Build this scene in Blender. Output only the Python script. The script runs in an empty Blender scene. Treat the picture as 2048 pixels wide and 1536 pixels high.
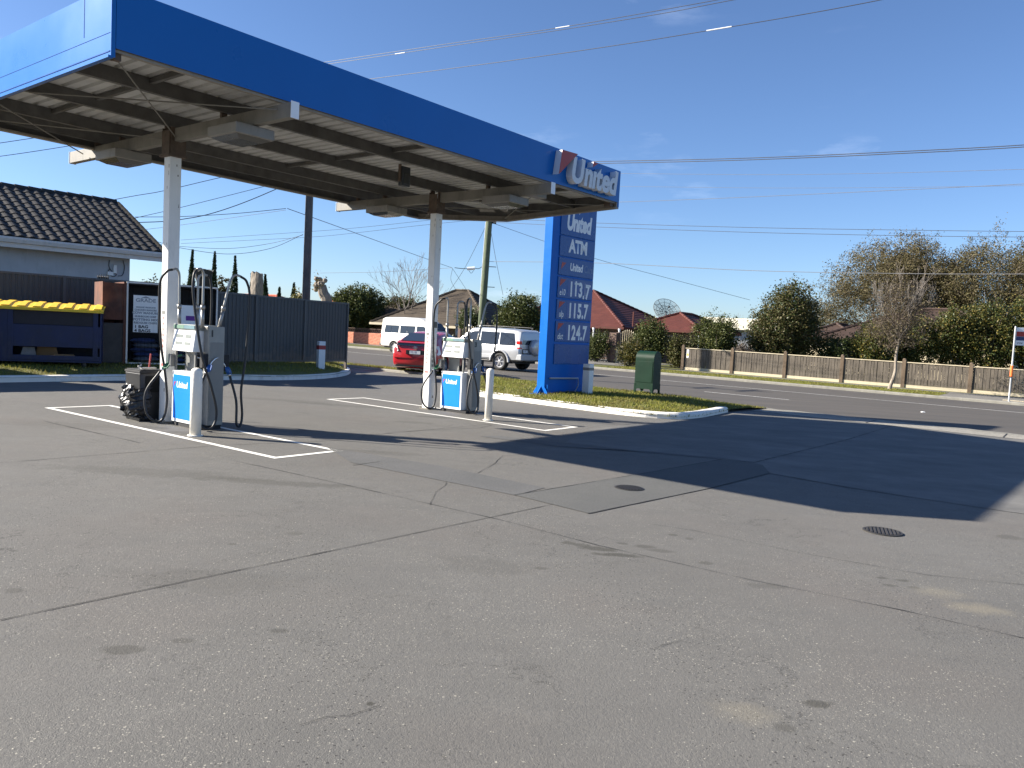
import bpy, bmesh, math, random
import numpy as np
from mathutils import Vector, Matrix

# ---------------------------------------------------------------- camera, sky, sun, exposure
scene = bpy.context.scene
COL = scene.collection
FPX, PITCH, ROLL, EYE = 1586.961, math.radians(-3.7875), math.radians(2.9208), 1.6
_fw = Vector((0, math.cos(PITCH), math.sin(PITCH)))
_r0 = Vector((1, 0, 0)); _u0 = Vector((0, -math.sin(PITCH), math.cos(PITCH)))
_rt = _r0 * math.cos(ROLL) + _u0 * math.sin(ROLL)
_up = -_r0 * math.sin(ROLL) + _u0 * math.cos(ROLL)
cam_data = bpy.data.cameras.new('camera'); cam = bpy.data.objects.new('camera', cam_data)
COL.objects.link(cam); scene.camera = cam
cam_data.sensor_width = 36.0; cam_data.lens = 36.0 * FPX / 2048.0
cam_data.clip_start = 0.05; cam_data.clip_end = 4000
cam.matrix_world = Matrix(((_rt.x, _up.x, -_fw.x, 0), (_rt.y, _up.y, -_fw.y, 0), (_rt.z, _up.z, -_fw.z, EYE), (0, 0, 0, 1)))

SUN_D = Vector((0.8752, -0.0401, -0.482))          # direction the light travels
SUN_EL = math.radians(28.8)
world = bpy.data.worlds.new('World'); scene.world = world; world.use_nodes = True
wn = world.node_tree.nodes; wl = world.node_tree.links
for n in list(wn): wn.remove(n)
w_out = wn.new('ShaderNodeOutputWorld'); w_bg = wn.new('ShaderNodeBackground'); w_sky = wn.new('ShaderNodeTexSky')
w_sky.sky_type = 'NISHITA'; w_sky.sun_disc = False
w_sky.sun_elevation = SUN_EL; w_sky.sun_rotation = math.atan2(-SUN_D.x, -SUN_D.y)
w_sky.altitude = 0; w_sky.air_density = 0.85; w_sky.dust_density = 0.35; w_sky.ozone_density = 4.6
w_bg.inputs['Strength'].default_value = 0.058
# thin wisps of cirrus high in the sky
w_tc = wn.new('ShaderNodeTexCoord')
w_map = wn.new('ShaderNodeMapping'); w_map.inputs['Scale'].default_value = (2.2, 3.0, 9.0); w_map.inputs['Rotation'].default_value = (0, 0.12, 0.3); w_map.inputs['Location'].default_value = (0.35, 0.2, 0.1)
w_n = wn.new('ShaderNodeTexNoise'); w_n.inputs['Scale'].default_value = 2.1; w_n.inputs['Detail'].default_value = 9; w_n.inputs['Roughness'].default_value = 0.62
w_n2 = wn.new('ShaderNodeTexNoise'); w_n2.inputs['Scale'].default_value = 1.3; w_n2.inputs['Detail'].default_value = 3
w_r = wn.new('ShaderNodeMapRange'); w_r.inputs['From Min'].default_value = 0.60; w_r.inputs['From Max'].default_value = 0.86; w_r.inputs['To Max'].default_value = 0.38
w_r2 = wn.new('ShaderNodeMapRange'); w_r2.inputs['From Min'].default_value = 0.46; w_r2.inputs['From Max'].default_value = 0.68
w_m = wn.new('ShaderNodeMath'); w_m.operation = 'MULTIPLY'
w_mix = wn.new('ShaderNodeMixRGB'); w_mix.inputs['Color2'].default_value = (9.5, 10.2, 11.2, 1)
wl.new(w_tc.outputs['Generated'], w_map.inputs['Vector'])
wl.new(w_map.outputs['Vector'], w_n.inputs['Vector']); wl.new(w_map.outputs['Vector'], w_n2.inputs['Vector'])
wl.new(w_n.outputs['Fac'], w_r.inputs['Value']); wl.new(w_n2.outputs['Fac'], w_r2.inputs['Value'])
wl.new(w_r.outputs['Result'], w_m.inputs[0]); wl.new(w_r2.outputs['Result'], w_m.inputs[1])
wl.new(w_m.outputs['Value'], w_mix.inputs['Fac']); wl.new(w_sky.outputs['Color'], w_mix.inputs['Color1'])
w_tint = wn.new('ShaderNodeMixRGB'); w_tint.blend_type = 'MULTIPLY'; w_tint.inputs['Fac'].default_value = 1.0; w_tint.inputs['Color2'].default_value = (0.97, 1.0, 1.09, 1)   # white balance of the camera
wl.new(w_mix.outputs['Color'], w_tint.inputs['Color1']); wl.new(w_tint.outputs['Color'], w_bg.inputs['Color']); wl.new(w_bg.outputs['Background'], w_out.inputs['Surface'])

sun_data = bpy.data.lights.new('sun', 'SUN'); sun = bpy.data.objects.new('sun', sun_data); COL.objects.link(sun)
sun_data.energy = 5.0; sun_data.angle = math.radians(0.53); sun_data.color = (1.0, 0.93, 0.82)
sun.rotation_euler = SUN_D.to_track_quat('-Z', 'Y').to_euler(); sun.location = (-30, 5, 30)

vs = scene.view_settings
scene.display_settings.display_device = 'sRGB'
vs.view_transform = 'Standard'; vs.look = 'None'; vs.exposure = 1.5; vs.gamma = 1.0; vs.use_curve_mapping = False
scene.cycles.use_denoising = True

# ---------------------------------------------------------------- frames of reference
GX, GY = -0.011, -0.0029
def gz(x, y, dz=0.0): return GX * x + GY * y + dz            # the site falls gently to the right
def at(px, py, Y):                                            # point seen at a photo pixel, Y metres ahead
    d = _fw + _rt * ((px - 1024) / FPX) - _up * ((py - 768) / FPX)
    return Vector((0, 0, EYE)) + d * (Y / d.y)
def on_ground(px, py, dz=0.0):
    d = _fw + _rt * ((px - 1024) / FPX) - _up * ((py - 768) / FPX)
    n = Vector((-GX, -GY, 1)); t = (dz - EYE) / d.dot(n)
    return Vector((0, 0, EYE)) + d * t
def at_plane(px, py, n0):                                     # on the vertical plane N.p = n0 (parallel to the road)
    d = _fw + _rt * ((px - 1024) / FPX) - _up * ((py - 768) / FPX)
    t = n0 / (d.x * RN[0] + d.y * RN[1])
    return Vector((0, 0, EYE)) + d * t
TH = math.radians(38.3283); CP0 = Vector((-4.2851, 8.3382, 0)); CRZ = math.pi / 2 - TH
CU = Vector((math.sin(TH), math.cos(TH), 0)); CV = Vector((-math.cos(TH), math.sin(TH), 0))
def can(a, b, z=0.0): p = CP0 + CU * a + CV * b; p.z = z; return p
def can_g(a, b, dz=0.0): p = can(a, b); p.z = gz(p.x, p.y, dz); return p
RD = (0.827, -0.562); RN = (0.562, 0.827); RRZ = math.atan2(RD[1], RD[0])
def rp(s, n, dz=0.0):
    x = s * RD[0] + n * RN[0]; y = s * RD[1] + n * RN[1]; return Vector((x, y, gz(x, y, dz)))
def sn(p): return p[0] * RD[0] + p[1] * RD[1], p[0] * RN[0] + p[1] * RN[1]

# ---------------------------------------------------------------- materials
MATS = {}
class NT:
    def __init__(s, name):
        s.m = bpy.data.materials.new(name); s.m.use_nodes = True; s.t = s.m.node_tree; s.n = s.t.nodes; s.l = s.t.links
        s.b = s.n['Principled BSDF']; MATS[name] = s.m
    def new(s, typ, **kw):
        nd = s.n.new(typ)
        for k, v in kw.items(): setattr(nd, k, v)
        return nd
    def put(s, sock, v):
        if hasattr(v, 'is_output') or hasattr(v, 'links') and not isinstance(v, (int, float)): s.l.new(v, sock)
        else: sock.default_value = v
    def math(s, op, a, b=0.5, clamp=False):
        nd = s.new('ShaderNodeMath', operation=op, use_clamp=clamp); s.put(nd.inputs[0], a); s.put(nd.inputs[1], b); return nd.outputs[0]
    def pos(s): return s.new('ShaderNodeNewGeometry').outputs['Position']
    def obj(s): return s.new('ShaderNodeTexCoord').outputs['Object']
    def mapping(s, v, scale=(1, 1, 1), loc=(0, 0, 0), rot=(0, 0, 0)):
        nd = s.new('ShaderNodeMapping'); s.l.new(v, nd.inputs['Vector'])
        nd.inputs['Scale'].default_value = scale; nd.inputs['Location'].default_value = loc; nd.inputs['Rotation'].default_value = rot
        return nd.outputs[0]
    def noise(s, v, scale, detail=4, rough=0.55):
        nd = s.new('ShaderNodeTexNoise'); s.l.new(v, nd.inputs['Vector']); nd.inputs['Scale'].default_value = scale
        nd.inputs['Detail'].default_value = detail; nd.inputs['Roughness'].default_value = rough; return nd.outputs['Fac']
    def vor(s, v, scale, feature='F1', out='Distance'):
        nd = s.new('ShaderNodeTexVoronoi', feature=feature); s.l.new(v, nd.inputs['Vector']); nd.inputs['Scale'].default_value = scale; return nd
    def rng(s, v, a, b, c=0.0, d=1.0, smooth=False):
        nd = s.new('ShaderNodeMapRange'); s.put(nd.inputs['Value'], v)
        if smooth: nd.interpolation_type = 'SMOOTHSTEP'
        for k, x in zip(('From Min', 'From Max', 'To Min', 'To Max'), (a, b, c, d)): nd.inputs[k].default_value = x
        return nd.outputs['Result']
    def mix(s, f, a, b, mode='MIX'):
        nd = s.new('ShaderNodeMixRGB', blend_type=mode); s.put(nd.inputs['Fac'], f)
        for sock, v in ((nd.inputs['Color1'], a), (nd.inputs['Color2'], b)):
            if isinstance(v, tuple): sock.default_value = v if len(v) == 4 else (*v, 1)
            else: s.l.new(v, sock)
        return nd.outputs[0]
    def bump(s, h, strength=0.3, dist=0.02):
        nd = s.new('ShaderNodeBump'); nd.inputs['Strength'].default_value = strength; nd.inputs['Distance'].default_value = dist
        s.l.new(h, nd.inputs['Height']); s.l.new(nd.outputs[0], s.b.inputs['Normal'])
    def base(s, c):
        if isinstance(c, tuple): s.b.inputs['Base Color'].default_value = (*c[:3], 1)
        else: s.l.new(c, s.b.inputs['Base Color'])
    def set(s, **kw):
        for k, v in kw.items():
            sock = s.b.inputs[k.replace('_', ' ')]
            s.put(sock, v)
        return s

def pm(name, col, rough=0.6, metal=0.0, spec=0.5, var=0.12, scale=3.0, dirt=0.0, bump=0.0, bscale=40.0, coat=0.0):
    t = NT(name); v = t.pos()
    n = t.noise(v, scale, 5, 0.6)
    lo = tuple(max(0, c * (1 - var)) for c in col); hi = tuple(min(1, c * (1 + var)) for c in col)
    c = t.mix(t.rng(n, 0.3, 0.7), lo, hi)
    if dirt:
        d = t.noise(t.mapping(v, (3, 3, 0.7)), 1.7, 6, 0.7)
        c = t.mix(t.rng(d, 0.52, 0.75, 0, dirt), c, (0.09, 0.075, 0.055))
    t.base(c)
    t.set(Roughness=t.rng(n, 0.2, 0.8, max(0.02, rough - 0.06), min(1, rough + 0.06)), Metallic=metal)
    t.b.inputs['Specular IOR Level'].default_value = spec
    if coat: t.b.inputs['Coat Weight'].default_value = coat; t.b.inputs['Coat Roughness'].default_value = 0.05
    if bump: t.bump(t.noise(v, bscale, 3), bump, 0.01)
    return t.m

def mat_forecourt():
    t = NT('forecourt_asphalt'); v = t.pos()
    big = t.noise(v, 0.35, 6, 0.62); mid = t.noise(v, 2.2, 6, 0.65); fine = t.noise(v, 55, 4, 0.7)
    c = t.mix(t.rng(big, 0.38, 0.64), (0.130, 0.123, 0.109), (0.165, 0.158, 0.142))
    c = t.mix(t.rng(mid, 0.35, 0.75, 0, 0.5), c, (0.118, 0.114, 0.103))
    # streaks left by traffic turning in to the pumps
    st = t.noise(t.mapping(v, (0.5, 2.6, 1), rot=(0, 0, 0.9)), 1.4, 5, 0.6)
    c = t.mix(t.rng(st, 0.52, 0.75, 0, 0.5), c, (0.096, 0.095, 0.087))
    mo = t.noise(t.mapping(v, loc=(2.3, 8.1, 0)), 5.5, 6, 0.7)
    c = t.mix(t.rng(mo, 0.3, 0.7, 0.30, 0.0), c, (0.103, 0.102, 0.098)); c = t.mix(t.rng(mo, 0.55, 0.8, 0.0, 0.4), c, (0.182, 0.180, 0.167))
    # pinkish-brown tint patches
    pk = t.noise(v, 0.6, 3, 0.5)
    c = t.mix(t.rng(pk, 0.5, 0.7, 0, 0.4), c, (0.152, 0.130, 0.112))
    # fine grain
    c = t.mix(t.rng(fine, 0.25, 0.75, 0.0, 0.80), c, (0.094, 0.090, 0.085))
    g2 = t.noise(v, 170, 2, 0.6)
    c = t.mix(t.rng(g2, 0.56, 0.8, 0.0, 0.5), c, (0.220, 0.213, 0.189))
    # exposed pale stones where the surface is worn
    worn = t.rng(t.noise(t.mapping(v, loc=(3.1, 1.7, 0)), 0.75, 4, 0.6), 0.42, 0.62)
    near = t.new('ShaderNodeSeparateXYZ'); t.l.new(v, near.inputs[0])
    nearf = t.rng(near.outputs['Y'], 3.5, 8.5, 1.0, 0.12)
    wv = t.math('MULTIPLY', worn, nearf)
    for sc, th, amt in ((58, 0.13, 0.85), (92, 0.16, 0.75), (140, 0.22, 0.6)):
        vo = t.vor(t.mapping(v, loc=(sc * 0.13, 0.2, 0)), sc)
        sep = t.new('ShaderNodeSeparateColor'); t.l.new(vo.outputs['Color'], sep.inputs[0])
        pick = t.math('GREATER_THAN', t.math('ADD', sep.outputs[0], t.rng(wv, 0, 1, 0, 0.17)), 0.985)
        dot = t.math('LESS_THAN', vo.outputs['Distance'], t.math('ADD', t.math('MULTIPLY', sep.outputs[1], 0.25), th - 0.05))
        c = t.mix(t.math('MULTIPLY', t.math('MULTIPLY', pick, dot), amt), c, (0.342, 0.321, 0.267))
    dk = t.vor(t.mapping(v, loc=(7.7, 3.2, 0)), 46)
    sep = t.new('ShaderNodeSeparateColor'); t.l.new(dk.outputs['Color'], sep.inputs[0])
    c = t.mix(t.math('MULTIPLY', t.math('GREATER_THAN', sep.outputs[2], 0.90), t.math('LESS_THAN', dk.outputs['Distance'], 0.24)), c, (0.048, 0.045, 0.042))
    # hairline crazing
    wob = t.noise(v, 3.0, 5, 0.7); vec = t.new('ShaderNodeVectorMath', operation='ADD'); t.l.new(v, vec.inputs[0])
    cm = t.new('ShaderNodeCombineXYZ'); t.l.new(wob, cm.inputs[0]); t.l.new(t.noise(t.mapping(v, loc=(5, 5, 5)), 3.0, 5, 0.7), cm.inputs[1]); t.l.new(cm.outputs[0], vec.inputs[1])
    cr = t.vor(vec.outputs[0], 1.15, 'DISTANCE_TO_EDGE')
    crm = t.math('MULTIPLY', t.math('LESS_THAN', cr.outputs['Distance'], 0.0045), t.rng(t.noise(t.mapping(v, loc=(9, 2, 0)), 0.8, 3), 0.46, 0.56))
    c = t.mix(t.math('MULTIPLY', crm, 0.62), c, (0.049, 0.047, 0.042))
    # oil drips and spilt sand, each with its own place and shape
    edge = t.noise(v, 7.0, 5, 0.7)
    def blot(c, x, y, rx, ry, col, amt, soft=0.25, rot=0.0):
        mp = t.mapping(t.mapping(v, loc=(-x, -y, 0)), (1 / rx, 1 / ry, 0), rot=(0, 0, rot))
        ln = t.new('ShaderNodeVectorMath', operation='LENGTH'); t.l.new(mp, ln.inputs[0])
        d = t.math('ADD', ln.outputs['Value'], t.rng(edge, 0.2, 0.8, -0.65, 0.65))
        return t.mix(t.rng(d, 1.0 - soft, 1.0 + soft, amt, 0.0), c, col)
    oil = (0.058, 0.055, 0.046)
    for px, py, rx, ry, a in ((1195, 1098, .13, .06, .85), (1235, 1110, .17, .05, .9), (1165, 1090, .06, .05, .7), (1290, 1093, .09, .05, .6), (1325, 1102, .11, .05, .5),
                              (1137, 1086, .05, .04, .7), (1245, 1087, .05, .03, .6), (1410, 1126, .06, .04, .55), (1348, 1070, .05, .04, .65), (1378, 1077, .04, .04, .55),
                              (1764, 1156, .04, .03, .7), (1806, 1161, .05, .03, .65), (1782, 1171, .05, .03, .55), (1828, 1175, .05, .03, .5), (245, 1300, .10, .05, .6),
                              (560, 1262, .05, .03, .6), (365, 1281, .05, .03, .5), (1640, 1408, .07, .04, .8), (1570, 1455, .05, .04, .5), (740, 1408, .018, .02, 1.0),
                              (560, 966, .8, .12, .45), (300, 945, 1.0, .2, .3), (1085, 1137, .05, .03, .5), (590, 1067, .06, .05, .35), (465, 1088, .03, .03, .6), (30, 1181, .05, .04, .5),
                              (2020, 1075, .14, .1, .45), (400, 868, .5, .16, .5), (300, 855, .25, .12, .45), (880, 835, .5, .14, .5), (830, 845, .3, .12, .35), (700, 812, .9, .18, .35), (560, 800, 1.2, .2, .3), (620, 806, .5, .1, .4), (120, 850, .8, .3, .2), (760, 905, .6, .14, .3), (1530, 1172, .14, .06, .35), (960, 1130, .35, .2, .22), (420, 1160, .5, .2, .2)):
        p = on_ground(px, py); c = blot(c, p.x, p.y, rx, ry, oil, a)
    sand = (0.277, 0.239, 0.163)
    for px, py, rx, ry, a in ((1880, 1186, .15, .11, .22), (1955, 1218, .16, .11, .30), (1490, 1425, .12, .09, .2), (2030, 1000, .5, .22, .4)):
        p = on_ground(px, py); c = blot(c, p.x, p.y, rx, ry, sand, a, 0.5)
    t.base(c)
    t.set(Roughness=t.rng(mid, 0.2, 0.8, 0.72, 0.9)); t.b.inputs['Specular IOR Level'].default_value = 0.35
    h = t.math('ADD', t.math('MULTIPLY', fine, 0.7), t.math('MULTIPLY', g2, 0.5))
    t.bump(h, 0.75, 0.008)
    return t.m

def mat_road():
    t = NT('road_asphalt'); v = t.pos()
    n = t.noise(t.mapping(v, (0.35, 2.0, 1), rot=(0, 0, -RRZ)), 1.0, 5); f = t.noise(v, 60, 3, 0.7)
    c = t.mix(t.rng(n, 0.3, 0.7), (0.050, 0.045, 0.039), (0.077, 0.067, 0.056))
    c = t.mix(t.rng(f, 0.45, 0.8, 0, 0.5), c, (0.125, 0.110, 0.090)); t.base(c); t.set(Roughness=0.82); t.bump(f, 0.3, 0.01); return t.m

def mat_ground(name, c1, c2, c3, s1=1.2, s2=14, rough=0.95, bump=0.5):
    t = NT(name); v = t.pos()
    a = t.noise(v, s1, 5, 0.65); b = t.noise(v, s2, 4, 0.7)
    c = t.mix(t.rng(a, 0.35, 0.65), c1, c2); c = t.mix(t.rng(b, 0.45, 0.75), c, c3); t.base(c); t.set(Roughness=rough); t.bump(b, bump, 0.05)
    t.b.inputs['Specular IOR Level'].default_value = 0.2; return t.m

def mat_leaf(name, c1, c2, rough=0.5, trans=0.25):
    t = NT(name); g = t.new('ShaderNodeNewGeometry')
    c = t.mix(g.outputs['Random Per Island'], c1, c2); t.base(c); t.set(Roughness=rough)
    t.b.inputs['Specular IOR Level'].default_value = 0.25
    tr = t.new('ShaderNodeBsdfTranslucent'); t.l.new(c, tr.inputs['Color'])
    mx = t.new('ShaderNodeMixShader'); mx.inputs[0].default_value = trans
    t.l.new(t.b.outputs[0], mx.inputs[1]); t.l.new(tr.outputs[0], mx.inputs[2]); t.l.new(mx.outputs[0], t.n['Material Output'].inputs['Surface']); return t.m

def mat_glass(name, tint=(0.02, 0.025, 0.03), rough=0.05):
    t = NT(name); t.base(tint); t.set(Roughness=rough); t.b.inputs['Specular IOR Level'].default_value = 0.8; return t.m

def mat_bark(name, c1, c2, s=6):
    t = NT(name); v = t.pos(); n = t.noise(t.mapping(v, (1, 1, 0.25)), s, 6, 0.7)
    t.base(t.mix(t.rng(n, 0.3, 0.7), c1, c2)); t.set(Roughness=0.9); t.bump(n, 0.6, 0.05); return t.m

def mat_tiles(name, c1, c2, rough=0.6, spec=0.2):
    t = NT(name); v = t.pos(); n = t.noise(v, 1.3, 5, 0.7); f = t.noise(v, 25, 3, 0.7)
    g = t.new('ShaderNodeObjectInfo')
    c = t.mix(t.rng(n, 0.3, 0.7), c1, c2); c = t.mix(t.math('MULTIPLY', g.outputs['Random'], 0.35), c, tuple(x * 0.55 for x in c1)); t.base(c)
    t.set(Roughness=rough); t.b.inputs['Specular IOR Level'].default_value = spec; t.bump(f, 0.3, 0.01); return t.m

def mat_brick(name, c1, c2, mortar, scale=4.0):
    t = NT(name); v = t.obj(); b = t.new('ShaderNodeTexBrick'); mp = t.mapping(v, rot=(math.pi / 2, 0, 0)); t.l.new(mp, b.inputs['Vector'])
    b.inputs['Color1'].default_value = (*c1, 1); b.inputs['Color2'].default_value = (*c2, 1); b.inputs['Mortar'].default_value = (*mortar, 1)
    b.inputs['Scale'].default_value = 1.0; b.inputs['Brick Width'].default_value = 0.24; b.inputs['Row Height'].default_value = 0.086; b.inputs['Mortar Size'].default_value = 0.008
    t.base(b.outputs['Color']); t.set(Roughness=0.85); t.bump(b.outputs['Fac'], -0.4, 0.01); return t.m

M_FORE = mat_forecourt(); M_ROAD = mat_road()
M_GRASS = mat_ground('grass_soil', (0.115, 0.125, 0.028), (0.15, 0.145, 0.045), (0.15, 0.115, 0.06), 1.6, 18)
M_FARGRASS = mat_ground('roadside_grass', (0.085, 0.10, 0.028), (0.12, 0.12, 0.04), (0.10, 0.085, 0.045), 0.9, 9)
M_LAND = mat_ground('land', (0.042, 0.051, 0.018), (0.060, 0.057, 0.027), (0.048, 0.042, 0.024), 0.08, 0.6)
M_CONC = mat_ground('path_concrete', (0.157, 0.149, 0.133), (0.198, 0.188, 0.167), (0.125, 0.117, 0.104), 0.9, 22, 0.85, 0.25)
M_GUTTER = mat_ground('gutter_concrete', (0.254, 0.239, 0.207), (0.310, 0.291, 0.254), (0.155, 0.146, 0.127), 0.8, 16, 0.85, 0.3)
M_PATCH = mat_ground('patch_asphalt', (0.106, 0.106, 0.104), (0.126, 0.124, 0.121), (0.089, 0.089, 0.087), 1.0, 45, 0.85, 0.25)
M_SLAB = mat_ground('slab_concrete', (0.095, 0.096, 0.092), (0.113, 0.112, 0.106), (0.084, 0.084, 0.081), 1.0, 40, 0.85, 0.2)
M_SEAL = pm('joint_sealant', (0.018, 0.017, 0.016), 0.8, var=0.4, scale=9)
M_LINE = pm('line_paint', (0.74, 0.72, 0.67), 0.7, var=0.1, scale=12, dirt=0.35)
M_ROADLINE = pm('road_paint', (0.56, 0.55, 0.52), 0.75, var=0.15, scale=6, dirt=0.4)
M_KERB = pm('kerb_paint', (0.78, 0.74, 0.66), 0.7, var=0.06, scale=2.5, dirt=0.35, bump=0.3, bscale=30)
M_KERBGREY = pm('kerb_concrete', (0.21, 0.20, 0.17), 0.85, var=0.2, scale=3, dirt=0.4)
M_WHITE = pm('white_paint', (0.78, 0.77, 0.74), 0.45, var=0.04, scale=2, dirt=0.18)
M_CLEANWHITE = pm('clean_white', (0.82, 0.82, 0.81), 0.4, var=0.03)
M_FASCIA = pm('fascia_blue', (0.001, 0.120, 0.41), 0.30, spec=0.26, var=0.05, scale=0.6, coat=0.0)
M_SIGNBLUE = pm('sign_blue', (0.002, 0.115, 0.47), 0.42, spec=0.15, var=0.05)
M_PUMPBLUE = pm('pump_blue', (0.001, 0.19, 0.72), 0.45, spec=0.25, var=0.03)
M_PANELBLUE = pm('panel_blue', (0.006, 0.070, 0.28), 0.28, spec=0.3, var=0.06)
M_DIGITBLUE = pm('digit_blue', (0.006, 0.055, 0.27), 0.35, var=0.05)
M_RED = pm('logo_red', (0.36, 0.030, 0.022), 0.45, var=0.05)
M_LETTER = pm('letter_grey', (0.62, 0.64, 0.66), 0.4, var=0.04)
M_LETTERWHITE = pm('letter_white', (0.78, 0.79, 0.80), 0.45, var=0.04)
M_LETTERDIM = pm('letter_faded', (0.10, 0.17, 0.34), 0.45, var=0.05)
M_SHEET = pm('soffit_sheet', (0.52, 0.51, 0.48), 0.55, var=0.12, scale=2.5, dirt=0.3)
M_STEELDARK = pm('purlin_steel', (0.10, 0.095, 0.085), 0.7, var=0.3, scale=5, dirt=0.5)
M_BEAM = pm('beam_paint', (0.20, 0.185, 0.155), 0.6, var=0.15, scale=4, dirt=0.6)
M_RUSTY = pm('rust_bracket', (0.10, 0.07, 0.05), 0.85, var=0.4, scale=9, dirt=0.6)
M_TRIM = pm('trim_galv', (0.26, 0.23, 0.19), 0.6, var=0.15, dirt=0.5)
M_LAMPBOX = pm('lamp_housing', (0.24, 0.22, 0.19), 0.55, var=0.1, dirt=0.6)
M_LAMPGLASS = mat_glass('lamp_glass', (0.06, 0.06, 0.055), 0.25)
M_STAIN = pm('stainless', (0.27, 0.265, 0.25), 0.45, metal=0.5, var=0.1, scale=5, dirt=0.25)
M_PUMPGREY = pm('pump_grey', (0.20, 0.20, 0.19), 0.45, var=0.06, dirt=0.25)
M_ALU = pm('mast_aluminium', (0.36, 0.35, 0.33), 0.4, metal=0.6, var=0.08)
M_RUBBER = pm('hose_rubber', (0.016, 0.016, 0.017), 0.45, var=0.2)
M_BLACK = pm('black_plastic', (0.014, 0.014, 0.015), 0.4, var=0.2)
M_BLACKMATT = pm('black_matt', (0.018, 0.018, 0.02), 0.8, var=0.2)
M_NOZGREEN = pm('nozzle_green', (0.02, 0.13, 0.06), 0.45)
M_NOZBLUE = pm('nozzle_blue', (0.015, 0.10, 0.34), 0.45)
M_GREENSTRIP = pm('header_green', (0.16, 0.27, 0.20), 0.4)
M_DISPLAY = pm('display_grey', (0.22, 0.235, 0.215), 0.3)
M_ORANGE = pm('orange', (0.80, 0.17, 0.03), 0.5)
def mat_bag():
    t = NT('bin_bag'); v = t.pos(); t.base((0.010, 0.010, 0.011)); t.set(Roughness=0.34); t.b.inputs['Specular IOR Level'].default_value = 0.5
    n = t.noise(t.mapping(v, (9, 9, 4)), 2.0, 3, 0.5); t.bump(n, 0.5, 0.04); return t.m
M_BAG = mat_bag()
M_POSTGREEN = pm('postbox_green', (0.004, 0.024, 0.0125), 0.5, spec=0.22, var=0.12, scale=2, dirt=0.12, bump=0.05, bscale=12)
def mat_colorbond(name, col):
    t = NT(name); v = t.pos(); n = t.noise(t.mapping(v, (1, 1, 0.4)), 1.2, 5, 0.6)
    sp = t.new('ShaderNodeSeparateXYZ'); t.l.new(v, sp.inputs[0])
    c = t.mix(t.rng(n, 0.3, 0.7), tuple(x * 0.88 for x in col), tuple(x * 1.1 for x in col))
    d = t.math('ADD', t.noise(v, 4, 5, 0.7), t.rng(sp.outputs['Z'], 0.4, 0.95, 0.22, -0.2))
    c = t.mix(t.rng(d, 0.45, 0.7, 0, 0.55), c, (0.14, 0.10, 0.07)); t.base(c); t.set(Roughness=0.5); return t.m
M_DARKFENCE = mat_colorbond('slate_colorbond', (0.048, 0.049, 0.050))
M_FENCEPOST = mat_colorbond('slate_post', (0.078, 0.078, 0.076))
M_SKIPBLUE = pm('skip_blue', (0.005, 0.012, 0.058), 0.5, var=0.25, scale=3, dirt=0.35)
M_YELLOW = pm('lid_yellow', (0.80, 0.50, 0.02), 0.45, var=0.06, dirt=0.12)
M_RUST = pm('rusty_steel', (0.115, 0.042, 0.024), 0.85, var=0.4, scale=4, dirt=0.5)
M_CARD = pm('cardboard', (0.20, 0.125, 0.06), 0.85, var=0.15)
M_BAGBLUE = pm('sack_blue', (0.05, 0.07, 0.16), 0.5, var=0.4, scale=6)
M_BAGPALE = pm('sack_pale', (0.16, 0.16, 0.17), 0.5, var=0.3, scale=8)
M_PURPLE = pm('purple', (0.12, 0.02, 0.25), 0.5)
M_TEXT = pm('print_black', (0.03, 0.03, 0.03), 0.6)
M_TEXTGREY = pm('print_grey', (0.28, 0.29, 0.30), 0.6)
M_RENDERWALL = pm('rendered_wall', (0.42, 0.43, 0.44), 0.85, var=0.08, scale=2.0, dirt=0.25, bump=0.3, bscale=25)
M_GUTTERPAINT = pm('gutter_paint', (0.62, 0.58, 0.52), 0.5, var=0.05, dirt=0.2)
M_TILEDARK = mat_tiles('roof_tile_charcoal', (0.028, 0.027, 0.026), (0.050, 0.047, 0.044), 0.62)
M_TILERED = mat_tiles('roof_tile_red', (0.078, 0.025, 0.020), (0.118, 0.038, 0.029), 0.6)
M_TILEBROWN = mat_tiles('roof_tile_brown', (0.065, 0.052, 0.040), (0.115, 0.092, 0.068), 0.75)
M_TILEDK2 = mat_tiles('roof_tile_umber', (0.05, 0.033, 0.027), (0.075, 0.05, 0.04), 0.6)
M_BRICKBROWN = mat_brick('brick_brown', (0.115, 0.068, 0.052), (0.15, 0.088, 0.066), (0.13, 0.112, 0.095))
M_BRICKORANGE = mat_brick('brick_orange', (0.30, 0.115, 0.068), (0.35, 0.145, 0.085), (0.27, 0.20, 0.155))
M_CREAM = pm('cream_paint', (0.50, 0.43, 0.30), 0.6, var=0.06, dirt=0.15)
M_TIMBER = mat_bark('fence_timber', (0.062, 0.052, 0.041), (0.145, 0.122, 0.096), 5)
M_POSTTIMBER = mat_bark('post_timber', (0.085, 0.060, 0.038), (0.14, 0.10, 0.068), 4)
M_POLEGREEN = mat_bark('pole_treated', (0.09, 0.115, 0.065), (0.14, 0.16, 0.10), 5)
M_POLEGREY = mat_bark('pole_weathered', (0.075, 0.07, 0.065), (0.16, 0.145, 0.13), 5)
M_BARK = mat_bark('bark_brown', (0.09, 0.07, 0.055), (0.19, 0.155, 0.125))
M_BARKPALE = mat_bark('bark_pale', (0.13, 0.105, 0.08), (0.34, 0.29, 0.235), 9)
M_TWIG = mat_bark('twig_grey', (0.11, 0.095, 0.082), (0.20, 0.175, 0.15), 9)
M_WIRE = pm('wire', (0.05, 0.05, 0.055), 0.5)
M_WIREPALE = pm('wire_pale', (0.17, 0.17, 0.175), 0.5)
M_STEELGALV = pm('galvanised', (0.52, 0.52, 0.52), 0.4, metal=0.5, var=0.1)
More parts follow.
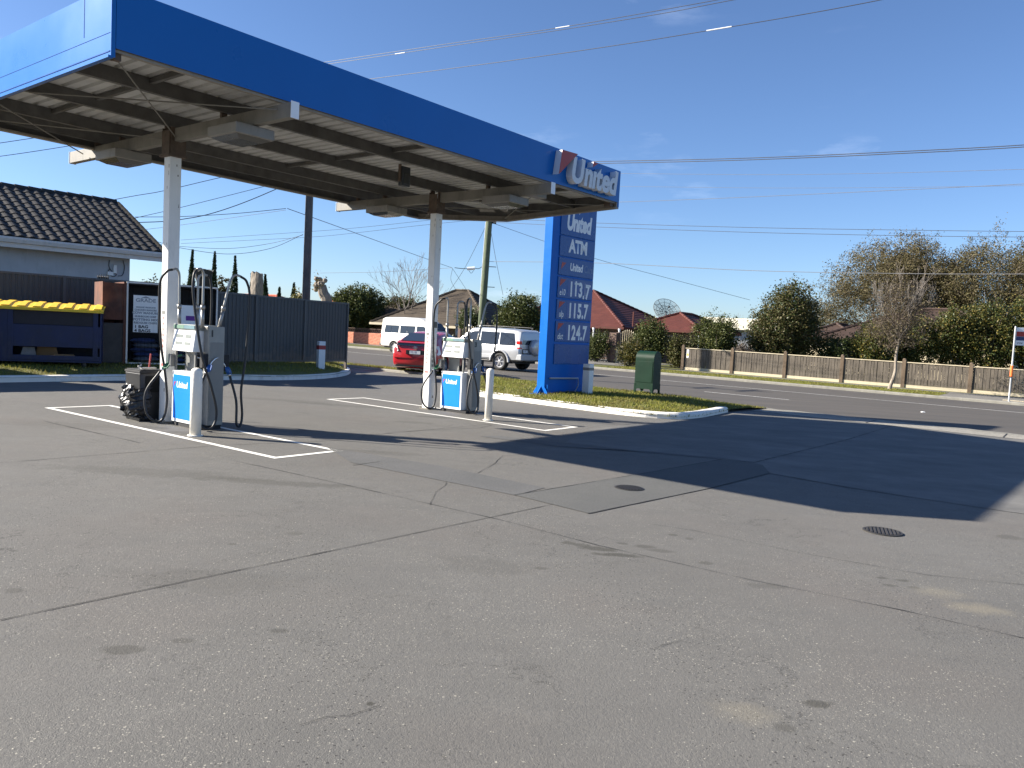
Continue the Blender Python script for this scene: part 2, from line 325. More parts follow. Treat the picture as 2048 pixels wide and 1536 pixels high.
M_CARRED = pm('car_red', (0.40, 0.011, 0.017), 0.32, var=0.02, coat=0.7)
M_CARSILVER = pm('car_silver', (0.42, 0.43, 0.44), 0.30, metal=0.35, var=0.02, coat=0.6)
M_CARGREY = pm('car_cladding', (0.36, 0.37, 0.38), 0.4, var=0.03)
M_CARWHITE = pm('van_white', (0.66, 0.64, 0.58), 0.35, var=0.03, coat=0.3)
M_CARGLASS = mat_glass('car_glass', (0.018, 0.022, 0.026), 0.04)
M_TYRE = pm('tyre', (0.018, 0.018, 0.018), 0.8)
M_RIM = pm('rim_alloy', (0.55, 0.55, 0.56), 0.3, metal=0.7)
M_RIMSTEEL = pm('rim_steel', (0.50, 0.48, 0.44), 0.5)
M_LENSRED = pm('lens_red', (0.62, 0.02, 0.015), 0.15)
M_LENSCLEAR = pm('lens_clear', (0.80, 0.77, 0.76), 0.15)
M_LENSAMBER = pm('lens_amber', (0.75, 0.25, 0.03), 0.2)
M_PLATE = pm('number_plate', (0.72, 0.73, 0.72), 0.4)
M_CHROME = pm('chrome', (0.65, 0.65, 0.65), 0.15, metal=0.9)
M_LEAFDARK = mat_leaf('leaf_dark', (0.03, 0.048, 0.014), (0.08, 0.098, 0.03), 0.42)
M_LEAFMID = mat_leaf('leaf_mid', (0.045, 0.06, 0.016), (0.115, 0.118, 0.036), 0.5)
M_LEAFOLIVE = mat_leaf('leaf_olive', (0.058, 0.056, 0.021), (0.135, 0.116, 0.048), 0.55)
M_LEAFGOLD = mat_leaf('leaf_golden', (0.075, 0.068, 0.016), (0.2, 0.155, 0.038), 0.5)
M_LEAFBROWN = mat_leaf('leaf_brown', (0.085, 0.070, 0.036), (0.185, 0.150, 0.080), 0.6)
M_LEAFDRY = mat_leaf('leaf_dry', (0.065, 0.050, 0.038), (0.125, 0.098, 0.076), 0.7)
M_LEAFCYP = mat_leaf('leaf_cypress', (0.018, 0.035, 0.014), (0.045, 0.07, 0.028), 0.6, 0.1)
def mat_blade():
    t = NT('grass_blade'); g = t.new('ShaderNodeNewGeometry'); v = g.outputs['Position']
    c = t.mix(g.outputs['Random Per Island'], (0.125, 0.155, 0.020), (0.31, 0.285, 0.065))
    n = t.noise(v, 1.1, 5, 0.65); c = t.mix(t.rng(n, 0.46, 0.66, 0, 0.75), c, (0.17, 0.125, 0.058)); n2 = t.noise(t.mapping(v, loc=(4, 7, 0)), 2.6, 3, 0.6); c = t.mix(t.rng(n2, 0.55, 0.7, 0, 0.6), c, (0.075, 0.115, 0.022))
    t.base(c); t.set(Roughness=0.55); t.b.inputs['Specular IOR Level'].default_value = 0.2
    tr = t.new('ShaderNodeBsdfTranslucent'); t.l.new(c, tr.inputs['Color']); mx = t.new('ShaderNodeMixShader'); mx.inputs[0].default_value = 0.35
    t.l.new(t.b.outputs[0], mx.inputs[1]); t.l.new(tr.outputs[0], mx.inputs[2]); t.l.new(mx.outputs[0], t.n['Material Output'].inputs['Surface']); return t.m
M_BLADE = mat_blade()
def mat_apron():
    t = NT('apron_concrete'); v = t.pos()
    a = t.noise(t.mapping(v, (0.8, 1.5, 1), rot=(0, 0, -RRZ)), 0.8, 7, 0.72); b = t.noise(v, 2.0, 6, 0.7); f = t.noise(v, 60, 3, 0.7)
    c = t.mix(t.rng(a, 0.36, 0.66), (0.097, 0.094, 0.087), (0.178, 0.172, 0.158)); c = t.mix(t.rng(b, 0.45, 0.7, 0, 0.6), c, (0.091, 0.089, 0.085)); c = t.mix(t.rng(f, 0.3, 0.75, 0, 0.5), c, (0.087, 0.085, 0.080))
    t.base(c); t.set(Roughness=0.85); t.bump(f, 0.4, 0.008); return t.m
M_APRON = mat_apron()
M_CORE = pm('foliage_shade', (0.012, 0.017, 0.007), 0.9)
# ---------------------------------------------------------------- mesh helpers
class MB:
    def __init__(s): s.v = []; s.f = []; s.m = []
    def add(s, vs, fs, mi=0):
        o = len(s.v); s.v.extend([tuple(p) for p in vs]); s.f.extend([tuple(i + o for i in f) for f in fs]); s.m.extend([mi] * len(fs)); return s
    def box(s, x0, x1, y0, y1, z0, z1, mi=0, top=None):
        # top = (tx, ty): shrink of the upper face on each side
        tx, ty = top or (0, 0)
        vs = [(x0, y0, z0), (x1, y0, z0), (x1, y1, z0), (x0, y1, z0), (x0 + tx, y0 + ty, z1), (x1 - tx, y0 + ty, z1), (x1 - tx, y1 - ty, z1), (x0 + tx, y1 - ty, z1)]
        return s.add(vs, [(0, 3, 2, 1), (4, 5, 6, 7), (0, 1, 5, 4), (1, 2, 6, 5), (2, 3, 7, 6), (3, 0, 4, 7)], mi)
    def prism(s, poly, axis, a0, a1, mi=0):
        # poly: 2-D outline (ccw); axis 'x','y','z' extruded from a0 to a1
        n = len(poly)
        def P(p, a):
            return (a, p[0], p[1]) if axis == 'x' else (p[0], a, p[1]) if axis == 'y' else (p[0], p[1], a)
        vs = [P(p, a0) for p in poly] + [P(p, a1) for p in poly]
        fl = axis == 'y'
        fs = [tuple(range(n)) if fl else tuple(range(n))[::-1], tuple(range(n, 2 * n))[::-1] if fl else tuple(range(n, 2 * n))]
        for i in range(n):
            j = (i + 1) % n; q = (i, j, n + j, n + i); fs.append(q[::-1] if fl else q)
        return s.add(vs, fs, mi)
    def tube(s, pts, r, n=8, mi=0, cap=True):
        pts = [Vector(p) for p in pts]; rs = r if isinstance(r, (list, tuple)) else [r] * len(pts)
        o = len(s.v); prev = None; fs = []
        for i, p in enumerate(pts):
            d = (pts[min(i + 1, len(pts) - 1)] - pts[max(i - 1, 0)])
            if d.length < 1e-9: d = Vector((0, 0, 1))
            d.normalize()
            if prev is None:
                a = Vector((0, 0, 1)) if abs(d.z) < 0.9 else Vector((1, 0, 0)); x = a.cross(d).normalized()
            else:
                x = (prev - d * prev.dot(d)); x = x.normalized() if x.length > 1e-6 else d.orthogonal().normalized()
            prev = x; y = d.cross(x)
            for k in range(n):
                a = 2 * math.pi * k / n; q = p + (x * math.cos(a) + y * math.sin(a)) * rs[i]; s.v.append(tuple(q))
        for i in range(len(pts) - 1):
            for k in range(n):
                k2 = (k + 1) % n; fs.append((o + i * n + k, o + i * n + k2, o + (i + 1) * n + k2, o + (i + 1) * n + k))
        if cap:
            fs.append(tuple(o + k for k in range(n))[::-1]); fs.append(tuple(o + (len(pts) - 1) * n + k for k in range(n)))
        s.f.extend(fs); s.m.extend([mi] * len(fs)); return s
    def lathe(s, prof, n=20, mi=0, c=(0, 0, 0)):
        o = len(s.v); fs = []
        for r, z in prof:
            for k in range(n):
                a = 2 * math.pi * k / n; s.v.append((c[0] + r * math.cos(a), c[1] + r * math.sin(a), c[2] + z))
        for i in range(len(prof) - 1):
            for k in range(n):
                k2 = (k + 1) % n; fs.append((o + i * n + k, o + i * n + k2, o + (i + 1) * n + k2, o + (i + 1) * n + k))
        fs.append(tuple(o + k for k in range(n))[::-1]); fs.append(tuple(o + (len(prof) - 1) * n + k for k in range(n)))
        s.f.extend(fs); s.m.extend([mi] * len(fs)); return s
    def xform(s, M):
        s.v = [tuple(M @ Vector(p)) for p in s.v]; return s

def mesh_of(mb, name, mats, smooth=False):
    me = bpy.data.meshes.new(name); me.from_pydata(mb.v, [], mb.f)
    for m in (mats if isinstance(mats, (list, tuple)) else [mats]): me.materials.append(m)
    if any(mb.m): me.polygons.foreach_set('material_index', mb.m)
    if smooth: me.polygons.foreach_set('use_smooth', [True] * len(mb.f))
    me.validate(); me.update(); return me

def link(name, me, parent=None, loc=None, rz=0.0):
    o = bpy.data.objects.new(name, me); COL.objects.link(o)
    if parent is not None: o.parent = parent
    if loc is not None: o.location = loc
    if rz: o.rotation_euler = (0, 0, rz)
    return o

def bevel(o, w, seg=2):
    b = o.modifiers.new('bevel', 'BEVEL'); b.width = w; b.segments = seg; b.limit_method = 'ANGLE'; b.angle_limit = math.radians(35); return o

def part(name, mb, mats, parent=None, smooth=False, bev=0.0, loc=None, rz=0.0, label=None, seg=2):
    o = link(name, mesh_of(mb, name, mats, smooth), parent, loc, rz)
    if bev: bevel(o, bev, seg)
    if label: o['label'] = label
    return o

def thing(name, label, cat, loc=(0, 0, 0), rz=0.0, group=None):
    o = bpy.data.objects.new(name, None); COL.objects.link(o); o.location = loc; o.rotation_euler = (0, 0, rz); o.empty_display_size = 0.2
    o['label'] = label; o['category'] = cat
    if group: o['group'] = group
    return o
def tag(o, label, cat, group=None):
    o['label'] = label; o['category'] = cat
    if group: o['group'] = group
    return o
def struct(o): o['kind'] = 'structure'; return o
def stuff(o): o['kind'] = 'stuff'; return o

def copy_tree(o, parent=None):
    c = o.copy(); COL.objects.link(c); c.parent = parent
    for ch in o.children: copy_tree(ch, c)
    return c

def smooth_path(pts, per=8):                                    # Catmull-Rom
    P = [Vector(p) for p in pts]; P = [P[0] * 2 - P[1]] + P + [P[-1] * 2 - P[-2]]; out = []
    for i in range(1, len(P) - 2):
        p0, p1, p2, p3 = P[i - 1], P[i], P[i + 1], P[i + 2]
        for k in range(per):
            t = k / per; out.append(0.5 * ((2 * p1) + (p2 - p0) * t + (2 * p0 - 5 * p1 + 4 * p2 - p3) * t * t + (3 * p1 - p0 - 3 * p2 + p3) * t ** 3))
    out.append(P[-2]); return out

def text_mesh(txt, size=1.0, extrude=0.0, offset=0.0, shear=0.0, xs=1.0, space=1.0, align='LEFT', res=3):
    cu = bpy.data.curves.new('lettering', 'FONT'); cu.body = txt; cu.size = size; cu.extrude = extrude; cu.offset = offset; cu.shear = shear
    cu.space_character = space; cu.align_x = align; cu.resolution_u = res
    ob = bpy.data.objects.new('lettering', cu); COL.objects.link(ob)
    dg = bpy.context.evaluated_depsgraph_get(); dg.update()
    me = bpy.data.meshes.new_from_object(ob.evaluated_get(dg))
    bpy.data.objects.remove(ob); bpy.data.curves.remove(cu)
    if xs != 1.0:
        me.transform(Matrix.Diagonal((xs, 1, 1, 1)))
    return me
def place_text(name, txt, mat, parent, M, **kw):
    me = text_mesh(txt, **kw); me.transform(M); me.materials.clear(); me.materials.append(mat)
    me.name = name
    o = link(name, me, parent); return o
# frames for lettering on upright faces: text x -> right, text y -> up
def face_frame(origin, right, up=(0, 0, 1)):
    r = Vector(right).normalized(); u = Vector(up).normalized(); n = r.cross(u)
    M = Matrix.Identity(4)
    for i in range(3): M[i][0] = r[i]; M[i][1] = u[i]; M[i][2] = n[i]; M[i][3] = origin[i]
    return M

def sheet_xy(name, poly, dz, mat, kind='structure', cuts=None, parent=None):
    # flat polygon lying on the sloping site
    bm = bmesh.new(); vs = [bm.verts.new((p[0], p[1], gz(p[0], p[1], dz))) for p in poly]; f = bm.faces.new(vs)
    if f.normal.z < 0: f.normal_flip()
    bmesh.ops.triangulate(bm, faces=bm.faces[:]); me = bpy.data.meshes.new(name); bm.to_mesh(me); bm.free(); me.materials.append(mat)
    o = link(name, me, parent)
    if parent is None and kind: o['kind'] = kind
    return o

# ---------------------------------------------------------------- foliage helpers
def np_mesh(name, verts, faces, mats, mat_idx=None, smooth=False):
    me = bpy.data.meshes.new(name); nf, k = faces.shape
    me.vertices.add(len(verts)); me.vertices.foreach_set('co', verts.astype(np.float32).ravel())
    me.loops.add(nf * k); me.loops.foreach_set('vertex_index', faces.astype(np.int32).ravel())
    me.polygons.add(nf); me.polygons.foreach_set('loop_start', np.arange(0, nf * k, k, dtype=np.int32)); me.polygons.foreach_set('loop_total', np.full(nf, k, dtype=np.int32))
    for m in mats: me.materials.append(m)
    if mat_idx is not None: me.polygons.foreach_set('material_index', mat_idx.astype(np.int32))
    me.update(); me.validate(); return me

def leaf_mesh(name, pts, size, mats, rng, aspect=0.55, droop=0.0, up=0.3):
    n = len(pts); d = rng.normal(size=(n, 3)); d[:, 2] = d[:, 2] * 0.7 - droop; d /= np.linalg.norm(d, axis=1)[:, None] + 1e-9
    nr = rng.normal(size=(n, 3)); nr[:, 2] += up; s = np.cross(d, nr); s /= np.linalg.norm(s, axis=1)[:, None] + 1e-9
    L = (size * rng.uniform(0.6, 1.35, n))[:, None]; W = L * aspect * 0.5
    a = pts - d * L * 0.5; b = pts + s * W; c = pts + d * L * 0.5; e = pts - s * W
    V = np.stack([a, b, c, e], 1).reshape(-1, 3); F = np.arange(4 * n).reshape(n, 4)
    return np_mesh(name, V, F, mats, rng.integers(0, len(mats), n))

def crown_points(rng, lobes, n, clump=0.28, per=26, shell=0.55):
    # lobes: (x, y, z, rx, ry, rz); leaves gather in clumps spread through each lobe, denser near its skin
    vol = np.array([l[3] * l[4] * l[5] for l in lobes]) ** 0.75; pr = vol / vol.sum()
    nc = max(4, n // per); idx = rng.choice(len(lobes), nc, p=pr); L = np.array(lobes)[idx]
    d = rng.normal(size=(nc, 3)); d /= np.linalg.norm(d, axis=1)[:, None]
    r = shell + (1 - shell) * rng.uniform(0, 1, nc) ** 0.6; r *= rng.uniform(0.82, 1.16, nc)
    c = L[:, :3] + d * L[:, 3:] * r[:, None]
    k = rng.integers(0, nc, n); sz = clump * rng.uniform(0.5, 1.4, nc)
    return c[k] + rng.normal(size=(n, 3)) * sz[k][:, None] * 0.5

def branch_tree(mb, rng, base, d, length, r, depth, spread=0.6, shrink=0.72, kids=(2, 3), bend=0.18, upb=0.12, tips=None, minr=0.004, sides=5):
    # recursive limbs
    p = Vector(base); d = Vector(d).normalized(); segs = 3; pts = [p.copy()]; rad = [r]
    for i in range(segs):
        d = (d + Vector((rng.normal() * bend, rng.normal() * bend, rng.normal() * bend * 0.6 + upb * 0.3))).normalized()
        p = p + d * (length / segs); pts.append(p.copy()); rad.append(max(minr, r * (1 - 0.42 * (i + 1) / segs)))
    mb.tube(pts, rad, sides if r > 0.03 else (4 if r > 0.012 else 3), cap=False)
    if tips is not None and depth <= 2:
        tips.append(pts[-1]); tips.append(pts[-2])
    if depth <= 0: return
    nk = int(rng.integers(kids[0], kids[1] + 1))
    for k in range(nk):
        ax = Vector((rng.normal(), rng.normal(), rng.normal() * 0.6)).cross(d)
        if ax.length < 1e-4: continue
        ang = spread * rng.uniform(0.6, 1.3); nd = Matrix.Rotation(ang, 3, ax.normalized()) @ d; nd.z += upb
        o = pts[-1] if k < 2 else pts[int(rng.integers(1, segs))]
        branch_tree(mb, rng, o, nd, length * shrink * rng.uniform(0.8, 1.15), rad[-1] * 0.78, depth - 1, spread, shrink, kids, bend, upb, tips, minr, sides)

def tree_thing(name, label, cat, base, group=None): return thing(name, label, cat, base, 0, group)

def bush(name, label, base, lobes, n, size, mats, seed, cat='bush', group=None, stem=True, clump=0.3, bark=None, droop=0.0, aspect=0.55, shell=0.55):
    rng = np.random.default_rng(seed); t = thing(name, label, cat, base, 0, group)
    pts = crown_points(rng, lobes, n, clump, shell=shell); pts = pts[pts[:, 2] > 0.03]
    link('crown', leaf_mesh('crown', pts, size, mats, rng, aspect, droop), t)
    mb = MB()
    for l in lobes:
        tip = Vector((l[0], l[1], l[2])); b0 = Vector((l[0] * 0.15, l[1] * 0.15, 0)); md = b0.lerp(tip, 0.5) + Vector((rng.normal() * .1, rng.normal() * .1, 0))
        mb.tube([b0, md, tip], [0.07, 0.05, 0.03], 6)
        for k in range(4):
            e = tip + Vector((rng.normal() * l[3] * .5, rng.normal() * l[4] * .5, abs(rng.normal()) * l[5] * .5)); mb.tube([md.lerp(tip, rng.uniform(0.2, 1)), e], [0.03, 0.01], 4)
    part('trunk', mb, bark or M_BARK, t)
    return t
# ================================================================ THE SETTING
def rect_sn(s0, s1, n0, n1): return [rp(s0, n0), rp(s1, n0), rp(s1, n1), rp(s0, n1)]
sheet_xy('ground', rect_sn(-900, 900, -900, 1500), -0.06, M_LAND)
forecourt = sheet_xy('forecourt', rect_sn(-60, 70, -45, 21.0), 0.0, M_FORE)
sheet_xy('road', rect_sn(-300, 300, 21.0, 37.7), -0.012, M_ROAD)
gutter = sheet_xy('gutter', rect_sn(-60, 70, 20.35, 21.55), 0.006, M_GUTTER)
# crossover joints in the gutter strip
for s in (-21.5, -12.0, -9.2, -6.4, -3.6, -0.8, 2.0, 5.0):
    sheet_xy('gutter_joint', [rp(s, 20.36), rp(s + .03, 20.36), rp(s + .05, 21.54), rp(s + .02, 21.54)], 0.010, M_SEAL, parent=gutter)
# rough broken seal edge between gutter and road
rng = np.random.default_rng(3)
edge = [rp(s, 21.45) for s in np.arange(-14, 20, 0.4)] + [rp(s, 21.62 + rng.uniform(0, .28)) for s in np.arange(20, -14, -0.4)]
sheet_xy('seal_edge', edge, 0.0085, M_KERBGREY, parent=gutter)

road_marks = []
def road_line(s0, s1, n, w=0.12): 
    o = sheet_xy('road_line', [rp(s0, n - w / 2), rp(s1, n - w / 2), rp(s1, n + w / 2), rp(s0, n + w / 2)], -0.006, M_ROADLINE, parent=bpy.data.objects['road'])
    return o
road_line(-200, 200, 32.05)
_sA = sn(on_ground(1407, 783))[0]; _sB = sn(on_ground(1580, 799))[0]; _nD = 0.5 * (sn(on_ground(1407, 783))[1] + sn(on_ground(1580, 799))[1])
for k in range(-8, 5):
    road_line(_sA + k * 12.0, _sA + k * 12.0 + (_sB - _sA), _nD)
# raised reflectors on the lane line
for px, py in ((1846, 824),):
    p = on_ground(px, py); mb = MB(); mb.box(-.05, .05, -.05, .05, 0, .02, top=(.012, .012))
    o = part('road_reflector', mb, M_CLEANWHITE, bpy.data.objects['road'], loc=(p.x, p.y, p.z - .006))

# ---- saw cuts, sealed cracks, patches and slabs in the forecourt (each its own piece)
def strip(name, pts, w, dz, mat, jag=0.0, seed=0, width_var=0.0):
    rg = np.random.default_rng(seed); P = [Vector((p[0], p[1], 0)) for p in pts]; path = []
    for a, b in zip(P[:-1], P[1:]):
        n = max(2, int((b - a).length / 0.12))
        for k in range(n): path.append(a.lerp(b, k / n))
    path.append(P[-1]); mb = MB(); vs = []
    for i, p in enumerate(path):
        d = (path[min(i + 1, len(path) - 1)] - path[max(i - 1, 0)]).normalized(); nn = Vector((-d.y, d.x, 0))
        off = rg.normal() * jag; hw = max(0.0012, w / 2 * (1 + rg.normal() * width_var)); 
        for sg in (1, -1):
            q = p + nn * (off + sg * hw); vs.append((q.x, q.y, gz(q.x, q.y, dz)))
    mb.add(vs, [(2 * i, 2 * i + 1, 2 * i + 3, 2 * i + 2) for i in range(len(path) - 1)])
    return part(name, mb, mat, forecourt)
def G(*pp): return [on_ground(x, y) for x, y in pp]
strip('saw_cut', G((0, 1241), (1110, 1008)), 0.008, .004, M_SEAL, .0008, 1, .3)
strip('saw_cut', G((0, 926), (440, 891)), 0.009, .004, M_SEAL, .001, 2, .35)
strip('saw_cut', G((440, 891), (700, 880)), 0.009, .004, M_SEAL, .001, 2, .35)
strip('saw_cut', G((730, 871), (1010, 846)), 0.009, .004, M_SEAL, .001, 3, .35)
strip('saw_cut', G((770, 865), (960, 856), (985, 850)), 0.009, .004, M_SEAL, .001, 3, .35)
strip('saw_cut', G((1028, 991), (1300, 945), (1448, 918)), 0.015, .0055, M_SEAL, .0015, 4, .35)
strip('saw_cut', G((1510, 925), (1690, 881)), 0.02, .0055, M_SEAL, .002, 5, .4)
strip('saw_cut', G((1690, 881), (1790, 850)), 0.022, .0055, M_SEAL, .002, 5, .4)
strip('saw_cut', G((1175, 1028), (1300, 1002), (1420, 977), (1540, 947)), 0.011, .0055, M_SEAL, .0012, 6, .35)
strip('saw_cut', G((1540, 947), (1700, 976), (2000, 1022), (2048, 1028), (2300, 1068)), 0.013, .0055, M_SEAL, .0015, 7, .35)
strip('saw_cut', G((470, 922), (700, 972), (1000, 1040), (1200, 1092), (1500, 1160), (1800, 1220), (2048, 1277), (2300, 1335)), 0.006, .004, M_SEAL, .0012, 8, .5)
strip('saw_cut', G((705, 931), (760, 924)), 0.011, .0055, M_SEAL, .001, 9, .3)
strip('saw_cut', G((90, 843), (280, 886)), 0.009, .004, M_SEAL, .001, 9, .5)
strip('crack', G((1300, 1048), (1390, 1062), (1600, 1106), (1850, 1150), (2048, 1170), (2200, 1190)), 0.004, .004, M_SEAL, .003, 10, .5)
strip('crack', G((860, 1010), (872, 985), (890, 972), (893, 965)), 0.0045, .004, M_SEAL, .004, 11, .5)
strip('crack', G((955, 947), (985, 930), (1005, 912), (1060, 908)), 0.005, .004, M_SEAL, .004, 12, .5)
strip('crack', G((600, 1452), (650, 1436), (700, 1432), (760, 1412)), 0.0028, .004, M_SEAL, .0012, 13, .5)
strip('crack', G((1300, 1300), (1330, 1290), (1365, 1282)), 0.0022, .004, M_SEAL, .001, 14, .5)
sheet_xy('asphalt_patch', G((655, 896), (715, 905), (880, 932), (1090, 976), (1030, 991), (850, 955), (700, 925)), 0.004, M_PATCH, parent=forecourt)
sheet_xy('concrete_slab', G((1030, 991), (1300, 945), (1450, 918), (1525, 930), (1540, 947), (1420, 977), (1300, 1002), (1180, 1028)), 0.0048, M_SLAB, parent=forecourt)
sheet_xy('asphalt_patch', G((1110, 893), (1300, 903), (1450, 917), (1510, 925), (1290, 905), (1000, 872), (960, 873)), 0.004, M_PATCH, parent=forecourt)

sheet_xy('concrete_apron', G((1180, 858), (1330, 842), (1440, 832), (1456, 829)) + [rp(sn(on_ground(1462, 822))[0], 20.33), rp(9, 20.33), rp(14, 15)] + G((2500, 1100), (2300, 1068), (2048, 1028), (1700, 976), (1545, 948), (1510, 925), (1450, 917), (1290, 905), (1130, 885)), 0.0025, M_APRON, parent=forecourt)
# ---- painted outlines round the pump islands
def can_ij(a, b, rot): return a, b
def island_lines(a0, b0, l, w, rotdeg, t=0.085):
    r = math.radians(rotdeg); vv = (math.sin(r), math.cos(r)); uu = (vv[1], -vv[0])
    def Q(i, j): return can_g(a0 + uu[0] * i + vv[0] * j, b0 + uu[1] * i + vv[1] * j)
    for (i0, i1, j0, j1) in ((0, t, 0, l), (w - t, w, 0, l), (t, w - t, 0, t), (t, w - t, l - t, l)):
        sheet_xy('island_line', [Q(i0, j0), Q(i1, j0), Q(i1, j1), Q(i0, j1)], 0.004, M_LINE, parent=forecourt)
island_lines(1.5314, -0.8381, 5.6086, 1.0502, -2.95)
island_lines(6.9131, -0.7721, 5.4737, 1.0762, -2.95)

# ---- drain covers set in the paving
M_IRON = pm('iron_bar', (0.055, 0.05, 0.045), .6, metal=.4, var=.3, dirt=.5)
def drain(px, py, r, label):
    p = on_ground(px, py); t = thing('drain_cover', label, 'drain cover', (p.x, p.y, p.z + .004), CRZ + .3, 'round iron covers in the paving')
    t.rotation_euler = (math.atan(GY) * 0, -math.atan(GX) * 0, CRZ + .3)
    mb = MB(); mb.lathe([(r, -.01), (r, .006), (r * .88, .008), (r * .88, .004), (0.001, .004)], 28); part('rim', mb, pm('iron_' + label[:3], (0.05, 0.047, 0.044), .6, metal=.5, var=.3, dirt=.5), t)
    for k in range(-4, 5):
        y = k * r * .19; h = math.sqrt(max(0, (r * .84) ** 2 - y * y)); mb = MB(); mb.box(-h, h, y - r * .05, y + r * .05, .004, .012); part('bar', mb, M_IRON, t)
drain(1258, 977, .16, 'small round iron grate set in the concrete strip at the shadow edge')
drain(1765, 1064, .17, 'round iron cover in open paving below the shadow corner')

# ---- kerbs: separate painted lengths
def kerb(name, pts, h=0.13, w=0.2, mat=M_KERB, seglen=1.4, base=0.0, side=1):
    path = smooth_path([(p[0], p[1], 0) for p in pts], 10); root = None
    L = [0.0]
    for a, b in zip(path[:-1], path[1:]): L.append(L[-1] + (b - a).length)
    tot = L[-1]; nseg = max(1, round(tot / seglen))
    root = bpy.data.objects.new(name, None); COL.objects.link(root); root['kind'] = 'structure'
    def P(d):
        d = min(max(d, 0), tot - 1e-6); i = max(k for k in range(len(L)) if L[k] <= d); f = (d - L[i]) / max(1e-9, L[i + 1] - L[i]); p = path[i].lerp(path[i + 1], f)
        t = (path[i + 1] - path[i]).normalized(); return p, Vector((-t.y, t.x, 0)) * side
    for s in range(nseg):
        d0 = tot * s / nseg + .004; d1 = tot * (s + 1) / nseg - .004; mb = MB(); vs = []; n = 7; dz = random.Random(s).uniform(-.004, .004)
        prof = ((0, -.05), (0.01, h - .035), (0.04, h - .008), (0.08, h), (w, h), (w, -.05))
        for k in range(n):
            p, nn = P(d0 + (d1 - d0) * k / (n - 1))
            for o, z in prof: q = p + nn * o; vs.append((q.x, q.y, gz(q.x, q.y, base + z + dz)))
        m = len(prof); fs = [(k * m + j, (k + 1) * m + j, (k + 1) * m + j + 1, k * m + j + 1) for k in range(n - 1) for j in range(m - 1)]
        fs += [tuple(range(m)), tuple((n - 1) * m + j for j in range(m))[::-1]]
        if side > 0: fs = [f[::-1] for f in fs]
        mb.add(vs, fs); part('kerb_length', mb, mat, root)
    return path

ISL = [(-1.9, 22.6), (-1.75, 21.1), (-0.9, 19.75), (0.33, 18.67), (1.44, 17.77), (2.35, 17.05), (3.0, 16.78), (3.62, 16.85), (4.2, 17.5), (4.75, 18.42), (5.36, 19.5)]
isl_path = kerb('kerb_island', ISL, side=1)
LV = [(-17.0, 6.5), (-12.6, 12.2), (-10.2, 15.72), (-8.8, 17.85), (-7.15, 19.85), (-6.1, 20.85), (-5.4, 22.2), (-5.12, 24.1), (-5.35, 26.2), (-6.0, 28.0), (-6.9, 29.4)]
lv_path = kerb('kerb_verge', LV, side=1)

def fill_poly(name, poly, zf, mat, step=0.25):
    # grid-filled grassy surface inside a polygon with its own relief
    bm = bmesh.new(); P = [Vector((p[0], p[1], 0)) for p in poly]
    vs = [bm.verts.new(p) for p in P]; f = bm.faces.new(vs)
    if f.normal.z < 0: f.normal_flip()
    bmesh.ops.triangulate(bm, faces=bm.faces[:])
    for _ in range(4):
        long = [e for e in bm.edges if e.calc_length() > step * 2]
        if not long: break
        bmesh.ops.subdivide_edges(bm, edges=long, cuts=1); bmesh.ops.triangulate(bm, faces=bm.faces[:])
    for v in bm.verts: v.co.z = zf(v.co.x, v.co.y)
    me = bpy.data.meshes.new(name); bm.to_mesh(me); bm.free(); me.materials.append(mat)
    o = link(name, me); o['kind'] = 'structure'; return o
def dist_path(x, y, path): return min(math.hypot(x - p.x, y - p.y) for p in path)
rsn = random.Random(5)
isl_in = [p for p in isl_path]
isl_poly = [(p.x, p.y) for p in isl_path] + [(6.05, 20.35), (6.95, 21.42)] + [tuple(rp(s, 21.52).xy) for s in np.arange(-6.6, -16.4, -0.6)]
def isl_z(x, y):
    d = dist_path(x, y, isl_path); s, n = sn((x, y)); k = min(1, max(0, (21.5 - n) / 1.2)); e = min(1, max(0, (-5.6 - s) / 2.5))
    return gz(x, y, 0.015 + e * k * (0.10 + 0.075 * min(1, d / 1.1)) + 0.012 * math.sin(x * 3.1) * math.cos(y * 2.7))
fill_poly('grass_island', isl_poly, isl_z, M_GRASS)
lv_poly = [(p.x, p.y) for p in lv_path] + [(-9, 32), (-14, 30), (-20, 26), (-26, 20), (-26, 6)]
def lv_z(x, y):
    d = dist_path(x, y, lv_path); h = 0.10 + (0.21 if y > 20.5 else 0.10 + 0.11 * max(0, (y - 17.5) / 3)) * min(1, d / 1.0) + 0.02 * min(4, d)
    return gz(x, y, h + 0.01 * math.sin(x * 2.9) * math.cos(y * 3.3))
fill_poly('grass_verge', lv_poly, lv_z, M_GRASS, 0.35)
strip_poly = [rp(s, 20.65) for s in np.arange(-25.5, -17.2, .6)] + [rp(s, 21.6) for s in np.arange(-17.2, -25.5, -.6)]
fill_poly('grass_strip', strip_poly, lambda x, y: gz(x, y, 0.075 + 0.02 * math.sin(3 * x)), M_GRASS)
kerb('kerb_strip', [rp(-25.6, 20.55), rp(-22, 20.55), rp(-17.3, 20.6)], h=0.09, w=0.12, side=1, mat=M_KERBGREY)

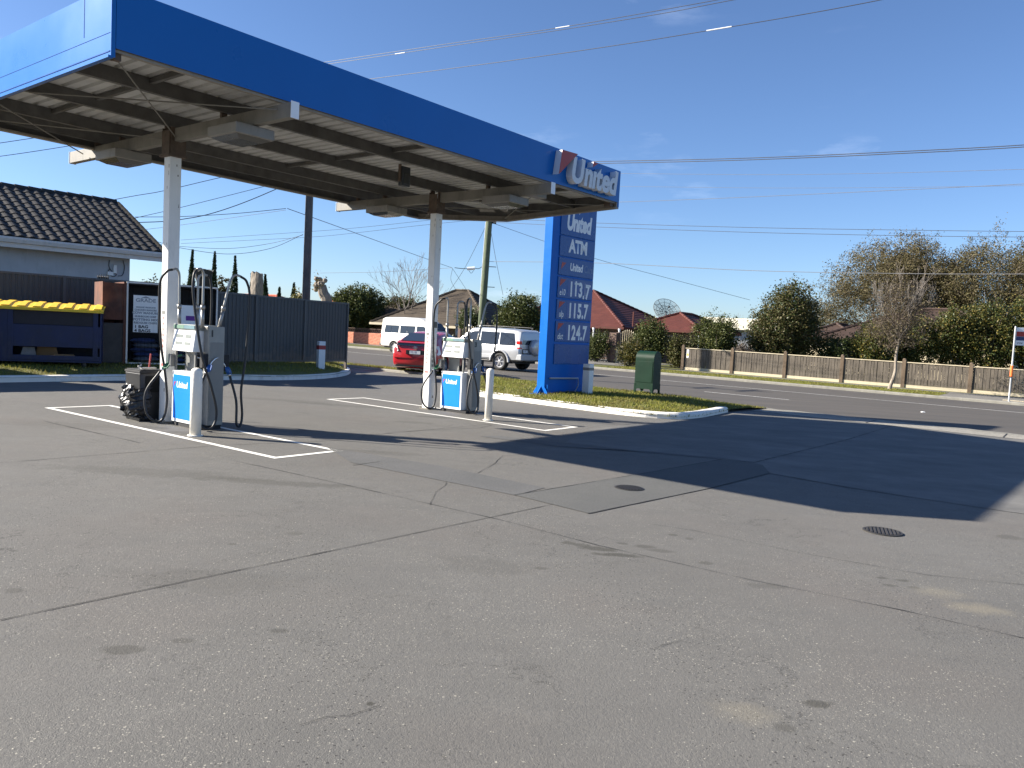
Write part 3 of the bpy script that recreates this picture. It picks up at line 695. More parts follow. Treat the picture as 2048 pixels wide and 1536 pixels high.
def grass_blades(name, poly, zf, n, h, seed, bare=None):
    rng = np.random.default_rng(seed); P = np.array([(p[0], p[1]) for p in poly]); lo = P.min(0); hi = P.max(0); pts = []
    def inside(x, y):
        c = False; j = len(P) - 1
        for i in range(len(P)):
            if (P[i, 1] > y) != (P[j, 1] > y) and x < (P[j, 0] - P[i, 0]) * (y - P[i, 1]) / (P[j, 1] - P[i, 1]) + P[i, 0]: c = not c
            j = i
        return c
    while len(pts) < n:
        x, y = rng.uniform(lo, hi)
        if inside(x, y): pts.append((x, y, zf(x, y)))
    p = np.array(pts); a = rng.uniform(0, 6.283, n); hh = h * rng.uniform(.4, 1.3, n); lean = rng.normal(size=(n, 2)) * .5 * hh[:, None]; w = .010
    d = np.stack([np.cos(a), np.sin(a), np.zeros(n)], 1) * w; tip = p + np.concatenate([lean, hh[:, None]], 1)
    V = np.stack([p - d, p + d, tip], 1).reshape(-1, 3); F = np.arange(3 * n).reshape(n, 3)
    o = link(name, np_mesh(name, V, F, [M_BLADE])); o['kind'] = 'stuff'; o['label'] = 'short rough grass ' + seed_lbl[seed]; o['category'] = 'grass'
seed_lbl = {21: 'on the kerbed island round the price sign', 22: 'on the shaded verge below the slate fence', 23: 'in the strip beside the road behind the red car', 24: 'on the far nature strip below the timber fence'}
grass_blades('grass', isl_poly, isl_z, 26000, .055, 21)
grass_blades('grass', [(-12.6, 12.6), (-10.3, 15.9), (-8.9, 18.0), (-7.2, 20.0), (-5.6, 22.2), (-5.3, 24.1), (-5.6, 26.4), (-6.4, 28), (-7.4, 23.5), (-11.5, 18.8), (-14, 14)], lv_z, 12000, .06, 22)
grass_blades('grass', [(p[0], p[1]) for p in strip_poly], lambda x, y: gz(x, y, .075), 3500, .07, 23)

# ---- far side of the road
kerb('kerb_far', [rp(-60, 37.7), rp(-30, 37.7), rp(0, 37.7), rp(30, 37.7), rp(60, 37.7)], h=0.12, w=0.3, mat=M_KERBGREY, seglen=3.0, base=-.012, side=1)
def far_z(x, y): return gz(x, y, 0.10)
sheet_xy('far_verge', rect_sn(-200, 200, 37.9, 75), 0.085, M_FARGRASS)
sheet_xy('far_footpath', rect_sn(-100, 100, 42.6, 44.3), 0.092, M_CONC)
_s1 = sn(on_ground(1880, 790, .1))[0]
sheet_xy('far_bus_pad', rect_sn(_s1, _s1 + 5.2, 37.98, 42.58), 0.092, M_CONC)
sheet_xy('far_driveway', rect_sn(-29.5, -22.5, 37.98, 55), 0.096, M_CONC)
grass_blades('grass', [tuple(rp(s, n).xy) for s, n in ((-20.5, 38.05), (_s1, 38.05), (_s1, 42.5), (-20.5, 42.5))], lambda x, y: gz(x, y, .085), 16000, .06, 24)
# pale tactile paving by the bus stop
for i in range(6):
    for j in range(2):
        s0 = _s1 + 2.3 + i * .31; n0 = 39.0 + j * .31
        mb = MB(); p = rp(s0, n0); mb.box(0, .3, 0, .3, 0, .012); [mb.box(.02 + k * .07, .05 + k * .07, .02, .28, .012, .018) for k in range(4)]
        part('tactile_tile', mb, M_CREAM, bpy.data.objects['far_bus_pad'], loc=(p.x, p.y, gz(p.x, p.y, .0935)), rz=RRZ)
# ================================================================ CANOPY
canopy = thing('canopy', 'blue fascia service station canopy on two white columns', 'canopy', (CP0.x, CP0.y, 0), CRZ)
ZB, ZT, ZL, CL = 4.300, 4.925, 4.204, 10.09
PLAN = [(0, 0), (CL, 0), (10.84, 3.49), (9.75, 5.36), (0, 4.96)]
def wall_strip(mb, p, q, z0, z1, t, mi=0):
    p = Vector((*p, 0)); q = Vector((*q, 0)); d = (q - p).normalized(); n = Vector((d.y, -d.x, 0))        # outward for ccw plan
    a, b = p, q; c, e = q - n * t, p - n * t
    vs = [(v.x, v.y, z) for z in (z0, z1) for v in (a, b, c, e)]
    mb.add(vs, [(4, 5, 6, 7), (0, 1, 5, 4), (1, 2, 6, 5), (3, 0, 4, 7)], mi)
    mb.add(vs, [(0, 3, 2, 1), (2, 3, 7, 6)], 1 if mi == 0 else mi)
names = ['front_fascia', 'end_fascia', 'end_fascia', 'rear_fascia', 'side_fascia']
for i in range(5):
    mb = MB(); p, q = PLAN[i], PLAN[(i + 1) % 5]
    if i == 0: p, q = (0.05, 0), (CL - .0, 0)
    z0 = ZB if i == 0 else ZL
    wall_strip(mb, p, q, z0, ZT, .045)
    f = part(names[i], mb, [M_FASCIA, M_STEELDARK], canopy)
    if i == 4:                                     # folded panel seams on the sunlit side
        mb = MB(); mb.box(-.006, -.0005, 0.02, 4.94, ZL + .055, ZL + .066); part('seam', mb, M_PANELBLUE, f)
        mb = MB(); mb.box(-.0035, -.0005, 0.62, .628, ZL + .3, ZT - .02); part('seam', mb, M_PANELBLUE, f)
        mb = MB(); mb.box(-.0035, -.0005, 0.02, 4.9, ZL + .245, ZL + .249); part('seam', mb, M_PANELBLUE, f)
        mb = MB(); mb.box(-.03, .02, -.005, 4.95, ZL - .012, ZL + .012); part('drip_flange', mb, M_FASCIA, f)
    if i in (1, 2, 3):
        mb = MB(); wall_strip(mb, tuple(Vector(p) * .999), tuple(Vector(q) * .999), ZL - .03, ZL + .0, .11, 2); mb.m = [0] * len(mb.m); part('bottom_trim', mb, M_TRIM, f)
    if i == 0:
        mb = MB(); mb.box(.05, CL - .05, .03, .09, ZB - .028, ZB + .004); part('bottom_trim', mb, M_TRIM, f)
# inner lining seen above the trim at the road end
for i in (1, 2):
    mb = MB(); p, q = Vector(PLAN[i]), Vector(PLAN[i + 1]); wall_strip(mb, tuple(p - Vector((.06, 0))), tuple(q - Vector((.06, 0))), ZL + .002, ZL + .09, .03, 2); mb.m = [0] * len(mb.m); part('edge_beam', mb, M_TRIM, canopy)

# ribbed roof sheets: each sheet its own piece
def roof_b1(a): # far limit of the plan at a
    if a <= 9.75: return 4.96 + (5.36 - 4.96) * a / 9.75
    return max(3.6, 5.36 - (a - 9.75) * 1.71)
SW = 0.76
for a0, a1, b0, b1o in [(.05 + k * SW, .05 + (k + 1) * SW, .05, None) for k in range(13)] + [(9.93, 10.06, .05, None), (10.06, 10.30, 1.5, None), (10.30, 10.62, 2.75, None)]:
    mb = MB(); ribs = 4; vs = []
    prof = []
    for r in range(ribs):
        x = a0 + (a1 - a0) * r / ribs; w = (a1 - a0) / ribs
        prof += [(x, 0), (x + w * .62, 0), (x + w * .68, .045), (x + w * .92, .045)]
    prof.append((a1, 0))
    b1 = min(roof_b1(a0), roof_b1(a1)) - .06
    for x, z in prof: vs += [(x, b0, 4.455 + z), (x, b1, 4.455 + z)]
    n = len(prof); mb.add(vs, [(2 * i, 2 * i + 1, 2 * i + 3, 2 * i + 2) for i in range(n - 1)])
    vs2 = [(a0, b0, 4.53), (a1, b0, 4.53), (a1, b1, 4.53), (a0, b1, 4.53)]; mb.add(vs2, [(0, 1, 2, 3)])
    part('roof_sheet', mb, M_SHEET, canopy)
mb = MB(); mb.prism([(.05, .05), (CL - .06, .05), (10.76, 3.47), (9.70, 5.28), (.05, 4.9)], 'z', 4.56, 4.60); part('roof_deck', mb, M_SHEET, canopy)
# purlins (lipped channel), running the length
for b, a1 in ((1.18, 10.25), (2.62, 10.5), (4.0, 10.4), (4.82, 9.7)):
    mb = MB(); z0 = 4.285
    mb.box(.06, a1, b, b + .012, z0, 4.452); mb.box(.06, a1, b + .012, b + .075, z0, z0 + .010); mb.box(.06, a1, b + .012, b + .07, 4.442, 4.452)
    part('purlin', mb, M_STEELDARK, canopy)
# bridging struts between purlins
for a in (1.0, 5.0, 8.9):
    for b0, b1 in ((1.25, 2.62), (2.7, 4.0), (.1, 1.18)):
        mb = MB(); mb.box(a, a + .05, b0, b1, 4.38, 4.44); part('bridging', mb, M_STEELDARK, canopy)
# cross beams, brackets, columns, lamps
for ci, (ca, cb, y0, y1) in enumerate(((1.977, 2.479, -.27, 5.85), (7.4196, 2.498, -.22, 5.6))):
    ac = ca + .086
    for s0, s1 in ((y0, cb - .03), (cb + .2, y1)):
        mb = MB(); mb.box(ac - .05, ac - .042, s0, s1, 4.045, 4.225); mb.box(ac - .042, ac + .05, s0, s1, 4.045, 4.055); mb.box(ac - .042, ac + .05, s0, s1, 4.215, 4.225); mb.box(ac + .043, ac + .05, s0, s1, 4.055, 4.215)
        mb.box(ac - .049, ac + .049, s0 if s0 < 1 else s1 - .01, s0 + .01 if s0 < 1 else s1, 4.047, 4.223)
        o = part('cross_beam', mb, M_BEAM, canopy, bev=.003)
    # end cap plates
    mb = MB(); mb.box(ac - .058, ac + .058, y0 - .008, y0, 4.035, 4.235); part('beam_end_plate', mb, M_CLEANWHITE, canopy)
    mb = MB(); mb.box(ac - .058, ac + .058, y1, y1 + .008, 4.035, 4.235); part('beam_end_plate', mb, M_CLEANWHITE, canopy)
    p = can(ca + .086, cb + .086); zg = gz(p.x, p.y)
    mb = MB(); mb.box(ca, ca + .172, cb, cb + .172, zg - .02, 3.86)
    col = part('column', mb, M_WHITE, canopy, bev=.012, seg=3, label='white square column behind pump %d' % (1 if ci == 0 else 3))
    mb = MB(); mb.box(ca - .035, ca + .207, cb - .035, cb + .207, zg + .0, zg + .018)
    for x in (-.022, .194):
        for y in (-.022, .194): mb.lathe([(.012, .018), (.012, .04)], 8, c=(ca + x, cb + y, zg))
    part('base_plate', mb, M_BEAM, col)
    mb = MB(); mb.box(ca - .05, ca + .222, cb - .05, cb + .222, 3.83, 3.87); mb.box(ca - .015, ca + .187, cb - .04, cb - .025, 3.87, 4.24); mb.box(ca - .015, ca + .187, cb + .197, cb + .212, 3.87, 4.24)
    mb.box(ca - .03, ca - .015, cb - .02, cb + .192, 3.87, 4.2); mb.box(ca + .187, ca + .25, cb + .03, cb + .14, 3.87, 4.1)
    part('head_bracket', mb, M_RUSTY, col, bev=.004)
    # rust streaks down from the head of the column
    # lamps slung under the beam
    for lb0 in (.50, 3.68):
        mb = MB(); x0 = ac - .30; mb.box(x0, x0 + .56, lb0, lb0 + .66, 3.90, 4.035)
        lamp = part('lamp', mb, M_LAMPBOX, canopy, bev=.012)
        mb = MB(); vs = [(x0 + .03, lb0 + .03, 3.90), (x0 + .53, lb0 + .03, 3.90), (x0 + .53, lb0 + .63, 3.90), (x0 + .03, lb0 + .63, 3.90), (x0 + .12, lb0 + .12, 3.855), (x0 + .44, lb0 + .12, 3.855), (x0 + .44, lb0 + .54, 3.855), (x0 + .12, lb0 + .54, 3.855)]
        mb.add(vs, [(3, 2, 1, 0), (4, 5, 6, 7), (0, 1, 5, 4), (1, 2, 6, 5), (2, 3, 7, 6), (3, 0, 4, 7)]); part('diffuser', mb, M_LAMPGLASS, lamp)
    # rust blisters near the head of the column
    for k, (u, z, w, h) in enumerate(((.03, 3.70, .010, .05), (.10, 3.72, .016, .03), (.035, 3.60, .006, .06), (.12, 3.58, .02, .025), (.07, 3.40, .007, .04), (.14, 3.15, .008, .05), (.05, 2.6, .006, .03), (.15, 1.1, .01, .03), (.03, .5, .014, .05), (.11, .22, .03, .05))):
        mb = MB()
        if k % 2: mb.box(ca + u - w / 2, ca + u + w / 2, cb - .0012, cb - .0003, z - h / 2, z + h / 2, top=(w * .3, 0))
        else: mb.box(ca - .0012, ca - .0003, cb + u - w / 2, cb + u + w / 2, z - h / 2, z + h / 2)
        part('rust_spot', mb, M_RUSTY, col)
    # stickers: rows of small prohibition rings down two faces
    ring = MB(); R0, R1 = .030, .024
    vs = []
    for k in range(16):
        a = 2 * math.pi * k / 16; vs += [(R0 * math.cos(a), 0, R0 * math.sin(a)), (R1 * math.cos(a), 0, R1 * math.sin(a))]
    ring.add(vs, [(2 * k, 2 * k + 1, (2 * k + 3) % 32, (2 * k + 2) % 32) for k in range(16)])
    ring.add([(-.021, 0, .016), (-.016, 0, .021), (.021, 0, -.016), (.016, 0, -.021)], [(0, 1, 2, 3)])
    ring.box(-.010, .010, -.0006, 0, -.014, .012)
    me_r = mesh_of(ring, 'sticker_ring', pm('sticker_red%d' % ci, (.45, .12, .10), .5)); me_k = mesh_of(ring, 'sticker_ring', M_TEXT)
    zt = 1.52 if ci == 0 else 1.42
    for k in range(7):
        o = link('sticker', me_r, col, (ca - .0016, cb + .095, zt - k * .082 + zg), -math.pi / 2)
        if ci == 1: link('sticker', me_k, col, (ca + .07, cb - .0016, zt - .02 - k * .088 + zg), 0)
    mb = MB(); mb.box(ca - .0015, ca - .0005, cb + .05, cb + .14, zg + zt + .05, zg + zt + .10); part('sticker', mb, M_PUMPGREY, col)
    mb = MB(); mb.box(ca - .0015, ca - .0005, cb + .045, cb + .145, zg + zt - .70, zg + zt - .66); part('sticker', mb, pm('sticker_pink%d' % ci, (.6, .16, .15), .5), col)
    if ci == 1:
        mb = MB(); mb.box(ca + .075, ca + .155, cb - .0015, cb - .0005, zg + 1.62, zg + 1.74); part('sticker', mb, pm('sticker_dark', (.10, .10, .09), .5), col)
# tie rods
for (p, q) in (((.1, .12, 4.24), (2.0, 2.4, 4.1)), ((.1, 4.85, 4.24), (2.0, 2.7, 4.1)), ((.12, 2.4, 4.22), (2.0, .0, 4.16)), ((.12, 3.4, 4.22), (1.95, 5.2, 4.12)), ((10.5, 3.3, 4.2), (7.5, .1, 4.1)), ((9.9, .2, 4.23), (7.55, 2.5, 4.1)), ((9.7, 5.1, 4.2), (7.6, 2.6, 4.07)), ((10.2, 1.6, 4.23), (7.5, 4.6, 4.12))):
    mb = MB(); mb.tube([p, q], .009, 6); part('tie_rod', mb, M_BEAM, canopy)
# purlin clips and a corroded corner cleat
mb = MB(); mb.box(.06, .13, .05, .12, 4.20, 4.33); mb.box(.06, .10, .10, .20, 4.22, 4.27); part('corner_cleat', mb, M_RUSTY, canopy)
mb = MB(); mb.box(9.85, 9.98, .06, .2, 4.20, 4.28); part('corner_cleat', mb, M_RUSTY, canopy)
for b in (1.24, 2.68, 4.06, 4.9):
    for ac in (2.063, 7.506):
        mb = MB(); mb.box(ac - .05, ac + .03, b, b + .05, 4.226, 4.40); part('purlin_cleat', mb, M_RUSTY, canopy)
# junction box near the road end
mb = MB(); mb.box(7.75, 8.2, .42, .62, 4.10, 4.23); part('junction_box', mb, M_LAMPBOX, canopy, bev=.01)
# floodlight hung between the columns
fp = at(803, 352, (CP0 + CU * 5.9 + CV * 2.0).y); fl_l = ((fp - CP0).dot(CU), (fp - CP0).dot(CV), fp.z)
fl = MB(); a, b, z = fl_l
fl.box(a - .03, a + .17, b - .05, b + .05, z - .17, z + .17); fl_o = part('floodlight', fl, pm('flood_body', (.045, .05, .055), .5), canopy, bev=.01)
mb = MB(); mb.box(a + .01, a + .13, b - .056, b - .05, z - .12, z + .06); part('lens', mb, M_LAMPGLASS, fl_o)
mb = MB(); mb.box(a - .055, a - .035, b - .03, b + .03, z - .1, z + .2); mb.tube([(a + .05, b, z + .16), (a + .05, b, 4.24)], .02, 8); part('bracket', mb, M_RUSTY, fl_o)

# ---- raised lettering on the front fascia
logo = MB(); zc = (ZB + ZT) / 2
def on_front(px, py):                                # local (a, z) on the fascia plane b = -0.0
    d = _fw + _rt * ((px - 1024) / FPX) - _up * ((py - 768) / FPX); o = Vector((0, 0, EYE))
    t = (CP0 - o).dot(CV) / d.dot(CV); p = o + d * t; return (p - CP0).dot(CU), p.z
LD = .14                                             # lettering stands off this far
tri = [on_front(1112, 301), on_front(1143, 310), on_front(1105, 349)]
mb = MB(); mb.prism([tri[0], tri[2], tri[1]], 'y', -LD, -.004)
mark = part('logo_mark', mb, [M_LETTER], canopy)
mb = MB(); mb.prism([(tri[0][0] - .002, tri[0][1] + .002), (tri[2][0] - .002, tri[2][1] - .003), (tri[1][0] + .002, tri[1][1] + .002)], 'y', -LD - .005, -LD); part('mark_face', mb, M_RED, mark)
lettering = bpy.data.objects.new('lettering', None); COL.objects.link(lettering); lettering.parent = canopy
xU, zU = on_front(1140, 362); xE, zE = on_front(1232, 391); xs, z_ = on_front(1150, 312)
cap_h = .43; zbase = 4.395
widths = []
meshes = []
for ch in 'Unıted':
    me = text_mesh(ch, size=cap_h / .70, extrude=LD / 2 - .002, offset=.024, shear=.16, xs=1.0, res=5); xsv = [v.co.x for v in me.vertices]; meshes.append((me, min(xsv), max(xsv)))
tot = sum(b - a for _, a, b in meshes); a_start = on_front(1131, 340)[0] + .02; a_end = on_front(1238, 372)[0] - .27
gap = -.012; sc = (a_end - a_start - 5 * gap) / tot; x = a_start
for (me, a, b), ch in zip(meshes, 'Unıted'):
    me.transform(Matrix.Translation((-a, 0, 0))); me.transform(Matrix.Diagonal((sc, 1, 1, 1)))
    me.transform(Matrix(((1, 0, 0, x), (0, 0, -1, -LD / 2 - .003), (0, 1, 0, zbase), (0, 0, 0, 1)))); me.materials.clear(); me.materials.append(M_LETTER); me.name = 'letter'
    link('letter', me, lettering)
    if ch == 'ı': xi = x + (b - a) * sc * .5
    x += (b - a) * sc + gap
mb = MB(); zi = zbase + cap_h * .86; mb.prism([(xi - .06, zi + .10), (xi - .075, zi), (xi + .10, zi + .10)], 'y', -LD, -.004); dot = part('dot_flag', mb, M_LETTER, lettering)
mb = MB(); mb.prism([(xi - .062, zi + .102), (xi - .077, zi - .002), (xi + .103, zi + .102)], 'y', -LD - .005, -LD); part('mark_face', mb, M_RED, dot)

# ================================================================ FUEL PUMPS
def hose(mb, pts, r=.0175): mb.tube(smooth_path(pts, 9), r, 8)
def make_pump(num, a0, b0, label, seed):
    p = can_g(a0, b0); t = thing('fuel_pump', label, 'fuel pump', p, CRZ, 'fuel pumps under the canopy'); rg = random.Random(seed)
    # x along the canopy (front faces -x), y towards the column
    mb = MB(); mb.box(.02, .37, .2, .86, 0, .055); part('plinth', mb, M_BLACKMATT, t)
    mb = MB(); mb.box(0, .385, .315, .875, .058, .79); cab = part('cabinet', mb, M_CLEANWHITE, t, bev=.012, seg=3)
    for x0, x1 in ((-.006, -.0005), (.3855, .391)):
        mb = MB(); mb.box(x0, x1, .36, .83, .11, .735); part('front_panel', mb, M_PUMPBLUE, cab)
    # brand on the sunlit panel (reads from -x side: right is -y)
    Mx = face_frame((-.0075, .745, .555), (0, -1, 0)); o = place_text('lettering', 'United', M_LETTERWHITE, cab, Mx, size=.125, offset=.0028, shear=.14, xs=.92, space=.93)
    mb = MB(); mb.add([(-.0078, .80, .635), (-.0078, .757, .635), (-.0078, .815, .56)], [(0, 1, 2)]); part('logo_mark', mb, M_RED, cab)
    # stainless hose tower
    mb = MB(); mb.box(.135, .375, .165, .30, .055, 1.44); tw = part('hose_tower', mb, M_STAIN, t, bev=.008)
    mb = MB(); mb.box(.155, .36, .161, .1645, .12, 1.22); part('service_door', mb, M_PUMPGREY, tw, bev=.001)
    place_text('number', str(num), M_TEXT, tw, face_frame((.15, .1585, 1.30), (1, 0, 0)), size=.13, offset=.003)
    # open frame carrying the display
    for y in (.325, .848):
        for x in (.03, .325):
            mb = MB(); mb.box(x, x + .028, y, y + .026, .78, 1.44); part('frame_post', mb, M_PUMPGREY, t)
    mb = MB(); mb.box(.17, .195, .575, .845, .79, 1.06); part('infill_panel', mb, M_PUMPGREY, t)
    mb = MB(); prof = [(-.02, 1.075), (.405, 1.075), (.365, 1.375), (.02, 1.375)]
    mb.prism([(q[0], q[1]) for q in prof], 'y', .312, .876); hd = part('display_head', mb, M_CLEANWHITE, t, bev=.006)
    mb = MB(); mb.box(.008, .378, .305, .884, 1.378, 1.452); st = part('header', mb, M_DISPLAY, t, bev=.004)
    mb = MB(); mb.box(.002, .0075, .60, .87, 1.392, 1.44); part('header_strip', mb, M_GREENSTRIP, st)
    mb = MB(); mb.box(.002, .0075, .32, .595, 1.392, 1.44); part('header_strip', mb, pm('header_teal%d' % num, (.13, .22, .25), .4), st)
    # readouts on the sloping face
    for k, (y0, y1, f0, f1) in enumerate(((.40, .56, .62, .78), (.62, .80, .62, .78), (.40, .56, .30, .44), (.62, .80, .30, .44))):
        def F(y, f): return (-.0235 + .04 * f, y, 1.075 + .30 * f)
        mb = MB(); mb.add([F(y0, f0), F(y1, f0), F(y1, f1), F(y0, f1)], [(0, 3, 2, 1)]); part('readout', mb, M_DISPLAY, hd)
    # masts, hoses and nozzles: two each side
    specs = ((.06, .82, -1, M_NOZGREEN, -.07, .97, 0), (.33, .82, 1, M_BLACK, .50, .90, 1), (.08, .25, -1, M_NOZBLUE, .06, .13, 0), (.33, .25, 1, M_NOZBLUE, .50, .20, 1))
    for k, (x, y, sd, nm, nx, ny, back) in enumerate(specs):
        lean = (-.02 if k == 0 else 0.0) + (.14 if k == 3 else 0); ly = -.05 if k == 3 else 0
        zb = 1.44
        mb = MB(); mb.tube([(x, y, zb - .02), (x + lean * .35, y + ly * .35, zb + .23)], .024, 10); mb.tube([(x + lean * .35, y + ly * .35, zb + .23), (x + lean * .4, y + ly * .4, zb + .29)], .031, 10)
        sl = part('mast_sleeve', mb, M_ALU, t, smooth=True)
        tx = x + lean; top = zb + .77 - (.04 if k in (1, 3) else 0)
        mb = MB(); mb.tube(smooth_path([(x + lean * .4, y + ly * .4, zb + .28), (x + lean * .7, y + ly * .7, zb + .5), (tx, y + ly, top - .06), (tx + sd * .05, y + ly - .02, top + .01), (tx + sd * .12, y + ly - .04, top + .0)], 6), .017, 8); part('mast', mb, M_ALU, t, smooth=True)
        ex, ey, ez = tx + sd * .12, y + ly - .04, top
        hx = nx; hy = ny; nz = .88 + rg.uniform(-.02, .04)
        mb = MB()
        if k == 0: P = [(ex, ey, ez), (ex - .06, ey + .06, ez - .04), (ex - .08, .98, ez - .25), (ex - .03, 1.01, 1.2), (ex + .03, .99, .75), (ex + .06, .97, .36), (ex + .02, .98, .10), (ex - .06, 1.04, .035), (ex - .16, 1.12, .16), (ex - .17, 1.13, .46), (nx - .03, ny + .04, nz - .10)]
        elif k == 1: P = [(ex, ey, ez), (ex + .05, ey, ez - .06), (ex + .075, ey, ez - .4), (ex + .06, ey, .9), (ex + .09, ey + .02, .35), (ex + .12, ey + .05, .06), (ex + .16, ey + .08, .08), (ex + .16, ey + .06, .4), (nx + .03, ny, nz - .12)]
        elif k == 2: P = [(ex, ey, ez), (ex - .06, ey - .02, ez - .10), (ex - .07, ey - .05, ez - .40), (ex + .04, ey - .10, 1.05), (ex + .18, ey - .13, .60), (ex + .26, ey - .14, .26), (ex + .20, ey - .15, .05), (ex + .06, ey - .15, .045), (ex - .05, ey - .13, .22), (ex + .02, ey - .10, .58), (nx + .01, ny - .0, nz - .10)]
        else: P = [(ex, ey, ez), (ex + .09, ey - .03, ez - .08), (ex + .13, ey - .05, ez - .35), (ex + .08, ey - .06, 1.0), (ex + .02, ey - .07, .55), (ex + .04, ey - .08, .2), (ex + .0, ey - .1, .045), (ex - .06, ey - .1, .08), (ex - .05, ey - .06, .4), (nx - .02, ny - .02, nz - .12)]
        hose(mb, P); part('hose', mb, M_RUBBER, t, smooth=True)
        # nozzle: grip, spout, trigger guard
        e = Vector(P[-1]); up = Vector((.10 * sd * -1 if k != 0 else .16, -.06 if k in (0, 1) else .0, .17)); q = e + up * .62
        mb = MB(); mb.tube([e, e + up * .18], .021, 8); noz = part('nozzle', mb, M_CHROME, t, smooth=True)
        mb = MB(); mb.tube([e + up * .16, e + up * .45, e + up * .72], [.024, .030, .024], 8); mb.tube(smooth_path([e + up * .2 + Vector((sd * .01, -.03, 0)), e + up * .3 + Vector((sd * .0, -.075, .0)), e + up * .6 + Vector((0, -.06, .02)), e + up * .7], 4), .009, 6); part('grip', mb, nm, noz, smooth=True)
        mb = MB(); mb.tube(smooth_path([e + up * .7, e + up * 1.0, e + up * 1.2 + Vector((sd * -.03, 0, .01)), e + up * 1.32 + Vector((sd * -.06, 0, .0))], 4), .012, 8); part('spout', mb, M_CHROME if k else M_NOZGREEN, noz, smooth=True)
        # holster
        hb = MB(); hx0 = .0 if sd < 0 else .44
        if k == 0: hb.box(-.03, .05, .876, .95, .84, 1.02)
        elif k == 1: hb.box(.34, .46, .84, .93, .84, 1.02)
        elif k == 2: hb.box(.05, .13, .17, .25, .86, 1.06)
        else: hb.box(.376, .46, .17, .28, .82, 1.05)
        part('holster', hb, M_BLACKMATT if k else M_PUMPGREY, t, bev=.01)
    return t
make_pump(1, 1.985, 1.43, 'stainless and white fuel pump numbered 1 beside the black bin', 4)
make_pump(3, 7.53, 1.41, 'stainless and white fuel pump numbered 3 in front of the red car', 9)

# ================================================================ SMALL THINGS ON THE FORECOURT
def bollard(a, b, h, r, label):
    p = can_g(a, b); t = thing('bollard', label, 'bollard', p, CRZ, 'cream steel bollards guarding the pumps')
    mb = MB(); prof = [(r, 0)] + [(r, h - .05)] + [(r * math.cos(x), h - .05 + .05 * math.sin(x)) for x in (.4, .8, 1.2, 1.5)]; mb.lathe(prof, 24); part('post', mb, M_KERB, t, smooth=False, bev=0)
    t.children[0].data.polygons.foreach_set('use_smooth', [True] * len(t.children[0].data.polygons))
    mb = MB(); mb.lathe([(r + .028, 0), (r + .028, .012), (r + .002, .014)], 20); part('base_flange', mb, M_KERB, t)
bollard(1.70, 1.16, .90, .072, 'round cream bollard half covering the blue panel of the left pump')
bollard(7.17, .72, .95, .068, 'round cream bollard to the right of the pump by the red car')

p = can_g(1.74, 2.74); bin_t = thing('litter_bin', 'black litter bin with a plastic bag hanging from its side', 'bin', p, CRZ)
mb = MB(); mb.box(0, .36, 0, .42, 0, .70, top=(-.012, -.012)); part('body', mb, M_BLACK, bin_t, bev=.012)
mb = MB(); mb.box(-.02, .38, -.02, .44, .70, .735); mb.box(.0, .36, .0, .42, .735, .75); part('lid', mb, M_BLACKMATT, bin_t, bev=.008)
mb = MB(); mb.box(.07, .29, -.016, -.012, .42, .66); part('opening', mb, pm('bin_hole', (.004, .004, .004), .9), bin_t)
mb = MB(); mb.tube(smooth_path([(.02, .08, .75), (.02, .1, .80), (.1, .22, .79), (.16, .30, .80), (.16, .34, .75)], 4), .010, 6); mb.box(.08, .3, .12, .2, .75, .775); part('squeegee', mb, M_ALU, bin_t)
def crumple(cx, cy, cz, rx, ry, rz, seed, n=26, m=18):
    rg = np.random.default_rng(seed); mb = MB(); vs = []; ph = rg.uniform(0, 6, 12)
    for i in range(m + 1):
        v = i / m
        for j in range(n):
            u = 2 * math.pi * j / n; w = (math.sin(math.pi * min(1, .10 + v * .92)) ** .55) * (0.86 + .24 * v if v < .7 else 1.02)
            k = 1 + .07 * math.sin(3 * u + ph[0] + 4 * v) + .05 * math.sin(7 * u + ph[1] - 6 * v) + .035 * math.sin(11 * u + ph[2] + 9 * v) + rg.normal() * .075
            vs.append((cx + rx * w * k * math.cos(u), cy + ry * w * k * math.sin(u), cz + rz * (0.5 - v) * 2 * .5 + rg.normal() * .014))
    fs = [(i * n + j, i * n + (j + 1) % n, (i + 1) * n + (j + 1) % n, (i + 1) * n + j) for i in range(m) for j in range(n)] + [tuple(range(n))[::-1], tuple(m * n + j for j in range(n))]
    return mb.add(vs, [f[::-1] for f in fs])
def draped_bag(seed):
    rg = np.random.default_rng(seed); mb = MB(); n, m = 15, 13; vs = []
    for i in range(m + 1):
        v = i / m; z = .50 - .45 * v; out = .05 + .075 * math.sin(math.pi * min(1, v * 1.05)) ** .8
        for j in range(n + 1):
            u = j / n; y = -.05 + u * .50
            if u < .2: x = .02 + (.2 - u) * .55 - out * (u / .2) - .0; y = -.045 - .02 * math.sin(v * 3) + (u / .2) * .05
            else: x = .01 - out * (1 if u < .9 else (1 - u) / .1)
            fold = .022 * math.sin(9 * u + 3 * v * 6 + rg.normal() * .4) + rg.normal() * .012
            vs.append((x - fold, y + rg.normal() * .008, z + rg.normal() * .010 - .03 * math.sin(u * 7) * (v < .08)))
    w = n + 1; mb.add(vs, [(i * w + j, (i + 1) * w + j, (i + 1) * w + j + 1, i * w + j + 1) for i in range(m) for j in range(n)]); return mb
part('liner_bag', draped_bag(8), M_BAG, bin_t)
mb = MB(); p2 = can_g(2.05, 3.25); mb.tube([(0, 0, 0), (.16, .12, .95)], .014, 8)
brm = thing('broom', 'red handled broom leaning behind the left column', 'broom', p2, CRZ); part('handle', mb, M_RED, brm)
mb = MB(); mb.box(-.16, .16, -.03, .03, 0, .06); part('head', mb, M_BLACK, brm)

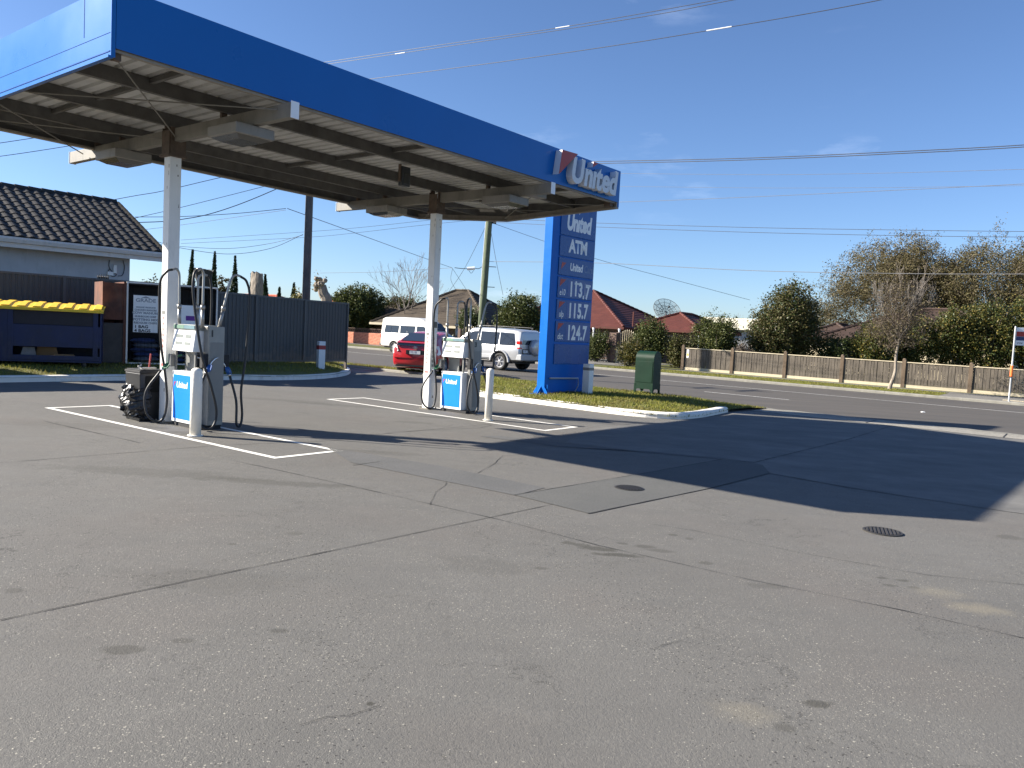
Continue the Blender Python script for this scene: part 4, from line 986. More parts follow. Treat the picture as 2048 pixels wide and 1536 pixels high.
# ================================================================ PRICE SIGN
sp = on_ground(1088, 788, .17); sz = isl_z(sp.x, sp.y) - .03
SA = math.radians(90 - 39.5)
sign = thing('price_sign', 'tall blue fuel price sign tower on the grass island', 'sign', (sp.x, sp.y, sz), SA)
SW_, ST_, SH_ = 1.86, .24, 5.62
mb = MB(); mb.box(0, SW_, 0, ST_, .0, SH_); body = part('pylon', mb, M_SIGNBLUE, sign, bev=.01)
mb = MB(); mb.box(-.18, .22, -.14, ST_ + .14, -.02, .025); part('base_plate', mb, M_SIGNBLUE, sign)
for y0, y1 in ((-.13, 0), (ST_, ST_ + .13)):
    mb = MB(); yy = y0 if y0 < 0 else y1; yb = 0 if y0 < 0 else ST_
    mb.prism([(yb, .02), (yy, .02), (yb, .20)] if y0 < 0 else [(yb, .02), (yb, .20), (yy, .02)], 'x', .0, .02); part('gusset', mb, M_SIGNBLUE, sign)
mb = MB(); mb.prism([(0, .02), (-.16, .02), (0, .22)], 'y', .1, .12); part('gusset', mb, M_SIGNBLUE, sign)
mb = MB(); mb.prism([(.04, .02), (.30, .02), (.04, .26)], 'y', -.06, -.04); part('gusset', mb, M_SIGNBLUE, sign)
# cable tray lying at the foot
mb = MB(); mb.tube([(.15, -.05, .42), (1.35, -.05, .40)], .022, 6); mb.tube(smooth_path([(1.35, -.05, .40), (1.3, -.1, .25), (1.1, -.15, .06)], 4), .014, 6); part('conduit', mb, M_STEELGALV, sign)
def sign_z(py): # height on the sign's left front edge for a photo row
    lo, hi = 0, 9
    d0 = Vector((sp.x, sp.y, sz))
    for _ in range(40):
        m_ = (lo + hi) / 2; q = d0 + Vector((math.cos(SA) * .5, math.sin(SA) * .5, m_)) - Vector((0, 0, EYE)); y = 768 - FPX * q.dot(_up) / q.dot(_fw)
        if y > py: lo = m_
        else: hi = m_
    return lo
rows = [('header', 505 - 34, 411), ('ATM', 513, 471), ('card', 551, 514), ('e10', 596, 553), ('ulp', 639, 598), ('dist', 684, 641), ('blank', 729, 687)]
X0, X1 = .30, SW_ - .03
def right(M): return M
for nm, yb, yt in rows:
    z0, z1 = sign_z(yb) + .012, sign_z(yt) - .012
    if nm == 'header': z1 = SH_ - .05
    mb = MB(); mb.box(X0, X1, -.022, -.001, z0, z1); pn = part('panel', mb, M_PANELBLUE, sign, bev=.006); h = z1 - z0
    def T(txt, x, z, size, mat=M_LETTERWHITE, xs=.85, off=.019, shear=.0, sp_=.95, al='CENTER'):
        return place_text('lettering', txt, mat, pn, face_frame((x, -.0245, z), (1, 0, 0)) @ Matrix.Identity(4), size=size, offset=off * size / .4, shear=shear, xs=xs, space=sp_, align=al)
    xc = (X0 + X1) / 2
    if nm == 'header':
        T('Unıted', xc, z0 + .16, .56, xs=.72, shear=.12, off=.020)
        mb = MB(); xi = xc + .01; zi = z0 + .16 + .41; mb.add([(xi - .03, -.0246, zi + .07), (xi - .045, -.0246, zi), (xi + .06, -.0246, zi + .07)], [(0, 1, 2)]); part('logo_dot', mb, M_LETTERWHITE, pn)
        mb = MB(); mb.add([(X0 + .25, -.0246, z1 - .08), (X0 + .18, -.0246, z0 + .74), (X0 + .75, -.0246, z1 - .08)], [(0, 1, 2)]); part('logo_mark', mb, M_RED, pn)
    elif nm == 'ATM': T('ATM', xc + .02, z0 + h * .26, .44, xs=.9, off=.018)
    elif nm == 'card':
        T('United', xc - .02, z0 + h * .32, .26, xs=.82, shear=.1, off=.016); T('Card', xc + .52, z0 + h * .32, .26, mat=M_LETTERDIM, xs=.8, shear=.1, off=.01)
        mb = MB(); mb.add([(X0 + .12, -.0246, z0 + h * .72), (X0 + .09, -.0246, z0 + h * .32), (X0 + .30, -.0246, z0 + h * .72)], [(0, 1, 2)]); part('logo_mark', mb, M_RED, pn)
    elif nm in ('e10', 'ulp', 'dist'):
        mb = MB(); mb.box(X0 + .42, X1 - .05, -.0245, -.0222, z0 + .05, z1 - .05); part('digit_board', mb, M_DIGITBLUE, pn)
        T(nm, X0 + .20, z0 + h * .12, .22, xs=.78, shear=.12, off=.004)
        mb = MB(); mb.add([(X0 + .10, -.0246, z1 - .05), (X0 + .07, -.0246, z0 + h * .52), (X0 + .34, -.0246, z1 - .05)], [(0, 1, 2)]); part('logo_mark', mb, M_RED, pn)
        pr = {'e10': '113.7', 'ulp': '115.7', 'dist': '124.7'}[nm]
        for k, (ch, xx) in enumerate(zip(pr, (.62, .82, 1.03, 1.17, 1.31))):
            dx = .03 if (nm == 'e10' and k == 4) else 0; dzz = (-.03 if k in (3, 4) else .02 if k == 1 else 0) if nm == 'e10' else 0
            me = text_mesh(ch, size=.50, offset=.020, xs=.72, align='CENTER'); me.transform(face_frame((X0 + xx + dx - .05, -.0262, z0 + h * .13 + dzz), (1, 0, 0))); me.materials.clear(); me.materials.append(M_LETTERWHITE); me.name = 'digit'; link('digit', me, pn)
        if nm == 'e10':
            for xx, zz, w_, h_ in ((.70, .36, .22, .05), (1.27, .34, .16, .05), (1.16, .10, .012, .32), (1.21, .10, .010, .3)):
                mb = MB(); mb.box(X0 + xx, X0 + xx + w_, -.0268, -.0263, z0 + zz, z0 + zz + h_); part('tape', mb, M_LETTER, pn)

# white square post with a grey band in front of the sign's foot
def square_post(loc, rz, w, h, label, bandz, bandcol, name='marker_post'):
    t = thing(name, label, 'post', loc, rz, 'white square marker posts')
    mb = MB(); mb.box(-w / 2, w / 2, -w / 2, w / 2, -.03, h); part('post', mb, M_WHITE, t, bev=.006)
    for z in bandz:
        mb = MB(); e = .003; mb.box(-w / 2 - e, w / 2 + e, -w / 2 - e, w / 2 + e, z[0], z[1]); part('band', mb, bandcol, t)
    return t
wp = on_ground(1174, 789, .17); square_post((wp.x, wp.y, isl_z(wp.x, wp.y)), SA, .20, .76, 'white square post with a grey band at the foot of the price sign', [(.60, .67)], M_PUMPGREY)
vp = on_ground(641, 730, .32); square_post((vp.x, vp.y, lv_z(vp.x, vp.y)), .6, .20, .80, 'white square post with a red band on the shaded verge', [(.56, .68)], M_RED)

# ================================================================ GREEN POSTAL BOX
mp = on_ground(1304, 791, .17); mz = isl_z(mp.x, mp.y)
mail = thing('postal_box', 'dark green postal relay box with a rounded top on the grass island', 'postal box', (mp.x - .56 * math.cos(math.radians(-37)), mp.y - .56 * math.sin(math.radians(-37)), mz - .01), math.radians(-37))
# local x along the side face (to the right/back), y to the left/back
MW, MD, MH = .56, .44, 1.18
def box_outline(r=.21, n=10, h=MH, w=MD):
    pts = [(0, .15), (w, .15)]
    for k in range(n + 1): a = math.pi / 2 * k / n; pts.append((w - r + r * math.cos(a), h - r + r * math.sin(a)))
    for k in range(n + 1): a = math.pi / 2 + math.pi / 2 * k / n; pts.append((r + r * math.cos(a), h - r + r * math.sin(a)))
    return pts
mb = MB(); mb.prism([(y, z) for y, z in box_outline()][::1], 'x', 0, MW); part('body', mb, M_POSTGREEN, mail, bev=.008)
for x in (-.006, MW - .044):
    for y in (-.006, MD - .044):
        mb = MB(); mb.box(x, x + .05, y, y + .05, -.02, .30); part('leg', mb, M_POSTGREEN, mail, bev=.004)
for (x0, x1, y0, y1) in ((.044, MW - .044, -.005, -.001), (.044, MW - .044, MD + .001, MD + .005)):
    mb = MB(); mb.prism([(x0, .25), (x0, .08), (x0 + .05, .15), (x1 - .05, .15), (x1, .08), (x1, .25)], 'y', y0, y1); part('skirt', mb, M_POSTGREEN, mail)
for x0 in (-.005, MW + .001):
    mb = MB(); mb.prism([(.044, .25), (.044, .08), (.10, .15), (MD - .10, .15), (MD - .044, .08), (MD - .044, .25)][::-1], 'x', x0, x0 + .004); part('skirt', mb, M_POSTGREEN, mail)
mb = MB(); mb.box(.03, MW - .03, -.010, -.001, .33, MH - .28); part('door', mb, M_POSTGREEN, mail, bev=.003)
mb = MB(); mb.box(-.010, -.001, .03, MD - .03, .34, .352); part('seam', mb, M_POSTGREEN, mail)
# ================================================================ LEFT SIDE: FENCE, SKIP, CAGE, HOUSE
def fence_run(name, label, p0, p1, h0, h1, base, npan, mat, posts=True):
    # sheet-steel fence: each panel a ribbed sheet, each post and rail its own piece; z heights are absolute
    p0 = Vector((p0[0], p0[1], 0)); p1 = Vector((p1[0], p1[1], 0)); L = (p1 - p0).length; ang = math.atan2(p1.y - p0.y, p1.x - p0.x)
    t = thing(name, label, 'fence', (p0.x, p0.y, 0), ang)
    for k in range(npan):
        x0 = L * k / npan + .03; x1 = L * (k + 1) / npan - .03; w = x1 - x0; n = max(6, int(w / .125)); mb = MB(); vs = []; prof = []
        for r in range(n):
            x = x0 + w * r / n; d = w / n; prof += [(x, 0), (x + d * .55, 0), (x + d * .66, .011), (x + d * .92, .011)]
        prof.append((x1, 0)); hh = h0 + (h1 - h0) * (k + .5) / npan; bb = base
        for x, y in prof: vs += [(x, y, bb), (x, y, hh - .03)]
        m = len(prof); mb.add(vs, [(2 * i, 2 * i + 2, 2 * i + 3, 2 * i + 1) for i in range(m - 1)])
        part('panel', mb, mat, t)
        mb = MB(); mb.box(x0, x1, -.02, .045, hh - .05, hh); part('top_rail', mb, M_FENCEPOST, t)
        mb = MB(); mb.box(x0, x1, -.02, .045, bb, bb + .06); part('bottom_rail', mb, M_FENCEPOST, t)
    for k in range(npan + 1):
        x = L * k / npan; hh = h0 + (h1 - h0) * k / npan; mb = MB(); mb.box(x - .03, x + .03, -.028, .052, base - .3, hh + .005); part('post', mb, M_FENCEPOST, t)
    return t
# the long fence ends at the driveway; its two lengths meet behind the cage
F_END = at(694, 660, 25.6); F_MID = at(398, 640, 20.7)
fence_run('metal_fence', 'slate grey sheet metal fence running to the driveway behind the pumps', (F_MID.x, F_MID.y), (F_END.x, F_END.y), 2.27, 2.235, .36, 2 + 1, M_DARKFENCE)
F_L0 = at(-260, 620, 17.6); F_L1 = at(420, 640, 23.3)
lf = fence_run('metal_fence', 'dark sheet metal fence behind the blue skip below the grey house', (F_L0.x, F_L0.y), (F_L1.x, F_L1.y), 2.44, 2.44, .25, 4, M_DARKFENCE)
for k in range(7):
    q = at(174 + k * 4.6, 553, 21.6); mb = MB(); mb.lathe([(.018, 0), (.02, .05), (.012, .07), (.004, .13)], 6)
    inv = lf.matrix_basis.inverted(); l = inv @ Vector((q.x, q.y, 0)); part('finial', mb, M_BLACK, lf, loc=(l.x, .01, 2.44))

# ---- blue skip with yellow lid
kp = on_ground(197, 739, .2); SKA = math.radians(-4)
kx = kp.x; ky = kp.y + .1; kz = lv_z(kx, ky)
skip = thing('skip_bin', 'blue steel skip bin with a ribbed yellow plastic lid', 'skip', (kx, ky, kz), math.radians(25))
SL, SD = 2.7, 1.25    # local x to the left is negative: 0 .. -SL ; y into depth
mb = MB(); t_ = .03
mb.box(-SL, 0, SD - .03, SD, .12, 1.40)                                   # back
mb.box(-SL, -SL + .03, 0, SD - .03, .12, 1.30); mb.box(-.03, 0, 0, SD - .03, .12, 1.30)   # ends
mb.box(-SL + .03, -.03, .0, SD - .03, .12, .16)                             # floor
part('tub', mb, M_SKIPBLUE, skip, bev=.004)
mb = MB(); mb.box(-SL + .03, -.03, -.005, .03, .46, .95); part('front_rail', mb, M_SKIPBLUE, skip, bev=.004)
mb = MB(); mb.box(-SL + .03, -.03, -.005, .03, .165, .27); part('sill', mb, M_SKIPBLUE, skip, bev=.004)
for x in (-1.78, -.12):
    mb = MB(); mb.box(x - .05, x + .05, -.012, .028, .24, 1.30); part('front_post', mb, M_SKIPBLUE, skip, bev=.004)
mb = MB(); mb.prism([(-SL - .02, .16), (-1.83, .16), (-1.83, 1.30), (-2.05, 1.31), (-SL - .02, 1.33)], 'y', -.004, .024); part('front_plate', mb, M_SKIPBLUE, skip)
mb = MB(); mb.box(-1.73, -.17, .02, .05, .955, 1.29); part('opening_panel', mb, pm('opening_black', (.022, .018, .022), .7, var=.5, scale=2), skip)  # black panel added across the upper opening, standing for its dark inside
for x in (-SL + .3, -.35):
    for y in (.12, SD - .15):
        mb = MB(); mb.lathe([(.06, 0), (.06, .11)], 10, c=(x, y, 0)); part('castor', mb, M_BLACK, skip)
lid = MB(); vs = []
prof = [(-.06, 1.295), (-.04, 1.325), (.55, 1.41), (SD + .02, 1.455)]
for x in (-SL - .05, .04):
    for y, z in prof: vs.append((x, y, z))
    for y, z in prof[::-1]: vs.append((x, y, z - .03))
m = 8; lid.add(vs, [tuple(range(m)), tuple(range(m, 2 * m))[::-1]] + [(k, m + k, m + (k + 1) % m, (k + 1) % m) for k in range(m)])
lo = part('lid', lid, M_YELLOW, skip)
for k in range(9):
    x = -SL + .12 + k * .30; mb = MB(); vs = []
    for xx, dz in ((x, .0), (x + .03, .028), (x + .17, .028), (x + .20, .0)):
        for y, z in ((.0, 1.332), (.55, 1.407), (SD - .05, 1.448)): vs.append((xx, y, z + dz))
    mb.add(vs, [(3 * i + j, 3 * i + j + 1, 3 * i + j + 4, 3 * i + j + 3) for i in range(3) for j in range(2)] + [(0, 3, 6, 9), (2, 11, 8, 5)]); part('lid_rib', mb, M_YELLOW, lo)
# unseen larger skip, added out of frame on the left to shade the kerb
shade_skip = copy_tree(skip); shade_skip.location = (-11.35, 15.75, kz); shade_skip.rotation_euler = (0, 0, math.radians(52)); shade_skip.scale = (1.25, 1.25, 1.28)
tag(shade_skip, 'unseen larger blue skip bin added left of the first to shade the kerb', 'skip', 'blue skip bins on the verge'); skip['group'] = 'blue skip bins on the verge'
# rubbish inside the skip
for (x, y, z, sx, sy, sz_, rz_, mt, lb) in ((-1.45, .18, .18, .34, .03, .26, .2, M_BAGPALE, 'white plastic crate sheet lying in the skip'), (-1.1, .25, .18, .5, .04, .30, -.3, M_CARD, 'flattened brown cardboard box inside the skip'), (-.75, .2, .18, .5, .3, .12, .1, M_CARD, 'low cardboard tray on the skip floor')):
    mb = MB(); mb.box(-sx / 2, sx / 2, -sy / 2, sy / 2, 0, sz_, top=(.06, .0))
    c_, s_ = math.cos(skip.rotation_euler.z), math.sin(skip.rotation_euler.z)
    o = part('cardboard_box' if mt is M_CARD else 'plastic_sheet', mb, mt, loc=(kx + c_ * x - s_ * y, ky + s_ * x + c_ * y, kz + z), rz=skip.rotation_euler.z + rz_); tag(o, lb, 'box' if mt is M_CARD else 'sheet')

# ---- rusty open-topped container next to the skip
rp0 = on_ground(250, 733, .22); rz0 = lv_z(rp0.x, rp0.y)
cont = thing('steel_cabinet', 'rusty steel cabinet between the skip and the wire cage', 'cabinet', (rp0.x, rp0.y, rz0), math.radians(38))
mb = MB(); mb.box(-.06, .0, -.02, 1.0, 0, 1.98); 
part('side_panel', mb, M_RUST, cont)
mb = MB(); mb.box(-.52, -.06, .94, .98, .02, 1.96); part('back_panel', mb, M_RUST, cont)
mb = MB(); mb.box(-.52, -.49, .0, .94, .02, 1.96); part('side_panel', mb, M_RUST, cont)
mb = MB(); mb.box(-.49, -.06, .0, .03, .02, .98); part('lower_door', mb, pm('cabinet_dark', (.05, .04, .035), .7, var=.4, dirt=.4), cont)
mb = MB(); mb.box(-.49, -.06, .0, .03, 1.06, 1.94); part('upper_door', mb, M_RUST, cont)
# ---- wire cage with garden supplies
cg = thing('wire_cage', 'black wire mesh cage holding sacks of garden supplies', 'cage', (rp0.x + .03, rp0.y + .0, rz0), math.radians(28))
CW_, CH_, CD_ = 2.05, 1.98, .9
mb = MB()
for x in (0, CW_): 
    for y in (0, CD_): mb.box(x - .018, x + .018, y - .018, y + .018, 0, CH_)
for z in (.02, CH_): mb.box(0, CW_, -.016, .016, z - .018, z + .018); mb.box(0, CW_, CD_ - .016, CD_ + .016, z - .018, z + .018); mb.box(-.016, .016, 0, CD_, z - .018, z + .018); mb.box(CW_ - .016, CW_ + .016, 0, CD_, z - .018, z + .018)
part('frame', mb, M_STEELGALV, cg)
mb = MB()
for k in range(1, 26): mb.box(k * CW_ / 26 - .0025, k * CW_ / 26 + .0025, -.003, .003, .03, CH_ - .02)
for k in range(1, 13): mb.box(.02, CW_ - .02, -.006, -.003, k * CH_ / 13 - .0025, k * CH_ / 13 + .0025)
part('mesh', mb, M_BLACKMATT, cg)
mb = MB(); mb.box(.02, CW_ - .02, CD_ - .05, CD_ - .02, .03, CH_ - .03); mb.box(CW_ - .03, CW_ - .018, .02, CD_ - .05, .03, CH_ - .03); part('lining', mb, M_BLACKMATT, cg)
mb = MB(); mb.box(.02, CW_ - .02, .02, CD_ - .05, CH_ - .05, CH_ - .02); part('roof', mb, M_BLACKMATT, cg)
bd = MB(); bd.box(.13, .68, -.024, -.010, .78, 1.68); board = part('sign_board', bd, M_WHITE, cg, bev=.002)
yy = 1.52
for txt, sz_, mt, dz in (('GRADE', .105, M_TEXTGREY, .145), ('ORGANIC PRODUCTS', .040, M_TEXTGREY, .07), ('CHICKEN MANURE', .052, M_TEXTGREY, .075), ('COW MANURE', .066, M_TEXTGREY, .082), ('MUSHROOM COMP', .050, M_TEXTGREY, .082), ('POTTING MIX', .066, M_TEXTGREY, .075), ('REDGUM CHIPS', .056, M_TEXTGREY, .105), ('1 BAG', .085, M_TEXT, .095), ('4 BAGS', .085, M_TEXT, 0)):
    place_text('lettering', txt, mt, board, face_frame((.405 if mt is M_TEXTGREY else .16, -.0255, yy), (1, 0, 0)), size=sz_ * 1.15, offset=.0035, xs=1.15 if len(txt) < 13 else .95, align='CENTER' if mt is M_TEXTGREY else 'LEFT'); yy -= dz
mb = MB(); mb.add([(.29, -.0252, 1.615), (.52, -.0252, 1.615), (.405, -.0252, 1.665)], [(0, 1, 2)]); part('emblem', mb, M_TEXTGREY, board)
def sack(seed, L=.62, W=.40, H=.13):
    rg = np.random.default_rng(seed); mb = MB(); n, m = 9, 6; vs = []
    for s in (1, -1):
        for i in range(n):
            for j in range(m):
                u = i / (n - 1) * 2 - 1; v = j / (m - 1) * 2 - 1; e = max(0, (1 - u ** 4)) ** .5 * max(0, (1 - v ** 4)) ** .5
                vs.append((u * L / 2, v * W / 2, H / 2 + s * H / 2 * e * (1 + rg.normal() * .07)))
    fs = []
    for s in range(2):
        for i in range(n - 1):
            for j in range(m - 1):
                a = s * n * m + i * m + j; q = (a, a + m, a + m + 1, a + 1); fs.append(q if s == 0 else q[::-1])
    return mb.add(vs, fs)
sm = [mesh_of(sack(k), 'sack', M_BAGBLUE if k % 3 else M_BAGPALE, True) for k in range(6)]
cq, sq = math.cos(cg.rotation_euler.z), math.sin(cg.rotation_euler.z); kk = 0
pos_lbl = ('at the front', 'behind'); 
lv_names = ('bottom', 'second', 'third', 'fourth', 'top')
for row in range(5):
    for c in range(2 if row < 4 else 1):
        lx = .42 + c * .66 + random.Random(kk).uniform(-.05, .05); ly = .30 + random.Random(kk + 50).uniform(-.03, .03)
        o = link('garden_sack', sm[kk % 6], None, (cg.location.x + cq * lx - sq * ly, cg.location.y + sq * lx + cq * ly, rz0 + .04 + row * .115), cg.rotation_euler.z + random.Random(kk).uniform(-.12, .12))
        o.rotation_euler.x = random.Random(kk + 9).uniform(-.06, .06)
        tag(o, 'sack of garden mix, %s of the %s stack inside the wire cage' % (lv_names[row], 'left' if c == 0 else 'right'), 'sack', 'sacks inside the wire cage'); kk += 1
# purple and white poster fixed on the cage's right
mb = MB(); mb.box(1.15, 1.75, -.022, -.008, .55, 1.50); ps = part('poster', mb, M_CLEANWHITE, cg)
mb = MB(); mb.box(1.32, 1.62, -.0245, -.0225, 1.12, 1.24); part('poster_print', mb, M_PURPLE, ps)
mb = MB(); mb.box(1.20, 1.70, -.0245, -.0225, .70, .9); part('poster_print', mb, M_PURPLE, ps)

# ---- grey rendered house with charcoal tiles
HE = at(327, 506, 26.3); HA = math.radians(90 - 43); EZ = HE.z
house = thing('house', 'grey rendered house with a charcoal tiled roof behind the skip', 'house', (HE.x, HE.y, 0), HA)
# local x along the eave (to the right/far), y to the back; eave corner at the origin
mb = MB(); mb.box(-15, -.85, .55, 7.3, 0, EZ - .02); part('wall', mb, M_RENDERWALL, house)
mb = MB(); mb.box(-15.5, .0, -.02, .55, EZ - .17, EZ - .145); part('soffit', mb, M_GUTTERPAINT, house)
mb = MB(); mb.prism([(-.10, EZ - .16), (-.02, EZ - .17), (-.02, EZ - .0), (-.12, EZ - .0), (-.13, EZ - .06)][::-1], 'x', -15.5, .03); part('gutter', mb, M_GUTTERPAINT, house)
mb = MB(); mb.box(-15.5, .0, -.018, .01, EZ - .30, EZ - .165); part('fascia_board', mb, M_GUTTERPAINT, house)
PI_ = math.radians(25); RUN = 4.1; RISE = RUN * math.tan(PI_)
mb = MB()
mb.add([(-15.5, -.05, EZ), (.0, -.05, EZ), (.0, RUN, EZ + RISE), (-15.5, RUN, EZ + RISE), (-15.5, 2 * RUN, EZ), (.0, 2 * RUN, EZ)], [(0, 1, 2, 3), (3, 2, 5, 4), (1, 5, 2)])
roof = part('roof', mb, M_TILEDARK, house)
M_VERGE = pm('verge_mortar', (.035, .033, .03), .95, spec=.03)
# tile: a shallow double wave with a thick lower lip
def tile_mesh(w=.30, l=.40):
    mb = MB(); vs = []; n = 7
    for j, (yy_, zz) in enumerate(((0, .030), (l, .008))):
        for i in range(n):
            u = i / (n - 1); z = .026 * math.sin(u * math.pi * 2 + .4) ; vs.append((u * w, yy_, zz + .026 + z))
    for i in range(n):
        u = i / (n - 1); vs.append((u * w, .0, .0 + .012 + .026 * math.sin(u * math.pi * 2 + .4)))
    mb.add(vs, [(i, i + 1, n + i + 1, n + i) for i in range(n - 1)] + [(2 * n + i, 2 * n + i + 1, i + 1, i) for i in range(n - 1)])
    return mb
tm = mesh_of(tile_mesh(), 'tile', M_TILEDARK); rows_ = 12; row_l = (RUN / math.cos(PI_)) / rows_
cnt = 0; rest = MB(); tmb = tile_mesh()
for r in range(rows_):
    for c in range(50):
        x = -.30 - c * .30 - (.0); s = r * row_l; y = -.07 + s * math.cos(PI_); z = EZ + .0 + s * math.sin(PI_)
        if c < 25 and cnt < 300:
            o = link('tile', tm, roof, (x, y, z)); o.rotation_euler = (PI_ + random.Random(cnt).uniform(-.012, .012), 0, 0); cnt += 1
        else:
            M = Matrix.Translation((x, y, z)) @ Matrix.Rotation(PI_, 4, 'X'); rest.add([M @ Vector(v) for v in tmb.v], tmb.f)
o = part('tile_field', rest, M_TILEDARK, roof); o['kind'] = 'stuff'
for k in range(38):
    x = -.0 - k * .40; mb = MB(); mb.tube([(x, RUN, EZ + RISE + .02), (x - .44, RUN, EZ + RISE + .045)], .11, 10); part('ridge_cap', mb, M_TILEDARK, roof)
for k in range(11):
    s = k * .40; mb = MB(); a = (0.02, -.05 + s * math.cos(PI_), EZ + .04 + s * math.sin(PI_)); s2 = s + .44; b = (.02, -.05 + s2 * math.cos(PI_), EZ + .03 + s2 * math.sin(PI_)); mb.tube([a, b], .07, 8); part('verge_cap', mb, M_VERGE, roof)
# meter boxes and loose cabling on the wall
for (px, py, w, h) in ((240, 538, .05, .13), (227, 547, .09, .06)):
    q = house.matrix_basis.inverted() @ at(px, py, 25.4); mb = MB(); mb.box(q.x - w, q.x + w, .49, .549, q.z - h, q.z + h); part('meter_box', mb, M_WHITE, house, bev=.01)
def wall_pt(px, py):
    inv = house.matrix_basis.inverted(); o = inv @ Vector((0, 0, EYE)); d = inv @ at(px, py, 20); dd = d - o; t = (.53 - o.y) / dd.y; return o + dd * t
mb = MB(); mb.tube(smooth_path([wall_pt(219, 520), wall_pt(218, 533), wall_pt(224, 543), wall_pt(233, 549), wall_pt(226, 553), wall_pt(216, 546), wall_pt(219, 538)], 5), .012, 5); mb.tube(smooth_path([wall_pt(246, 521), wall_pt(249, 535), wall_pt(245, 550), wall_pt(236, 552)], 5), .012, 5); part('cable', mb, M_BLACK, house)
# ================================================================ VEHICLES
def loft_body(st, arches, zsplit=None):
    mb = MB(); n = None; vs = []
    for (x, w, zl, zb, gw, zt) in st:
        h = [(w * .82, zl), (w - .03, zl + .07), (w, zl + .22), (w + .004, (zl + zb) / 2 + .05), (w - .012, zb - .04), (w - .035, zb), (gw + (w - .035 - gw) * .12, zb + (zt - zb) * .80), (gw, zt - .05), (gw - .10, zt - .012), (gw * .5, zt)]
        ring = [(0, zl)] + h + [(0, zt)] + [(-y, z) for y, z in h[::-1]]
        n = len(ring); vs += [(x, y, z) for y, z in ring]
    m = len(st); fs = [(i * n + j, (i + 1) * n + j, (i + 1) * n + (j + 1) % n, i * n + (j + 1) % n) for i in range(m - 1) for j in range(n)]
    fs += [tuple(range(n)), tuple((m - 1) * n + j for j in range(n))[::-1]]
    mb.add(vs, fs); me = mesh_of(mb, 'body', M_WHITE, False)
    bm = bmesh.new(); bm.from_mesh(me); bmesh.ops.recalc_face_normals(bm, faces=bm.faces[:]); bm.to_mesh(me); bm.free()
    ob = bpy.data.objects.new('tmp', me); COL.objects.link(ob); cut = []
    for (x, z, r) in arches:
        c = MB(); c.lathe([(r, -2), (r, 2)], 28); c.xform(Matrix.Translation((x, 0, z)) @ Matrix.Rotation(math.pi / 2, 4, 'X'))
        # leave the middle of the floor in place: two half cutters
        for y0, y1 in ((.45, 2), (-2, -.45)):
            c = MB(); c.lathe([(r, y0), (r, y1)], 28); c.xform(Matrix.Translation((x, 0, z)) @ Matrix.Rotation(-math.pi / 2, 4, 'X'))
            cm_ = mesh_of(c, 'cut', M_BLACK); b2 = bmesh.new(); b2.from_mesh(cm_); bmesh.ops.recalc_face_normals(b2, faces=b2.faces[:]); b2.to_mesh(cm_); b2.free()
            co = bpy.data.objects.new('cut', cm_); COL.objects.link(co); cut.append(co)
            md = ob.modifiers.new('b', 'BOOLEAN'); md.operation = 'DIFFERENCE'; md.object = co; md.solver = 'EXACT'
    dg = bpy.context.evaluated_depsgraph_get(); dg.update(); out = bpy.data.meshes.new_from_object(ob.evaluated_get(dg))
    for c in cut: bpy.data.objects.remove(c)
    bpy.data.objects.remove(ob); return out
def smooth_by_angle(me, deg=38):
    bm = bmesh.new(); bm.from_mesh(me); lim = math.radians(deg)
    for f in bm.faces: f.smooth = True
    for e in bm.edges: e.smooth = not (len(e.link_faces) == 2 and e.calc_face_angle(0) > lim)
    bm.to_mesh(me); bm.free()
_wheel_cache = {}
def wheel(parent, x, y, r, w, rim_mat, spokes=6, side=1):
    key = (r, w, rim_mat.name, spokes)
    if key not in _wheel_cache:
        t = MB(); t.lathe([(r * .66, -w / 2), (r * .9, -w / 2), (r * .985, -w * .36), (r, -w * .2), (r, w * .2), (r * .985, w * .36), (r * .9, w / 2), (r * .66, w / 2), (r * .64, w * .3), (r * .64, -w * .3), (r * .66, -w / 2)], 30); t.xform(Matrix.Rotation(-math.pi / 2, 4, 'X'))
        q = MB(); q.lathe([(r * .66, -w * .3), (r * .67, w * .42), (r * .60, w * .40), (r * .58, w * .12), (r * .16, w * .16), (.001, w * .16)], 30)
        q.lathe([(r * .15, w * .1), (r * .15, w * .40), (r * .11, w * .43), (.001, w * .43)], 14)
        for k in range(spokes):
            a = 2 * math.pi * k / spokes; s = MB(); s.box(r * .1, r * .63, -r * .055, r * .055, w * .22, w * .38, top=(0, .004)); s.xform(Matrix.Rotation(a, 4, 'Z')); q.add(s.v, s.f)
        q.xform(Matrix.Rotation(-math.pi / 2, 4, 'X'))
        _wheel_cache[key] = (mesh_of(t, 'tyre', M_TYRE, True), mesh_of(q, 'rim', rim_mat))
    tm_, rm_ = _wheel_cache[key]
    e = link('wheel', tm_, parent, (x, y, r)); e.rotation_euler = (0, 0, 0 if side > 0 else math.pi)
    rr = link('rim', rm_, e); return e
def quad_part(name, pts, mat, parent, t=.006):
    # thin slab through 3-D points (planar, ordered anticlockwise seen from outside)
    P = [Vector(p) for p in pts]; n = (P[1] - P[0]).cross(P[2] - P[0]).normalized() * t; k = len(P); mb = MB()
    mb.add([p + n for p in P] + [p - n for p in P], [tuple(range(k)), tuple(range(k, 2 * k))[::-1]] + [(k + i, k + (i + 1) % k, (i + 1) % k, i) for i in range(k)]); return part(name, mb, mat, parent)
def side_win(parent, pts, belt, roof, wb, wr, sgn, mat=None, name='side_window', off=.004):
    out = []
    for x, z in pts: f = (z - belt) / (roof - belt); out.append((x, sgn * (wb + (wr - wb) * f + off), z))
    if sgn > 0: out = out[::-1]
    return quad_part(name, out, mat or M_CARGLASS, parent, .005)

